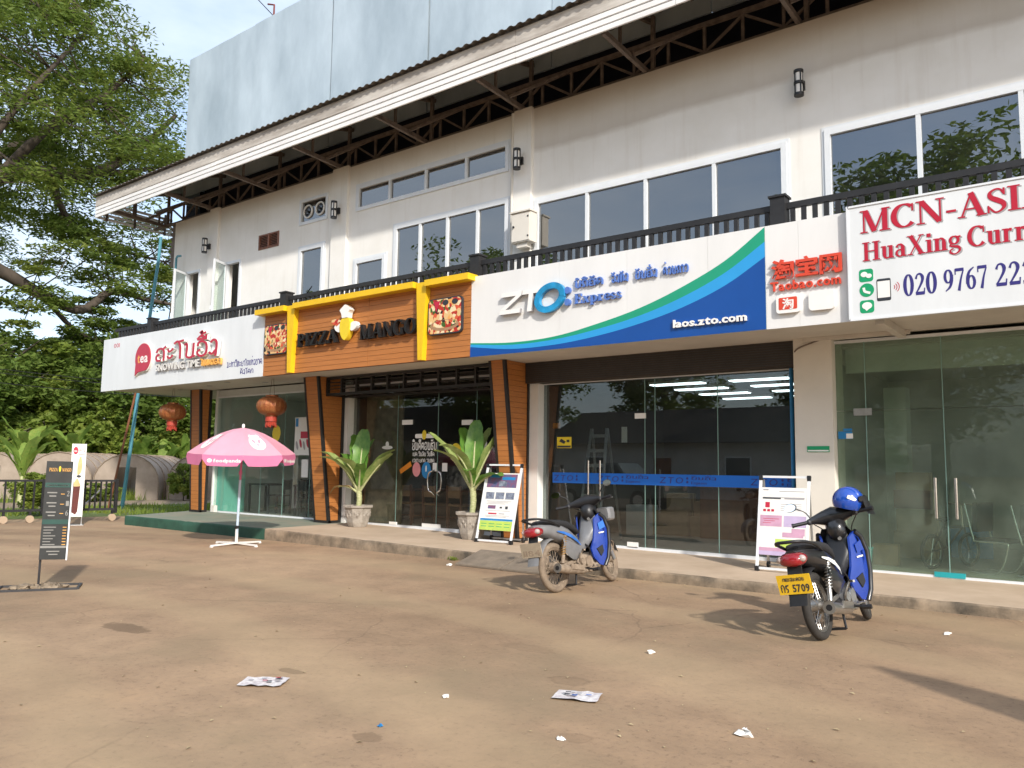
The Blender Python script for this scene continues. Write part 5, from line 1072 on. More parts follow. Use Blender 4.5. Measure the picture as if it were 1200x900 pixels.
for s_ in (-1, 1):
    MB().cyl((.035, s_ * .118, .045), (.035, s_ * .14, .045), .024, 12).build('visor_hinge', 'plastic_black', h, smooth=40)
    m = MB().add([(-.09, s_ * .109, .03), (-.02, s_ * .128, .015), (.0, s_ * .128, .03), (-.03, s_ * .125, .05), (-.08, s_ * .105, .06)], [(0, 1, 2, 3, 4) if s_ < 0 else (4, 3, 2, 1, 0)]).build('wing_decal', 'white_plastic', h)
MB().tube([(0, -.11, -.06), (.03, -.04, -.13), (.03, .04, -.13), (0, .11, -.06)], .006, 6).build('chin_strap', 'fabric_black', h)

# ================================================================== PARASOL
u = thing('parasol', 'pink delivery parasol with scalloped valance on a white cross foot', 'parasol', (-13.24, 8.93, 0))
n = 8; apex = Vector((.06, 0, 2.17)); rim_r = .95; rim_z = 1.70; tilt = Matrix.Rotation(R(3), 4, Vector((.6, .8, 0)))
def cp(a, f):
    """canopy point at angle a (deg), f=0 apex..1 rim; panels sag between ribs"""
    k = (a % 45) / 45; sag = math.sin(k * math.pi); r_ = rim_r * f * (1 - .075 * sag); z = 2.17 - (2.17 - rim_z) * (f ** 1.35) + .035 * math.sin(f * math.pi) - .012 * sag * f
    return tilt @ Vector((.06 + r_ * math.cos(R(a + 12)), r_ * math.sin(R(a + 12)), z))
for p in range(8):
    rows = [[cp(p * 45 + .001 + 44.99 * j / 6, f) for j in range(7)] for f in (.012, .2, .4, .6, .8, .93, 1.0)]
    MB().grid(rows).build('canopy_panel', 'pink_cloth', u, smooth=60)
    rows = []
    for d in (0, .5, 1):
        row = []
        for j in range(9):
            a = p * 45 + .001 + 44.99 * j / 8; q = cp(a, 1.0); k = j / 8; dp = .075 + .115 * min(1, math.sin(k * math.pi) * 3.2)
            o_ = Vector((math.cos(R(a + 12)), math.sin(R(a + 12)), 0)); row.append(q + o_ * (.012 * d) + Vector((0, 0, -dp * d)))
        rows.append(row)
    MB().grid(rows).build('valance', 'pink_deep', u, smooth=60)
    MB().tube([cp(p * 45, f) - Vector((0, 0, .02)) for f in (.05, .4, .8, 1.0)], .008, 6).build('rib', 'alu', u)
    q = cp(p * 45, .55); MB().tube([q - Vector((0, 0, .02)), (.03, 0, 1.62)], .006, 6).build('strut', 'alu', u)
MB().tube([(0, 0, .06), (.03, 0, 1.2)], .024, 12).build('pole', 'pole_blue', u, smooth=50); MB().tube([(.03, 0, 1.2), (.058, 0, 2.14)], .019, 12).build('upper_pole', 'pink_deep', u, smooth=50)
MB().ell(tuple(tilt @ Vector((.06, 0, 2.2))), (.03, .03, .045), 10, 6).build('finial', 'white_plastic', u, smooth=60); MB().cyl((.0, 0, .3), (.006, 0, .36), .03, 12).bar((.02, -.03, .33), (.03, -.08, .33), .02).build('clamp', 'plastic_black', u); MB().cyl((.028, 0, 1.3), (.03, 0, 1.36), .03, 12).build('collar', 'pink_deep', u)
MB().cyl((0, 0, .03), (0, 0, .30), .028, 12).build('socket', 'white_paint', u, smooth=50)
for a in range(4):
    d = Vector((math.cos(R(a * 90 + 5)), math.sin(R(a * 90 + 5)), 0)); MB().bar(d * .03 + Vector((0, 0, .045)), d * .56 + Vector((0, 0, .028)), .034, .028).box(d.x * .54 - .022, d.x * .54 + .022, d.y * .54 - .022, d.y * .54 + .022, 0, .02).build('foot', 'white_paint', u)
# printing on the canopy: face badges on panels and the name on valances seen from the front
def on_panel(p, poly, f0, fw, mat, off, name):
    """poly in (-1..1): u across the panel, v along it; laid on the canopy surface"""
    m = MB(); pts = []
    for x, z in poly: q = cp(p * 45 + 22.5 + x * 20, f0 - z * fw); pts.append(q + Vector((math.cos(R(p * 45 + 34.5)) * .35, math.sin(R(p * 45 + 34.5)) * .35, .9)) * off)
    m.add(pts, [tuple(range(len(pts)))[::-1]]); m.build(name, mat, u)
for p in range(8):
  if p % 2 == 1:
    on_panel(p, oval(0, 0, .68, 1, 22), .66, .21, 'white_plastic', .006, 'badge')
    on_panel(p, oval(-.44, .78, .17, .28, 10), .66, .21, 'white_plastic', .0075, 'badge_ear'); on_panel(p, oval(.44, .78, .17, .28, 10), .66, .21, 'white_plastic', .0075, 'badge_ear')
    on_panel(p, oval(-.27, .05, .13, .3, 10, .4), .66, .21, 'pink_cloth', .009, 'badge_spot'); on_panel(p, oval(.27, .05, .13, .3, 10, -.4), .66, .21, 'pink_cloth', .009, 'badge_spot'); on_panel(p, oval(0, -.4, .1, .14, 10), .66, .21, 'pink_cloth', .009, 'badge_spot')
  if p % 2 == 0:
    c0, c1 = cp(p * 45 + .5, 1.0), cp(p * 45 + 44.5, 1.0); mid = (c0 + c1) / 2; dr = (c1 - c0); outd = Vector((math.cos(R(p * 45 + 34.5)), math.sin(R(p * 45 + 34.5)), 0))
    e = bpy.data.objects.new('valance_print', MB().prism(oval(0, 0, .045, .035, 12), -.001, 0).mesh('valance_print')); COL.objects.link(e); e.data.materials.append(MATS['white_plastic']); e.parent = u
    e.scale = (1.0,) * 3; e.location = mid + outd * .012 + Vector((0, 0, -.105)) - dr.normalized() * .23
    e.rotation_euler = (0, 0, math.atan2(dr.y, dr.x)); 
    write('foodpanda', .07, .56, -.03, .03, -.001, .002, 'white_plastic', e, bold=.02, per=False, name='valance_name')

# ================================================================== LANTERNS
def lantern(x, y_, label):
    t = thing('paper_lantern', label, 'lantern', (x, y_, 2.80)); m = MB(); N = 36; rings = []
    for i in range(13):
        a = R(-72 + 144 * i / 12); rr = .335 * math.cos(a) ** .75; rings.append([(rr * (1 - .03 * (j % 2)) * math.cos(2 * math.pi * j / N), rr * (1 - .03 * (j % 2)) * math.sin(2 * math.pi * j / N), .225 * math.sin(a)) for j in range(N)])
    MB().loft(rings).build('globe', 'lantern', t, smooth=20)
    for z in (-.235, .215): MB().cyl((0, 0, z), (0, 0, z + .03), .14, 20).build('rim_band', 'lantern', t, smooth=40)
    MB().cyl((0, 0, -.35), (0, 0, -.236), .13, 16).build('skirt', 'lantern_red', t, smooth=40)
    m = MB()
    for j in range(16): a = 2 * math.pi * j / 16; m.bar((.1 * math.cos(a), .1 * math.sin(a), -.36), (.105 * math.cos(a), .105 * math.sin(a), -.44 - .02 * (j % 3)), .03)
    m.build('fringe', 'lantern_red', t)
    MB().tube([(.09, 0, .24), (.03, 0, .62)], .005, 5).tube([(-.09, 0, .24), (-.03, 0, .62)], .005, 5).build('hanger', 'steel_brown', t)
    MB().tube([(0, 0, -.36), (0, 0, -.5)], .008, 6).build('tassel', 'lantern_red', t)
lantern(-19.66, 11.19, 'round gold paper lantern with red tassel hanging left of the corner column')
lantern(-15.34, 11.09, 'round gold paper lantern hanging above the pink parasol before the glass')

# ================================================================== POTTED PLANTS
def blade(L_, W_, bend, az, tiltd, fold=.35, n=10, wave=0, seed=0):
    """one paddle leaf with petiole; returns MB for blade and MB for stalk"""
    rr = random.Random(seed); pts = []; x, z, ang = 0, 0, R(tiltd)
    st_l = L_ * .30; N = 16; seg = (L_ + st_l) / N; cl = []
    for i in range(N + 1):
        cl.append((x, z, ang)); x += seg * math.cos(ang); z += seg * math.sin(ang); ang -= R(bend) / N * (0.4 + 1.2 * i / N)
    ns = int(N * .24); rows = []
    for i in range(ns, N + 1):
        f = (i - ns) / (N - ns); w_ = W_ * (math.sin(math.pi * min(1, f * .86 + .05)) ** .55); x, z, a = cl[i]; row = []
        if i == N: w_ = W_ * .3
        for j in range(-3, 4):
            s_ = j / 3; ed = rr.uniform(.80, 1.0) if abs(j) == 3 and 0 < f < 1 else 1.0; up = fold * abs(s_) * w_ + wave * math.sin(f * 14 + s_ * 3 + seed) * abs(s_); row.append(Vector((x - up * math.sin(a), s_ * w_ * ed, z + up * math.cos(a))))
        rows.append(row)
    M = Matrix.Rotation(R(az), 4, 'Z')
    lf = MB().grid(rows).xf(M); sk = MB().tube([(c[0], 0, c[1] - .004) for c in cl[:ns + 9]], [.028 - .0013 * i for i in range(ns + 9)], 7).xf(M)
    return lf, sk
def potted(x, y_, stem_h, leaves, label, h_pot, tw):
    z0 = ftop(x, y_); t = thing('potted_plant', label, 'potted plant', (x, y_, z0)); N = 8; prof = [(.19, 0), (.2, .02), (.215, .05), (.235, .10), (.285, .40), (.30, .42), (.325, .425), (.325, .47), (.285, .47), (.27, .42)]
    rings = [[(r_ * math.cos(R(22.5 + 45 * j)), r_ * math.sin(R(22.5 + 45 * j)), z * h_pot) for j in range(N)] for r_, z in prof]
    pot = MB().loft(rings).build('pot', 'stone_pot', t)
    m = MB()
    for j in range(8):
        a = R(45 * j); d = Vector((math.cos(a), math.sin(a), 0)); s_ = Vector((-math.sin(a), math.cos(a), 0)); c = d * .245 + Vector((0, 0, .25 * h_pot))
        for k in range(3): q = c + s_ * (.05 * (k - 1)) + Vector((0, 0, .05 * ((k + j) % 2) * h_pot)); m.add([q + s_ * .03 + d * .0, q + Vector((0, 0, .06)) + d * .012, q - s_ * .03, q - Vector((0, 0, .06)) - d * .008, q + d * .022], [(0, 1, 4), (1, 2, 4), (2, 3, 4), (3, 0, 4)])
    m.build('relief', 'stone_pot', pot, kind='stuff')
    MB().cyl((0, 0, .40 * h_pot), (0, 0, .43 * h_pot), .265, 10).build('soil', 'soil', t)
    sp = [(0, 0, .40 * h_pot), (.015, .01, .42 * h_pot + stem_h * .5), (0, .0, .42 * h_pot + stem_h)]
    sp = smooth_pts(sp, 5); MB().tube(sp, [.055 + .006 * (i % 2) for i in range(len(sp))], 10).build('stem', 'stem_pale', t, smooth=40)
    for i, (L_, W_, bend, az, tl, mt_) in enumerate(leaves):
        lf, sk = blade(L_, W_, bend, az + tw, tl, .28, wave=.012, seed=i + int(x * 7)); zz = .42 * h_pot + stem_h * (.9 - .05 * (i % 3))
        o = lf.build('leaf', mt_, t, smooth=70); o.location = (0, 0, zz); s_ = sk.build('leaf_stalk', 'stem_pale', o, smooth=60)
    return t
pm('dead_leaf', (.40, .28, .12), .8, .2, 9); A_ = 'leaf_big'; P_ = 'leaf_pale'
potted(-12.95, 11.62, .34, [(1.05, .21, 22, 115, 88, A_), (1.05, .20, 30, 150, 78, A_), (1.0, .20, 50, 205, 62, P_), (.95, .17, 40, 20, 62, P_), (.95, .15, 25, 5, 52, P_), (.85, .18, 95, 270, 80, P_), (.9, .18, 20, 60, 82, A_), (.7, .13, 60, 320, 66, A_), (.85, .17, 60, 175, 74, A_), (.9, .17, 70, 235, 66, P_), (.55, .08, 120, 215, 40, 'dead_leaf')], 'broad-leaved green plant in a grey stone pot beside the left orange column', .95, 0)
potted(-9.72, 11.50, .52, [(1.0, .20, 15, 110, 87, A_), (.95, .19, 22, 70, 80, P_), (1.1, .18, 28, 200, 60, P_), (1.0, .17, 22, 15, 68, P_), (.9, .18, 80, 255, 76, P_), (.7, .14, 70, -10, 45, A_), (.95, .19, 25, 160, 78, A_), (.6, .12, 90, 300, 62, A_), (.85, .17, 70, 225, 70, P_)], 'taller broad-leaved plant with pale stem in a stone pot before the pizza door', 1.05, 0)

# ================================================================== A-FRAME BOARDS
def aframe(x, y_, w_, h, rz, label, poster, back, lean=14):
    z0 = ftop(x, y_); t = thing('sandwich_board', label, 'sign board', (x, y_, z0), rz); hw = w_ / 2; s_ = math.tan(R(lean)); 
    F = lambda u_, z, d=0: (u_, -.0 + s_ * z - .02 + d, z)
    for sx in (-1, 1):
        MB().bar(F(sx * hw, .06), F(sx * hw, h), .035, .03).build('upright', 'white_alu', t); MB().bar((sx * (hw - .02), back, .05), F(sx * (hw - .02), h - .03, .05), .03, .025).build('back_leg', 'alu', t)
        MB().box(sx * hw - .028, sx * hw + .028, -.035, .03, 0, .07).build('foot', 'plastic_black', t); MB().cyl((sx * (hw - .02) - .015, back, .05), (sx * (hw - .02) + .015, back, .05), .05, 14).build('castor', 'plastic_black', t, smooth=40)
        MB().bar(F(sx * hw, h - .04), F(sx * hw, h + .03), .045, .045).build('corner_cap', 'plastic_black', t)
    MB().bar(F(-hw + .03, h + .01), F(hw - .03, h + .01), .03).build('top_bar', 'white_alu', t); MB().bar((-hw + .02, 0, .04), (hw - .02, 0, .04), .03).build('bottom_bar', 'white_alu', t); MB().bar((-hw + .02, back, .05), (hw - .02, back, .05), .025).build('back_bar', 'alu', t)
    A = Matrix.Translation(F(0, .22)) @ Matrix.Rotation(R(-lean), 4, 'X'); ph = (h - .36) / math.cos(R(lean))
    pb = MB().box(-hw + .02, hw - .02, -.012, .0, 0, ph).xf(A).build('poster', 'paper', t)
    for nm, mt_, a, b, c, d, k in poster: MB().box(-hw + .02 + a * (w_ - .04), -hw + .02 + b * (w_ - .04), -.0135 - .0015 * k, -.0121 - .0015 * k, c * ph, d * ph).xf(A).build(nm, mt_, pb)
    return t
pm('poster_photo', (.25, .07, .12), .5, 0, 9, col2=(.05, .12, .26)); pm('poster_photo2', (.30, .34, .42), .5, 0, 12, col2=(.05, .06, .11)); pm('poster_lime', (.50, .66, .12), .5, .1, 8); pm('poster_lilac', (.55, .45, .66), .5, .1, 5); pm('poster_rose', (.62, .36, .50), .5, .12, 5)
lines = lambda c0, n_, a=.12, b=.88, st_=.022, mt_='print_grey': [('print_line', mt_, a + .03 * (i % 2), b - .09 * (i % 3), c0 - i * st_, c0 - i * st_ + .006, 1) for i in range(n_)]
po1 = [('photo', 'poster_photo', .04, .96, .745, .98, 0), ('photo', 'sticker_blue', .10, .42, .92, .975, 1), ('photo', 'sticker_blue', .5, .9, .88, .93, 1), ('photo', 'poster_photo2', .42, .66, .765, .86, 1)] + [('photo', 'poster_photo2', .06 + .31 * i, .32 + .31 * i, .54, .66, 0) for i in range(3)] + lines(.50, 3) + lines(.335, 1) + [('photo', 'poster_photo', .18, .42, .37, .43, 0), ('photo', 'print_dark', .55, .62, .38, .41, 0), ('photo', 'print_dark', .72, .80, .37, .42, 0), ('print_line', 'letter_red', .22, .48, .275, .30, 0), ('print_line', 'print_grey', .55, .72, .28, .295, 0)] + lines(.25, 2) + [('print_block', 'sticker_blue', .0, 1, .165, .20, 0), ('print_block', 'poster_lime', .0, 1, .0, .162, 0)] + [('print_line', 'print_green', .05 + .24 * i, .22 + .24 * i, .06 + .045 * j, .07 + .045 * j, 1) for i in range(4) for j in range(2)]
aframe(-8.98, 11.22, .74, 1.36, R(3), 'printed sandwich board with lime green foot leaning before the orange column', po1, .42)
po2 = [('print_block', 'white_plastic', .02, .98, .90, .99, 0), ('print_line', 'print_grey', .04, .16, .955, .975, 1), ('print_line', 'print_grey', .4, .95, .94, .95, 1)] + lines(.85, 1, .04, .96) + [('print_line', 'print_dark', .04, .44, .83, .85, 1), ('print_line', 'print_grey', .52, .95, .83, .85, 1), ('print_block', 'white_plastic', .40, .96, .63, .79, 0)] + [('print_line', 'print_grey', .44, .9, .66 + .03 * i, .668 + .03 * i, 1) for i in range(4)] + [('print_line', 'letter_red', .06 + .09 * i, .12 + .09 * i, .64, .675, 1) for i in range(3)] + [('print_line', 'letter_red', .1, .2, .70, .78, 0), ('photo', 'poster_rose', .0, .48, .42, .585, 0), ('photo', 'poster_lilac', .52, 1, .42, .585, 0), ('photo', 'poster_rose', .5, .95, .27, .34, 0), ('photo', 'poster_rose', .7, .98, .30, .40, 1), ('photo', 'poster_lime', .35, 1, .12, .24, 0), ('photo', 'poster_rose', .0, 1, .06, .11, 0), ('photo', 'poster_lilac', .0, 1, .0, .06, 0)] + lines(.53, 3, .06, .42, .03, 'letter_red')
aframe(-3.83, 11.0, .66, 1.27, R(2), 'pale printed sandwich board standing behind the black motorbike', po2, .42, 11)

# ================================================================== MENU BOARD and BANNER
fx = lambda a, b: math.atan2(-a, b)
t = thing('menu_stand', 'dark menu board on a thin post standing in a rubble-filled tray', 'menu board', (-10.26, 4.42, 0), R(70)); t.rotation_euler = (R(1.0), R(.8), R(60)); t.scale = (.8, 1, 1)
pm('menu_dark', (.030, .033, .034), .5, .2, 5); pm('menu_green', (.020, .075, .062), .5, .1, 5); pm('menu_text', (.27, .265, .25), .6, .1, 9)
mb_ = box('board', 'menu_dark', t, -.17, .18, -.02, .02, .34, 1.50); box('side_edge', 'white_alu', t, .1805, .20, -.025, .025, .33, 1.505)
MB().tube([(-.155, .03, .0), (-.155, .03, .45)], .016, 8).build('post', 'steel_dark', t)
for a, b in ((1.19, 1.245), (.755, .81)): box('green_band', 'menu_green', mb_, -.165, .175, -.0235, -.0201, a, b)
box('pale_band', 'menu_text', mb_, -.165, .175, -.0235, -.0201, .475, .50)
for i in range(3): box('menu_line', 'menu_text', mb_, -.14 + .02 * i, .14, -.0235, -.0201, 1.205 + .0, 1.222) if i == 0 else None
write('PIZZA', -.13, -.02, 1.38, 1.42, -.02, .002, 'letter_orange', mb_, 'serif', per=False, name='menu_title'); write('MANGO', .04, .16, 1.38, 1.42, -.02, .002, 'letter_orange', mb_, 'serif', per=False, name='menu_title'); plate('menu_logo', 'sticker_yellow', mb_, oval(.01, 1.41, .015, .035, 12), -.0235, -.0201)
for i, z in enumerate((1.12, 1.0, .89)):
    box('menu_line', 'menu_text', mb_, -.13, .0, -.0232, -.0201, z, z + .014); box('menu_line', 'menu_text', mb_, -.10, -.01, -.0232, -.0201, z - .04, z - .026); box('menu_line', 'letter_orange', mb_, .05, .10, -.0232, -.0201, z - .012, z - .005)
    write('236'[i], .125, .165, z - .035, z + .03, -.02, .002, 'menu_text', mb_, 'serif', per=False, name='menu_price') if '236'[i] in SERIF else box('menu_line', 'menu_text', mb_, .125, .165, -.0232, -.0201, z - .03, z + .03)
for i in range(7): z = .715 - i * .034; box('menu_line', 'menu_text', mb_, -.14, .02 - .03 * (i % 3), -.0232, -.0201, z, z + .010); box('menu_line', 'letter_orange', mb_, .11, .16, -.0232, -.0201, z, z + .008)
for i in range(2): box('menu_line', 'menu_text', mb_, -.08 + .03 * i, .09 - .02 * i, -.0232, -.0201, .43 - i * .035, .442 - i * .035)
tr_ = MB()
for a, b in (((-.42, -.2, .012), (.42, -.2, .012)), ((.42, -.2, .012), (.42, .2, .012)), ((.42, .2, .012), (-.42, .2, .012)), ((-.42, .2, .012), (-.42, -.2, .012))): tr_.bar(a, b, .03, .024)
base = thing('sign_tray', 'low steel tray holding broken concrete around the menu board post', 'tray', (-10.34, 4.34, 0), R(60)); tr_.build('tray_frame', 'steel_dark', base)
rk = random.Random(5)
for i in range(26):
    c = Vector((rk.uniform(-.3, .3), rk.uniform(-.13, .13), 0)); s_ = rk.uniform(.03, .075); m = MB().ell((0, 0, s_ * .35), (s_, s_ * rk.uniform(.6, 1), s_ * .55), 6, 4)
    m.v = [(x + rk.uniform(-.3, .3) * s_, y_ + rk.uniform(-.3, .3) * s_, max(.0, z + rk.uniform(-.2, .2) * s_)) for x, y_, z in m.v]; o = m.build('rubble', 'kerb', base); o.location = c
t = thing('drinks_banner', 'tall white drinks banner with red tea logo standing before the black gate', 'banner', (-19.95, 9.05, 0), R(62)); t.scale = (.70, 1, 1)
bn = box('banner', 'paper', t, -.22, .22, -.015, .0, .2, 1.92); plate('logo', 'letter_red', t, oval(-.1, 1.76, .075, .09), -.018, -.0151); write('tea', -.15, -.06, 1.73, 1.78, -.018, .002, 'white_plastic', t, bold=.02, per=False, name='logo_text')
write('ສະໂນ', -.01, .18, 1.74, 1.79, -.015, .002, 'letter_red', t, 'lao', per=False, name='banner_text')
box('banner_text', 'print_grey', t, -.02, .18, -.017, -.0151, 1.66, 1.68); box('banner_text', 'print_grey', t, .02, .18, -.017, -.0151, 1.60, 1.615)
pm('drink_brown', (.13, .022, .018), .4, .2, 8); pm('drink_cream', (.55, .36, .16), .5, .2, 9, col2=(.62, .48, .22))
plate('printed_glass', 'drink_brown', t, [(-.15, .32), (.0, .25), (.06, .32), (.10, .92), (-.14, .92)], -.018, -.0151); plate('printed_cream', 'drink_cream', t, smooth_pts([(-.13, .92), (.1, .92), (.07, 1.0), (.0, 1.1), (-.08, 1.02)], 4, True), -.0185, -.0151)
plate('printed_cream', 'drink_cream', t, smooth_pts([(.0, 1.18), (.1, 1.25), (.12, 1.45), (.06, 1.62), (.0, 1.5), (-.02, 1.3)], 4, True), -.0185, -.0151); plate('printed_beans', 'print_dark', t, oval(.04, 1.15, .07, .03), -.020, -.0186)
MB().tube([(-.2, .02, .02), (-.2, .02, 1.9)], .012, 6).tube([(.2, .02, .02), (.2, .02, 1.9)], .012, 6).box(-.28, .28, -.16, .16, 0, .02).build('stand', 'alu', t)

# ================================================================== RAMP, PAPERS, LITTER
rp = thing('loading_ramp', 'grey boards laid as a ramp from the lot up to the pavement', 'ramp', (-7.85, 9.6, 0)); rp.location = (0, 0, 0)
pm('ramp_board', (.24, .19, .14), .85, .15, 5, col2=(.15, .12, .09), bump=.2)
for a, b in ((-8.28, -7.42), (-7.40, -6.6)):
    MB().add([(a, 9.42, .006), (b, 9.42, .006), (b, 10.03, .175), (a, 10.03, .175), (a, 9.42, .03), (b, 9.42, .03), (b, 10.03, .20), (a, 10.03, .20)], [(0, 3, 2, 1), (4, 5, 6, 7), (0, 1, 5, 4), (1, 2, 6, 5), (2, 3, 7, 6), (3, 0, 4, 7)]).build('ramp_board', 'ramp_board', rp)
pm('newsprint', (.74, .72, .70), .8, 0, 26, col2=(.42, .36, .38))
def leaflet(x, y_, a, b, rz, label, seed):
    t = thing('leaflet', label, 'paper', (x, y_, .004), rz, 'leaflets lying on the lot'); rr = random.Random(seed); rows = [[(-a / 2 + a * i / 6, -b / 2 + b * j / 4, .006 + .012 * rr.random() * (1 if i in (0, 6) or j in (0, 4) else .4)) for j in range(5)] for i in range(7)]
    MB().grid(rows).build('sheet', 'newsprint', t, smooth=30)
    for i in range(9): u_, v_ = rr.uniform(-a * .38, a * .3), rr.uniform(-b * .36, b * .28); MB().add([(u_, v_, .0215), (u_ + a * .12, v_, .0215), (u_ + a * .12, v_ + b * .09, .0215), (u_, v_ + b * .09, .0215)], [(3, 2, 1, 0)]).build('print', rr.choice(['print_dark', 'letter_red', 'print_grey', 'letter_blue']), t)
leaflet(-4.82, 3.52, .30, .21, R(35), 'crumpled reddish leaflet lying on the ground at the left', 3)
leaflet(-2.98, 4.63, .30, .21, R(20), 'flat printed leaflet with dark pictures lying near the middle of the lot', 4)
def scrap(x, y_, s_, mt_, label, seed):
    rr = random.Random(seed); m = MB().ell((0, 0, s_ * .25), (s_, s_ * .7, s_ * .35), 7, 4); m.v = [(x_ + rr.uniform(-.35, .35) * s_, y2 + rr.uniform(-.35, .35) * s_, max(.001, z + rr.uniform(-.25, .25) * s_)) for x_, y2, z in m.v]
    o = m.build('litter', mt_, None); o.location = (x, y_, 0); o.rotation_euler = (0, 0, rr.uniform(0, 6)); tag(o, label, 'litter')
scrap(-1.83, 4.60, .055, 'paper', 'crumpled white tissue among dead leaves in the right foreground', 1)
scrap(-3.64, 4.07, .03, 'paper', 'small white paper scrap left of the flat leaflet', 2)
scrap(-3.53, 3.39, .02, 'sticker_blue', 'tiny blue bottle cap in the foreground', 3)
scrap(-2.60, 3.87, .03, 'paper', 'small pale scrap at the bottom centre of the lot', 4)
scrap(-3.21, 6.10, .04, 'paper', 'white paper scrap below and left of the black motorbike', 5)
scrap(-1.45, 8.62, .035, 'paper', 'white scrap on the ground near the kerb at the right', 6)
scrap(-8.35, 9.35, .05, 'paper', 'white scrap at the left end of the ramp', 9)
lf_ = np.random.default_rng(3); N = 2300                                  # dry leaf bits and grit, too many to count
P = np.stack([lf_.uniform(-16, 2.5, N), lf_.uniform(2.2, 9.85, N), np.full(N, .006)], 1); k_ = int(N * .22); P[:k_, 1] = 9.93 - np.abs(lf_.normal(0, .09, k_)) - .01
sz_ = .003 + .019 * lf_.random(N) ** 4; an = lf_.uniform(0, 6.28, N); V = []; F = []
for i in range(N):
    c, s_ = math.cos(an[i]) * sz_[i], math.sin(an[i]) * sz_[i]; b_ = len(V)
    V += [P[i] + (c, s_, 0), P[i] + (-s_ * .5, c * .5, sz_[i] * .4), P[i] + (-c, -s_, .002), P[i] + (s_ * .5, -c * .5, sz_[i] * .25)]; F += [(b_, b_ + 1, b_ + 2, b_ + 3)]
pm('dry_leaf', (.52, .42, .24), .9, .3, 3, col2=(.30, .21, .12))
lit = link('leaf_litter', fast_mesh('leaf_litter', np.array(V), np.array(F))); lit.data.materials.append(MATS['dry_leaf']); lit['kind'] = 'stuff'; lit['label'] = 'dry leaf bits and grit scattered over the lot'; lit['category'] = 'litter'
# weeds at the kerb by the ramp
wd = MB(); rr = random.Random(2)
for i in range(26):
    a = rr.uniform(0, 6.28); L_ = rr.uniform(.04, .1); c = Vector((-8.75 + rr.uniform(-.1, .1), 9.9 + rr.uniform(-.05, .02), 0)); d = Vector((math.cos(a), math.sin(a), 1.2)).normalized() * L_; s_ = Vector((-math.sin(a), math.cos(a), 0)) * .012
    wd.add([c - s_ * .3, c + d * .6 + s_, c + d, c + d * .6 - s_], [(0, 1, 2, 3)])
tag(wd.build('weed', 'leaf_bright', None), 'small green weed growing at the kerb left of the ramp', 'plant')

# ================================================================== VEGETATION
def leaves(centres, radii, per, ll, lw, seed, flat=.4, droop=.25):
    """leaf diamonds scattered through flattened clumps -> (V,F)"""
    g = np.random.default_rng(seed); C_ = np.repeat(np.array(centres, float), per, 0); Rr = np.repeat(np.array(radii, float), per)
    n = len(C_); d = g.normal(size=(n, 3)); d /= np.linalg.norm(d, axis=1)[:, None]; r_ = g.random(n) ** .45
    c = C_ + d * (r_ * Rr)[:, None] * np.array([1, 1, flat]); c[:, 2] -= droop * (r_ * Rr) ** 2 * .35
    a = g.uniform(0, 2 * np.pi, n); up = g.normal(-.12, .38, n); u = np.stack([np.cos(a), np.sin(a), up], 1); u /= np.linalg.norm(u, axis=1)[:, None]
    t = g.normal(size=(n, 3)) * .95 + np.array([0, 0, 1]); w_ = np.cross(u, t); w_ /= np.linalg.norm(w_, axis=1)[:, None]
    L_ = (ll * g.uniform(.6, 1.3, n))[:, None]; W_ = (lw * g.uniform(.6, 1.3, n))[:, None]
    V = np.stack([c - u * L_ / 2, c + w_ * W_ / 2 + u * L_ * .05, c + u * L_ / 2, c - w_ * W_ / 2 + u * L_ * .05], 1).reshape(-1, 3); F = np.arange(4 * n).reshape(-1, 4)
    return V, F
def crown(name, V, F, mat, parent):
    me = fast_mesh(name, V, F); me.materials.append(MATS[mat]); return link(name, me, parent)
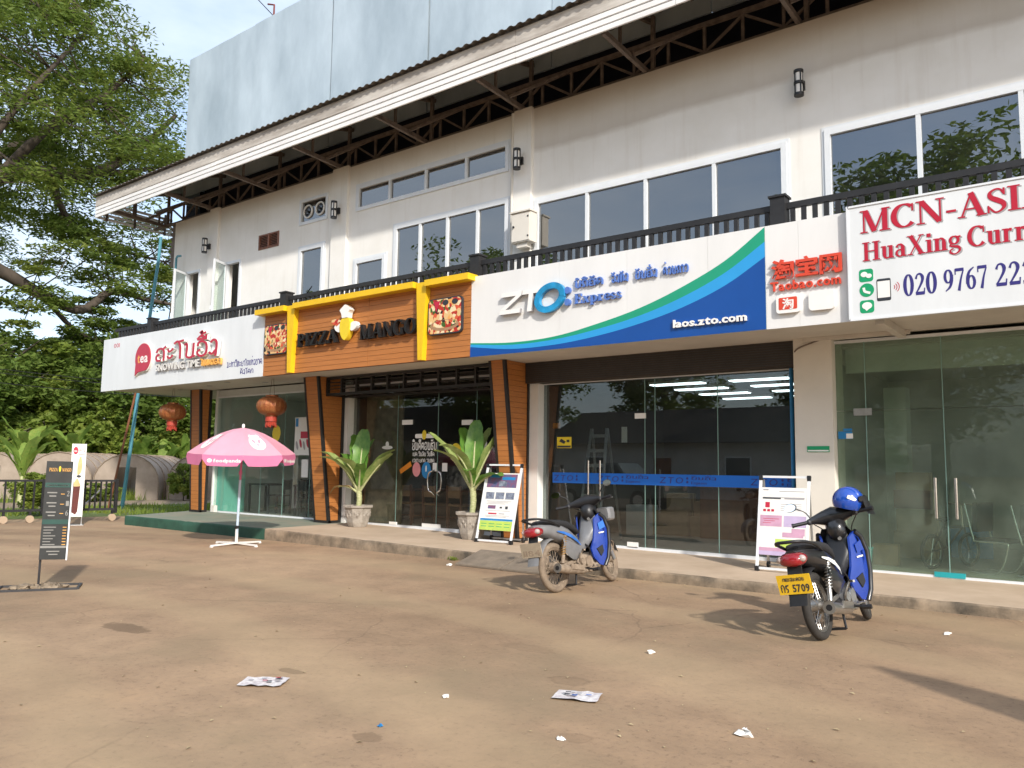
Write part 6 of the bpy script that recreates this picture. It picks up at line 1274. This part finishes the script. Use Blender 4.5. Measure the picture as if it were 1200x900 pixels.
# ---- the great rain tree at the left
rt = thing('rain_tree', 'huge spreading rain tree reaching over the left corner of the building', 'tree', (-33.2, 6.6, 0))
base = Vector((-33.2, 6.6, 0)); L0 = lambda pts: [Vector(p) - base for p in pts]
trunk = smooth_pts([(0, 0, -.1), (.1, .1, 2), (.2, .5, 4.2), (.4, 1.1, 6.2)], 4); MB().tube(trunk, [1.05 - .035 * i for i in range(len(trunk))], 14).build('trunk', 'bark', rt, smooth=60)
limbs = [([(-32.8, 7.7, 6.1), (-31.6, 9.5, 9.6), (-31.2, 10.8, 11.5), (-31.1, 12.4, 12.0), (-31.1, 13.7, 12.4), (-31.1, 14.9, 13.3), (-31.1, 16.0, 14.5), (-31.1, 17.1, 16.0)], .42),
         ([(-32.8, 7.7, 6.0), (-30.6, 9.3, 8.2), (-30.2, 10.7, 7.9), (-30.2, 12.1, 7.3), (-30.1, 13.4, 7.0), (-30.2, 14.5, 7.9), (-30.1, 15.8, 7.8), (-29.7, 16.6, 7.7)], .30),
         ([(-32.8, 7.7, 6.1), (-32.6, 9.8, 10.4), (-33.1, 11.4, 12.9), (-33.4, 13.5, 14.8), (-33.7, 15.2, 16.9), (-34.1, 16.8, 18.8)], .28),
         ([(-32.8, 7.7, 6.1), (-29.7, 8.9, 9.6), (-28.4, 9.7, 12.1), (-27.9, 10.9, 14.5), (-28.4, 12.4, 16.9)], .2),
         ([(-31.1, 13.7, 12.4), (-31.4, 15.4, 13.1), (-32.5, 17.7, 14.3)], .17), ([(-31.1, 12.4, 12.0), (-31.6, 13.4, 10.6), (-31.8, 15.4, 10.0), (-31.5, 17.2, 9.8)], .15),
         ([(-30.2, 12.1, 7.3), (-30.6, 13.6, 6.2), (-30.8, 15.3, 6.0)], .11), ([(-32.8, 7.7, 6.0), (-35.5, 6.0, 10), (-38.5, 4.5, 13.5), (-41, 3.5, 16)], .40), ([(-32.8, 7.7, 6.1), (-33.5, 4.0, 11), (-34, 1.0, 15), (-34.5, -1, 18)], .38), ([(-32.8, 7.7, 6.1), (-34, 8.5, 12), (-34.5, 8.6, 15), (-34, 9, 19)], .3), ([(-31.2, 10.8, 11.5), (-30.0, 12.0, 13.6), (-29.6, 13.6, 15.2), (-29.8, 15.0, 17.2)], .20)]
lp = []
for pts, r0 in limbs:
    sp = smooth_pts(L0(pts), 5); MB().tube(sp, [max(.04, r0 * (1 - .82 * i / len(sp))) for i in range(len(sp))], 9).build('limb', 'bark', rt, smooth=60); lp += [Vector(p) for p in sp[4:]]
g = np.random.default_rng(11); cen = []; rad = []
ctr = Vector((-33.6, 6.8, 13.8)) - base
while len(cen) < 430:
    d = g.normal(size=3); d /= np.linalg.norm(d); r_ = g.uniform(.62, 1.0)
    if d[2] < -.55: continue
    p = ctr + Vector((d[0] * 9.5, d[1] * 11.2, d[2] * 7.6)) * r_
    if p.z < 6.2 or (p + base).x > -27.2 or ((p + base).y < 8.5 and g.random() > .3): continue
    if math.sin(p.x * .9 + p.z * 1.3) * math.sin(p.y * .8 - p.z * .7) > .34: continue            # open gaps in the crown
    cen.append(p[:]); rad.append(g.uniform(.9, 1.75))
for q in lp:                                                       # sprays along the limbs
    if g.random() < .62: cen.append((q + Vector(g.normal(0, .9, 3)) + Vector((0, 0, .3)))[:]); rad.append(g.uniform(.6, 1.1))
for k in range(46):                                                # thin low veil on the right side
    cen.append((Vector((g.uniform(-31.8, -28.8), g.uniform(10.5, 17.6), g.uniform(6.0, 10.5))) - base)[:]); rad.append(g.uniform(.5, 1.05))
V, F = leaves(cen, rad, 205, .25, .072, 5, .24); crown('crown', V, F, 'leaf_rain', rt)
tw = MB(); LP = np.array([p[:] for p in lp])
for c in cen:
    c = Vector(c); j = int(np.argmin(((LP - np.array(c)) ** 2).sum(1))); q = Vector(LP[j])
    if (q - c).length < 7.0: m_ = q.lerp(c, .5) + Vector((0, 0, -.12 * (q - c).length)) + Vector(g.normal(0, .15, 3)); tw.tube([q, m_, c], [.032, .022, .012], 5, cap=False)
tw.build('twigs', 'bark', rt, kind='stuff')
rt.location = (-49.8, 9.9, -.75); rt.scale = (1.5, 1.5, 1.5)          # it stands well behind the plot
# ---- trees of the wood behind the plot: three kinds, copied
def tree_kind(seed, H_, rw, rz, n, mat, ll=.42, lw=.2, per=100):
    g = np.random.default_rng(seed); cen = []; rad = []
    while len(cen) < n:
        d = g.normal(size=3); d /= np.linalg.norm(d); r_ = g.uniform(.45, 1.0); p = d * r_ * np.array([rw, rw, rz]) + np.array([0, 0, H_ - rz]); s_ = 1 + .25 * math.sin(d[0] * 5 + seed) * math.cos(d[1] * 4)
        p[:2] *= s_
        if p[2] < .6: continue
        cen.append(p); rad.append(g.uniform(.5, 1.05) * rw * .3)
    V, F = leaves(cen, rad, per, ll, lw, seed, .6); tr_ = smooth_pts([(0, 0, -.1), (.1, .05, H_ * .3), (.0, .15, H_ * .75)], 4); t_m = MB().tube(tr_, [H_ * .025 * (1 - .07 * i) for i in range(len(tr_))], 8)
    for k in range(5):
        a = g.uniform(0, 6.28); z = H_ * g.uniform(.35, .6); t_m.tube([(0, .1, z), (rw * .4 * math.cos(a), rw * .4 * math.sin(a), z + rz * .4), (rw * .75 * math.cos(a), rw * .75 * math.sin(a), z + rz * .6)], [H_ * .01, H_ * .007, .02], 6)
    cm = fast_mesh('crown', V, F); cm.materials.append(MATS[mat]); tm = t_m.mesh('trunk', 60); tm.materials.append(MATS['bark']); return tm, cm
def plant_tree(kind, name, label, cat, loc, sc, rz, group):
    t = thing(name, label, cat, loc, rz, group); t.scale = (sc[0], sc[0], sc[1]) if isinstance(sc, tuple) else (sc,) * 3; link('trunk', kind[0], t); link('crown', kind[1], t); return t
K1 = tree_kind(21, 10.5, 4.4, 4.9, 120, 'leaf_wood'); K2 = tree_kind(22, 9.0, 3.6, 4.3, 100, 'leaf_bright'); K3 = tree_kind(23, 11.5, 4.0, 5.5, 115, 'leaf_wood', .5, .16)
KB = tree_kind(24, 2.6, 1.7, 1.3, 46, 'leaf_bright', .3, .14, 110)
G1 = 'trees of the wood behind the greenhouse'
spots = [(-54.5, 16.5, K1, 1.0, 'dark evergreen tree of the wood at the far left edge'), (-56, 20.0, K3, .98, 'dark tree of the wood above the menu board'), (-57, 24.0, K2, 1.12, 'bright green tree in the wood left of the blue pole'), (-53, 26.6, K1, .96, 'dark rounded tree in the wood right behind the blue pole'),
         (-54, 31.0, K2, 1.0, 'light green tree in the wood below the left lantern'), (-50.5, 33.5, K1, 1.0, 'dark tree in the wood seen beside the corner column'), (-52, 13.0, K2, 1.0, 'light tree of the wood beyond the left edge'), (-64, 27, K3, 1.05, 'tall dark tree at the back of the wood left of the white sign'),
         (-63, 20, K1, 1.15, 'big dark tree at the back of the wood over the banana plants'), (-60, 35, K3, 1.1, 'tall dark tree at the back of the wood behind the corner column'), (-66, 33, K1, 1.2, 'rounded tree at the very back of the wood'), (-58, 40, K2, 1.2, 'light tree in the wood hidden mostly by the building')]
for i, (x, y_, k, s_, lb) in enumerate(spots): plant_tree(k, 'wood_tree', lb, 'tree', (x * .83, y_ * .83, 0), s_ * .85, i * 1.7, G1)
G2 = 'bushes in front of the wood'
for i, (x, y_, s_, lb) in enumerate(((-43.8, 15.8, (1.3, 1.5), 'yellow-green bush right of the menu board top'), (-44.2, 18.6, (1.4, 1.7), 'olive bush behind the drinks banner'), (-43.2, 13.4, (1.2, 1.2), 'yellowish bush at the far left below the wood'), (-42.6, 21.8, (1.3, 1.9), 'tall pale bush behind the blue pole'), (-41.4, 24.6, (1.1, 1.2), 'low green bush right of the greenhouse roof'), (-29.9, 17.7, (.42, .62), 'small leafy shrub by the right end of the greenhouse'), (-23.6, 9.9, (.45, .5), 'dark green bush behind the rolling gate'), (-31.2, 14.9, (.45, .3), 'low shrub at the foot of the middle greenhouse'), (-32.6, 13.2, (.5, .28), 'low shrub before the greenhouse hidden by the banner'), (-24.6, 8.0, (.5, .45), 'low green bush behind the fence near the menu board'))):
    plant_tree(KB, 'bush', lb, 'bush', (x, y_, 0), s_, i * 2.1, G2)
# ---- banana plants
def banana_kind(seed):
    rr = random.Random(seed); parts = []
    for i in range(8):
        lf, sk = blade(rr.uniform(1.7, 2.3), rr.uniform(.26, .36), rr.uniform(35, 85), i * 137 + rr.uniform(-20, 20), rr.uniform(62, 84), .18, wave=.05, seed=seed + i); lf.add(sk.v, sk.f); me = lf.mesh('leaf', 70); me.materials.append(MATS['leaf_banana']); parts.append((me, rr.uniform(1.0, 1.35)))
    st_m = MB().tube([(0, 0, -.05), (.03, 0, .7), (0, .02, 1.4)], [.16, .13, .09], 10).mesh('stem', 60); st_m.materials.append(MATS['stem_pale']); return st_m, parts
BK = [banana_kind(3), banana_kind(40)]
bsp = [(-41.5, 13.6, 1.0, 'leftmost banana plant beyond the fence'), (-41.0, 14.7, .9, 'banana plant left of the menu board'), (-40.6, 15.9, 1.15, 'tall banana plant whose long leaf rises beside the drinks banner'), (-42.5, 17.2, .9, 'banana plant behind the drinks banner'), (-41.2, 18.4, 1.1, 'banana plant over the left greenhouse arch'), (-43, 19.8, 1.0, 'banana plant just left of the blue pole'), (-40.8, 21.6, 1.0, 'banana plant right of the blue pole above the greenhouse'), (-40.4, 22.6, .95, 'banana plant above the middle of the greenhouse'), (-40.0, 23.6, 1.0, 'banana plant below the left lantern'), (-39.6, 24.8, .9, 'banana plant beside the parasol edge'), (-31.6, 12.4, .85, 'single banana plant in front of the greenhouse arch')]
for i, (x, y_, s_, lb) in enumerate(bsp):
    t = thing('banana_plant', lb, 'banana plant', (x, y_, 0), i * 1.3, 'banana plants behind the plot'); t.scale = (s_ * .8,) * 3; sm_, pr = BK[i % 2]; link('stem', sm_, t)
    for me, z in pr: link('leaf', me, t, (0, 0, z))
# ---- rough grass of the verge (stuff)
g = np.random.default_rng(9); n = 26000; x = g.uniform(-33, -22.6, n); y_ = g.uniform(6, 24, n); ok = ~((x > -31.4 + .05 * (y_ - 16)) & (x < -27.3)) & (np.sin(x * 1.7) * np.sin(y_ * 1.3) + g.normal(0, .5, n) > -.2) & ((x < -24) | (y_ > 11.4)); x, y_ = x[ok], y_[ok]; n = len(x)
a = g.uniform(0, 6.28, n); h_ = g.uniform(.05, .2, n) * np.where(x < -31, 2.6, 1); b_ = np.stack([x, y_, np.zeros(n)], 1); d = np.stack([np.cos(a) * h_ * .4, np.sin(a) * h_ * .4, h_], 1); s_ = np.stack([-np.sin(a), np.cos(a), np.zeros(n)], 1) * .02
V = np.stack([b_ - s_, b_ + s_, b_ + d], 1).reshape(-1, 3); o = link('grass', fast_mesh('grass', V, np.arange(3 * n).reshape(-1, 3))); o.data.materials.append(MATS['leaf_bright']); o['kind'] = 'stuff'; o['label'] = 'rough green grass on the verge beyond the gate'; o['category'] = 'grass'

# ================================================================== GREENHOUSE, FENCE, POLES
def tunnel(x0, y0, L_, hw, h, label):
    t = thing('greenhouse', label, 'greenhouse', (x0, y0, 0), R(46), 'plastic tunnel greenhouses'); n = 12
    arcp = lambda y_, k=1: [(hw * k * math.cos(R(180 * i / n)), y_, .7 + (h - .7) * k * math.sin(R(180 * i / n))) for i in range(n + 1)]
    rows = []
    for j in range(13):
        y_ = L_ * j / 12; rows.append([(p[0] * (1 - .02 * (j % 2)), y_, p[2] * (1 - .02 * (j % 2))) for p in arcp(y_)])
    MB().grid(rows).build('cover', 'tarp', t, smooth=30)
    for s_ in (-1, 1): MB().grid([[(s_ * hw, L_ * j / 12, .25 if j % 5 == 3 else 0), (s_ * hw * 1.01, L_ * j / 12, .7)] for j in range(13)], s_ > 0).build('side_cloth', 'tarp', t)
    for j in range(7): y_ = L_ * j / 6; MB().tube([(hw * 1.01, y_, 0)] + [(p[0] * 1.012, p[1], p[2] * 1.01) for p in arcp(y_)] + [(-hw * 1.01, y_, 0)], .022, 6).build('hoop', 'steel_dusty', t)
    MB().add(arcp(.02, .995) + [(-hw, .02, 0), (-hw * .3, .02, 0), (-hw * .3, .02, 1.3), (hw * .3, .02, 1.3), (hw * .3, .02, 0), (hw, .02, 0)], [tuple(range(n + 7))]).build('end_cloth', 'tarp', t)
tunnel(-32.0, 16.4, 5.6, 1.22, 1.8, 'brown plastic tunnel greenhouse right behind the blue pole'); tunnel(-33.8, 14.6, 5.6, 1.22, 1.85, 'brown plastic tunnel greenhouse right of the drinks banner'); tunnel(-35.6, 12.8, 5.0, 1.22, 1.8, 'brown plastic tunnel greenhouse hidden partly by the drinks banner'); tunnel(-30.6, 18.6, 6.5, 1.1, 1.8, 'brown plastic tunnel greenhouse beside the corner column')
def gate(y0, y1, x0, x1, label, wheels, dense):
    t = thing('rolling_gate', label, 'gate', (x0, y0, 0)); L_ = Vector((x1 - x0, y1 - y0, 0)); P = lambda f, z: L_ * f + Vector((0, 0, z)); n = int(L_.length / dense)
    MB().bar(P(0, 1.02), P(1, 1.02), .05, .05).build('top_rail', 'rail_black', t); MB().bar(P(0, .30), P(1, .30), .05, .06).build('bottom_rail', 'rail_black', t)
    for f in (0, 1): MB().bar(P(f, .2), P(f, 1.06), .07).build('post', 'rail_black', t)
    for i in range(1, n): MB().bar(P(i / n, .33), P(i / n, 1.0), .035).build('bar', 'rail_black', t)
    for f in wheels:
        c = P(f, .09); MB().cyl(c + Vector((-.03, 0, 0)), c + Vector((.03, 0, 0)), .09, 16).build('wheel', 'concrete', t, smooth=40); MB().bar(P(f, .1), P(f, .3), .05).build('wheel_fork', 'rail_black', t)
    return t
gate(5.6, 8.9, -21.75, -21.35, 'black steel rolling gate with wheels behind the menu board', (.75, .92), .2)
gt = gate(9.15, 10.45, -21.15, -20.85, 'short black gate section with a leaning brace right of the drinks banner', (.15, .95), .12)
MB().tube([(.06, .35, .12), (.16, .95, .78)], .018, 6).build('brace', 'steel', gt)
o = MB().tube([(0, 0, -.02), (.4, .1, 3.8), (1.0, .2, 8.2), (1.05, .2, 8.9)], [.06, .055, .05, .05], 10).build('flag_pole', 'pole_teal', None, smooth=60); o.location = (-26.1, 13.3, 0); tag(o, 'tall leaning blue steel pole rising behind the white signboard', 'pole')
o = MB().tube([(0, 0, -.02), (.5, .4, 3.7), (.62, .5, 4.6)], .035, 8).build('bamboo_rod', 'wood_dark', None, smooth=60); o.location = (-25.4, 12.5, 0); tag(o, 'thin dark leaning rod left of the blue pole', 'rod')

# ================================================================== INSIDE THE SHOPS
def chair(x, y_, z, rz, mt_, label, back_mt=None, group=None):
    t = thing('chair', label, 'chair', (x, y_, z), rz, group)
    for sx in (-1, 1):
        MB().bar((sx * .19, -.19, 0), (sx * .19, -.19, .45), .04).build('leg', mt_, t); MB().bar((sx * .19, .2, 0), (sx * .19, .23, .88), .04).build('leg', mt_, t)
    MB().box(-.22, .22, -.22, .22, .45, .49).build('seat', back_mt or mt_, t); MB().box(-.2, .2, .19, .225, .62, .86).build('backrest', back_mt or mt_, t); MB().bar((-.19, 0, .2), (.19, 0, .2), .025).bar((-.19, -.19, .2), (-.19, .21, .2), .025).bar((.19, -.19, .2), (.19, .21, .2), .025).build('stretcher', mt_, t)
    return t
def table(x, y_, z, w_, d, mt_, label, h=.75):
    t = thing('table', label, 'table', (x, y_, z)); MB().box(-w_ / 2, w_ / 2, -d / 2, d / 2, h - .04, h).build('tabletop', mt_, t)
    for sx in (-1, 1):
        for sy in (-1, 1): MB().bar((sx * (w_ / 2 - .05), sy * (d / 2 - .05), 0), (sx * (w_ / 2 - .05), sy * (d / 2 - .05), h - .04), .045).build('leg', mt_, t)
zt, zp, zz, zm = .235, .22, .155, .13
table(-18.3, 13.2, zt, .9, .6, 'steel_dark', 'small black table at the left inside the tea shop'); table(-16.4, 13.3, zt, 1.1, .6, 'steel_dark', 'black table in the middle of the tea shop'); table(-14.9, 13.4, zt, .9, .6, 'steel_dark', 'black table at the right inside the tea shop')
for x, y_, rz, lb in ((-17.5, 13.0, -1.2, 'black chair left of the parasol pole in the tea shop'), (-17.3, 13.9, 1.9, 'black chair at the back left of the tea shop'), (-16.0, 12.8, 3.0, 'black chair close to the tea shop glass'), (-15.4, 13.2, -1.3, 'black chair at the right table of the tea shop'), (-14.8, 14.0, .2, 'black chair behind the right tea shop table')): chair(x, y_, zt, rz, 'steel_dark', lb, 'fabric_black', 'black chairs in the tea shop')
table(-11.9, 13.6, zp, 2.2, .8, 'wood_dark', 'long brown wooden table inside the pizza shop', .78)
for i, (x, y_, rz, lb) in enumerate(((-12.75, 13.0, 3.14, 'wooden chair at the left end of the pizza shop table'), (-12.0, 13.0, 3.14, 'wooden chair second from the left at the pizza shop table'), (-11.3, 13.0, 3.14, 'wooden chair third from the left at the pizza shop table'), (-10.4, 13.1, 3.0, 'wooden chair behind the right potted plant'))): chair(x, y_, zp, rz, 'wood_dark', lb, 'wood_ply', 'wooden chairs in the pizza shop')
k = 0
for x in (-6.4, -4.9):                                               # lit ceiling panels of the parcel shop
    for y_ in (13.2, 14.2, 15.3, 16.5):
        t = thing('ceiling_light', ('left' if x < -6 else 'right') + ' row ceiling light of the parcel shop, ' + ('nearest the glass', 'second from the glass', 'third from the glass', 'farthest from the glass')[k % 4], 'ceiling light', (x, y_, 3.0), 0, 'lit ceiling panels in the parcel shop'); k += 1
        MB().box(-.52, .52, -.13, .13, .03, .075).build('housing', 'white_paint', t); MB().box(-.5, .5, -.11, .11, .012, .029).build('diffuser', 'lit_tube', t)
ld = thing('ladder', 'aluminium folding ladder standing behind the left glass of the parcel shop', 'ladder', (-8.0, 12.75, zz))
for s_ in (-1, 1): MB().bar((s_ * .24, 0, 0), (s_ * .17, .4, 2.1), .05, .03).build('rail', 'alu', ld); MB().bar((s_ * .22, .85, 0), (s_ * .17, .42, 2.1), .04, .025).build('rear_rail', 'alu', ld)
for i in range(7): z = .28 + i * .28; f = z / 2.1; MB().bar((-.24 + .07 * f, .4 * f, z), (.24 - .07 * f, .4 * f, z), .03, .06).build('rung', 'alu', ld)
ct = thing('counter', 'service counter with grey front at the back of the parcel shop', 'counter', (-5.6, 15.2, zz)); MB().box(-1.3, 1.3, 0, .5, 0, 1.0).build('front', 'wood_dark', ct); MB().box(-1.36, 1.36, -.06, .56, 1.001, 1.05).build('top', 'wood_ply', ct)
def carton(x, y_, z, a, b, h, label, mt_='box_card', rz=0):
    t = thing('carton', label, 'box', (x, y_, z), rz, 'cartons and parcels stored in the shops'); MB().box(-a / 2, a / 2, -b / 2, b / 2, 0, h).build('box', mt_, t); MB().box(-a / 2 - .002, a / 2 + .002, -.03, .03, h * .0 + .0, h + .002).build('tape', 'drink_cream', t)
carton(-2.85, 14.6, zm, .6, .45, .42, 'brown carton at the bottom of the stack by the inner column'); carton(-2.83, 14.6, zm + .425, .58, .42, .36, 'brown carton second in the stack by the inner column', rz=.06); carton(-2.86, 14.6, zm + .79, .55, .42, .3, 'red striped carton near the top of the stack', 'rust_red', -.04); carton(-2.86, 14.6, zm + 1.095, .5, .4, .28, 'topmost brown carton of the stack', rz=.05)
carton(-3.0, 13.2, zm, .34, .3, .3, 'small pale carton with yellow tape on the floor behind the glass', 'wood_ply', .1); carton(-2.2, 15.4, zm, .6, .5, .5, 'blue wrapped carton behind the bicycle', 'water_blue', .2)
for i, (x, y_, z, a, b, h, mt_, lb) in enumerate(((-7.6, 15.6, zz, .7, .5, .5, 'box_card', 'large brown parcel at the bottom left of the parcel shop pile'), (-7.0, 15.7, zz, .5, .5, .4, 'box_card', 'brown parcel beside the large one in the parcel shop'), (-7.5, 15.6, zz + .505, .5, .45, .35, 'box_card', 'brown parcel on top of the large one in the parcel shop'), (-6.95, 15.7, zz + .405, .45, .4, .3, 'wood_ply', 'pale parcel on the second column of the parcel shop pile'), (-8.2, 15.2, zz, .5, .5, .6, 'paper', 'white parcel sack left of the pile in the parcel shop'), (-4.6, 14.3, zz, .45, .4, .35, 'plastic_black', 'black wrapped parcel near the right glass of the parcel shop'), (-4.55, 13.6, zz, .4, .4, .6, 'paper', 'tall pale parcel near the blue post of the parcel shop'))): carton(x, y_, z, a, b, h, lb, mt_, .1 * (i % 3))
bn = thing('waste_bin', 'teal plastic bin behind the glass next to the black motorbike', 'bin', (-3.10, 12.25, zm)); MB().loft([[(r_ * math.cos(2 * math.pi * j / 18), r_ * math.sin(2 * math.pi * j / 18), z) for j in range(18)] for r_, z in ((.10, 0), (.13, .3), (.14, .3), (.14, .32), (.125, .32), (.10, .02))]).build('bucket', 'bin_teal', bn, smooth=40)
bc = thing('bicycle', 'small black bicycle parked inside the exchange shop behind the glass', 'bicycle', (-2.35, 13.0, zm), R(65))
for x in (0, .85):
    w_ = MB().torus((x, 0, .25), .23, .02, 'y', 32, 8).build('wheel', 'tyre', bc, smooth=60); m = MB().torus((x, 0, .25), .20, .008, 'y', 32, 6)
    for i in range(14): a = 2 * math.pi * i / 14; m.tube([(x, 0, .25), (x + .2 * math.cos(a), 0, .25 + .2 * math.sin(a))], .003, 4, cap=False)
    m.build('spokes', 'chrome', w_)
MB().tube([(0, 0, .25), (.35, 0, .3), (.3, 0, .62), (.0, 0, .25)], .014, 8).tube([(.35, 0, .3), (.75, 0, .6), (.85, 0, .25)], .016, 8).tube([(.3, 0, .58), (.74, 0, .58)], .014, 8).build('frame', 'bike_black', bc); MB().ell((.28, 0, .7), (.12, .06, .03), 10, 5).tube([(.3, 0, .6), (.28, 0, .7)], .012, 6).build('saddle', 'fabric_black', bc); MB().tube([(.72, 0, .58), (.70, 0, .9)], .014, 8).tube([(.70, -.22, .92), (.70, .22, .92)], .014, 8).build('handlebar', 'chrome', bc)
def cant_chair(x, y_, rz, label):
    t = thing('office_chair', label, 'chair', (x, y_, zm), rz, 'chrome cantilever chairs'); 
    for s_ in (-1, 1): MB().tube(smooth_pts([(s_ * .24, .3, .95), (s_ * .24, .2, .5), (s_ * .24, .15, .44), (s_ * .24, -.2, .44), (s_ * .24, -.26, .38), (s_ * .24, -.12, .03), (s_ * .24, .25, .02)], 4), .014, 8).build('frame_tube', 'chrome', t, smooth=60)
    MB().tube([(-.24, .25, .02), (.24, .25, .02)], .014, 8).build('foot_bar', 'chrome', t); MB().box(-.23, .23, -.22, .2, .43, .48).build('seat', 'fabric_black', t); MB().box(-.22, .22, .2, .26, .55, .95).xf(Matrix.Rotation(R(4), 4, 'X')).build('backrest', 'fabric_black', t)
cant_chair(-1.55, 13.1, R(70), 'left chrome cantilever chair inside the exchange shop'); cant_chair(-1.0, 13.0, R(80), 'right chrome cantilever chair at the photo edge inside the exchange shop')

# ================================================================== ACROSS THE LOT (behind the viewer; seen in the panes; an added unseen shape casts the shade at the right)
fp = thing('shadow_caster', 'unseen parasol-like shape added right of the view to cast a shadow into the lot', 'parasol', (.95, 5.30, 0))  # stand-in caster, added out of view for the shadow on the lot
MB().cyl((0, 0, 0), (0, 0, .08), .24, 20).build('base', 'concrete', fp, smooth=40); MB().tube([(0, 0, .05), (0, 0, 1.95)], .022, 10).build('pole', 'alu', fp)
N = 20; MB().loft([[(r_ * (1 - .16 * (j % 2)) * math.cos(2 * math.pi * j / N), r_ * (1 - .16 * (j % 2)) * math.sin(2 * math.pi * j / N), z) for j in range(N)] for r_, z in ((.30, .62), (.29, .8), (.24, 1.1), (.2, 1.4), (.13, 1.7), (.04, 1.92))]).build('cloth', 'pink_cloth', fp, smooth=30)
pk = thing('pickup_truck', 'dark green pickup truck parked across the lot, seen reflected in the parcel shop glass', 'pickup', (-15.6, -2.6, 0), R(4))
side = [(-2.5, .45), (-2.0, .45), (-1.95, .62), (-1.65, .78), (-1.35, .62), (-1.3, .42), (1.1, .42), (1.15, .62), (1.45, .78), (1.75, .62), (1.8, .45), (2.45, .5), (2.5, .85), (2.3, 1.02), (1.1, 1.1), (-2.5, 1.06)]
MB().prism(side, -.85, .85).build('body', 'truck_green', pk); 
MB().loft([[(1.05, -.82, 1.1), (1.05, .82, 1.1), (-.75, .82, 1.1), (-.75, -.82, 1.1)], [(.45, -.68, 1.72), (.45, .68, 1.72), (-.6, .68, 1.72), (-.6, -.68, 1.72)]]).build('cabin', 'truck_green', pk)
for s_ in (-1, 1): MB().add([(.86, s_ * .815, 1.16), (.2, s_ * .815, 1.16), (.2, s_ * .71, 1.64), (.42, s_ * .71, 1.64)], [(0, 1, 2, 3) if s_ > 0 else (3, 2, 1, 0)]).build('side_window', 'print_dark', pk); MB().add([(.1, s_ * .815, 1.16), (-.65, s_ * .815, 1.16), (-.55, s_ * .71, 1.64), (.1, s_ * .71, 1.64)], [(0, 1, 2, 3) if s_ > 0 else (3, 2, 1, 0)]).build('side_window', 'print_dark', pk)
for x in (-1.65, 1.45):
    for s_ in (-1, 1): w_ = MB().cyl((x, s_ * .62, .36), (x, s_ * .86, .36), .36, 24).build('wheel', 'tyre', pk, smooth=40); MB().cyl((x, s_ * .855, .36), (x, s_ * .875, .36), .21, 18).build('rim', 'alu', w_, smooth=40)
MB().box(2.46, 2.56, -.8, .8, .5, .66).build('bumper', 'chrome', pk); MB().box(2.42, 2.52, -.78, -.5, .75, .92).build('headlight', 'lens_clear', pk); MB().box(2.42, 2.52, .5, .78, .75, .92).build('headlight', 'lens_clear', pk)
def house(x, y_, w_, d, h, rh, label, rz=0):
    t = thing('house', label, 'house', (x, y_, 0), rz); MB().box(-w_ / 2, w_ / 2, -d / 2, d / 2, 0, h).build('wall', 'house_white', t); e = .7
    MB().add([(-w_ / 2 - e, -d / 2 - e, h - .1), (w_ / 2 + e, -d / 2 - e, h - .1), (w_ / 2 + e, d / 2 + e, h - .1), (-w_ / 2 - e, d / 2 + e, h - .1), (-w_ / 2 - e, 0, h + rh), (w_ / 2 + e, 0, h + rh)], [(0, 1, 5, 4), (2, 3, 4, 5), (1, 2, 5), (3, 0, 4), (3, 2, 1, 0)]).build('roof', 'tile_roof', t)
    MB().box(-.5, .5, d / 2, d / 2 + .05, 0, 2.1).build('door', 'wood_dark', t)
    for q in (-.3, .3): f_ = MB().box(q * w_ - .7, q * w_ + .7, d / 2, d / 2 + .06, 1.0, 2.2).build('window', 'white_alu', t); MB().box(q * w_ - .62, q * w_ + .62, d / 2 + .061, d / 2 + .066, 1.08, 2.12).build('pane', 'print_dark', f_)
house(-40, -16, 12, 8, 3.2, 2.4, 'white bungalow with dark tiled roof across the road, seen only in the pizza shop glass'); house(-20, -19, 14, 8, 3.0, 2.0, 'low house with dark roof opposite, seen only as a reflection in the parcel shop glass')
K4 = tree_kind(25, 16, 6.0, 6.5, 230, 'leaf_wood', .42, .17, 130)
G3 = 'trees across the road behind the viewer'
for i, (x, y_, k, s_, lb) in enumerate(((-31, -15, K4, 1.0, 'tree opposite, reflected in the pizza shop upper windows'), (-47, -10, K3, 1.4, 'tree opposite, reflected in the tea shop glass'), (-6.5, -15, K4, 1.05, 'tree opposite, reflected in the upper right window'), (2.5, -19, K4, 1.0, 'tree opposite, at the right behind the viewer'), (-13, -25, K1, 1.1, 'tree behind the opposite low house'), (-26, -27, K3, 1.1, 'tree between the two houses opposite'), (-55, -20, K1, 1.5, 'tree beside the white bungalow opposite'), (9, -24, K2, 1.4, 'light tree opposite, far right behind the viewer'))): plant_tree(k, 'roadside_tree', lb, 'tree', (x, y_, 0), s_, i * 1.1, G3)

for i, z in enumerate((5.6, 6.0, 6.15)):
    pts = [(-39 + 5 * f + .1 * i, 3 + 30 * f, z - 1.0 * math.sin(math.pi * f)) for f in [k / 12 for k in range(13)]]; o = MB().tube(pts, .016, 5).build('overhead_cable', 'plastic_black', None); tag(o, ('lowest', 'middle', 'highest')[i] + ' of the three dark cables sagging across the trees at the left', 'cable', 'overhead cables')
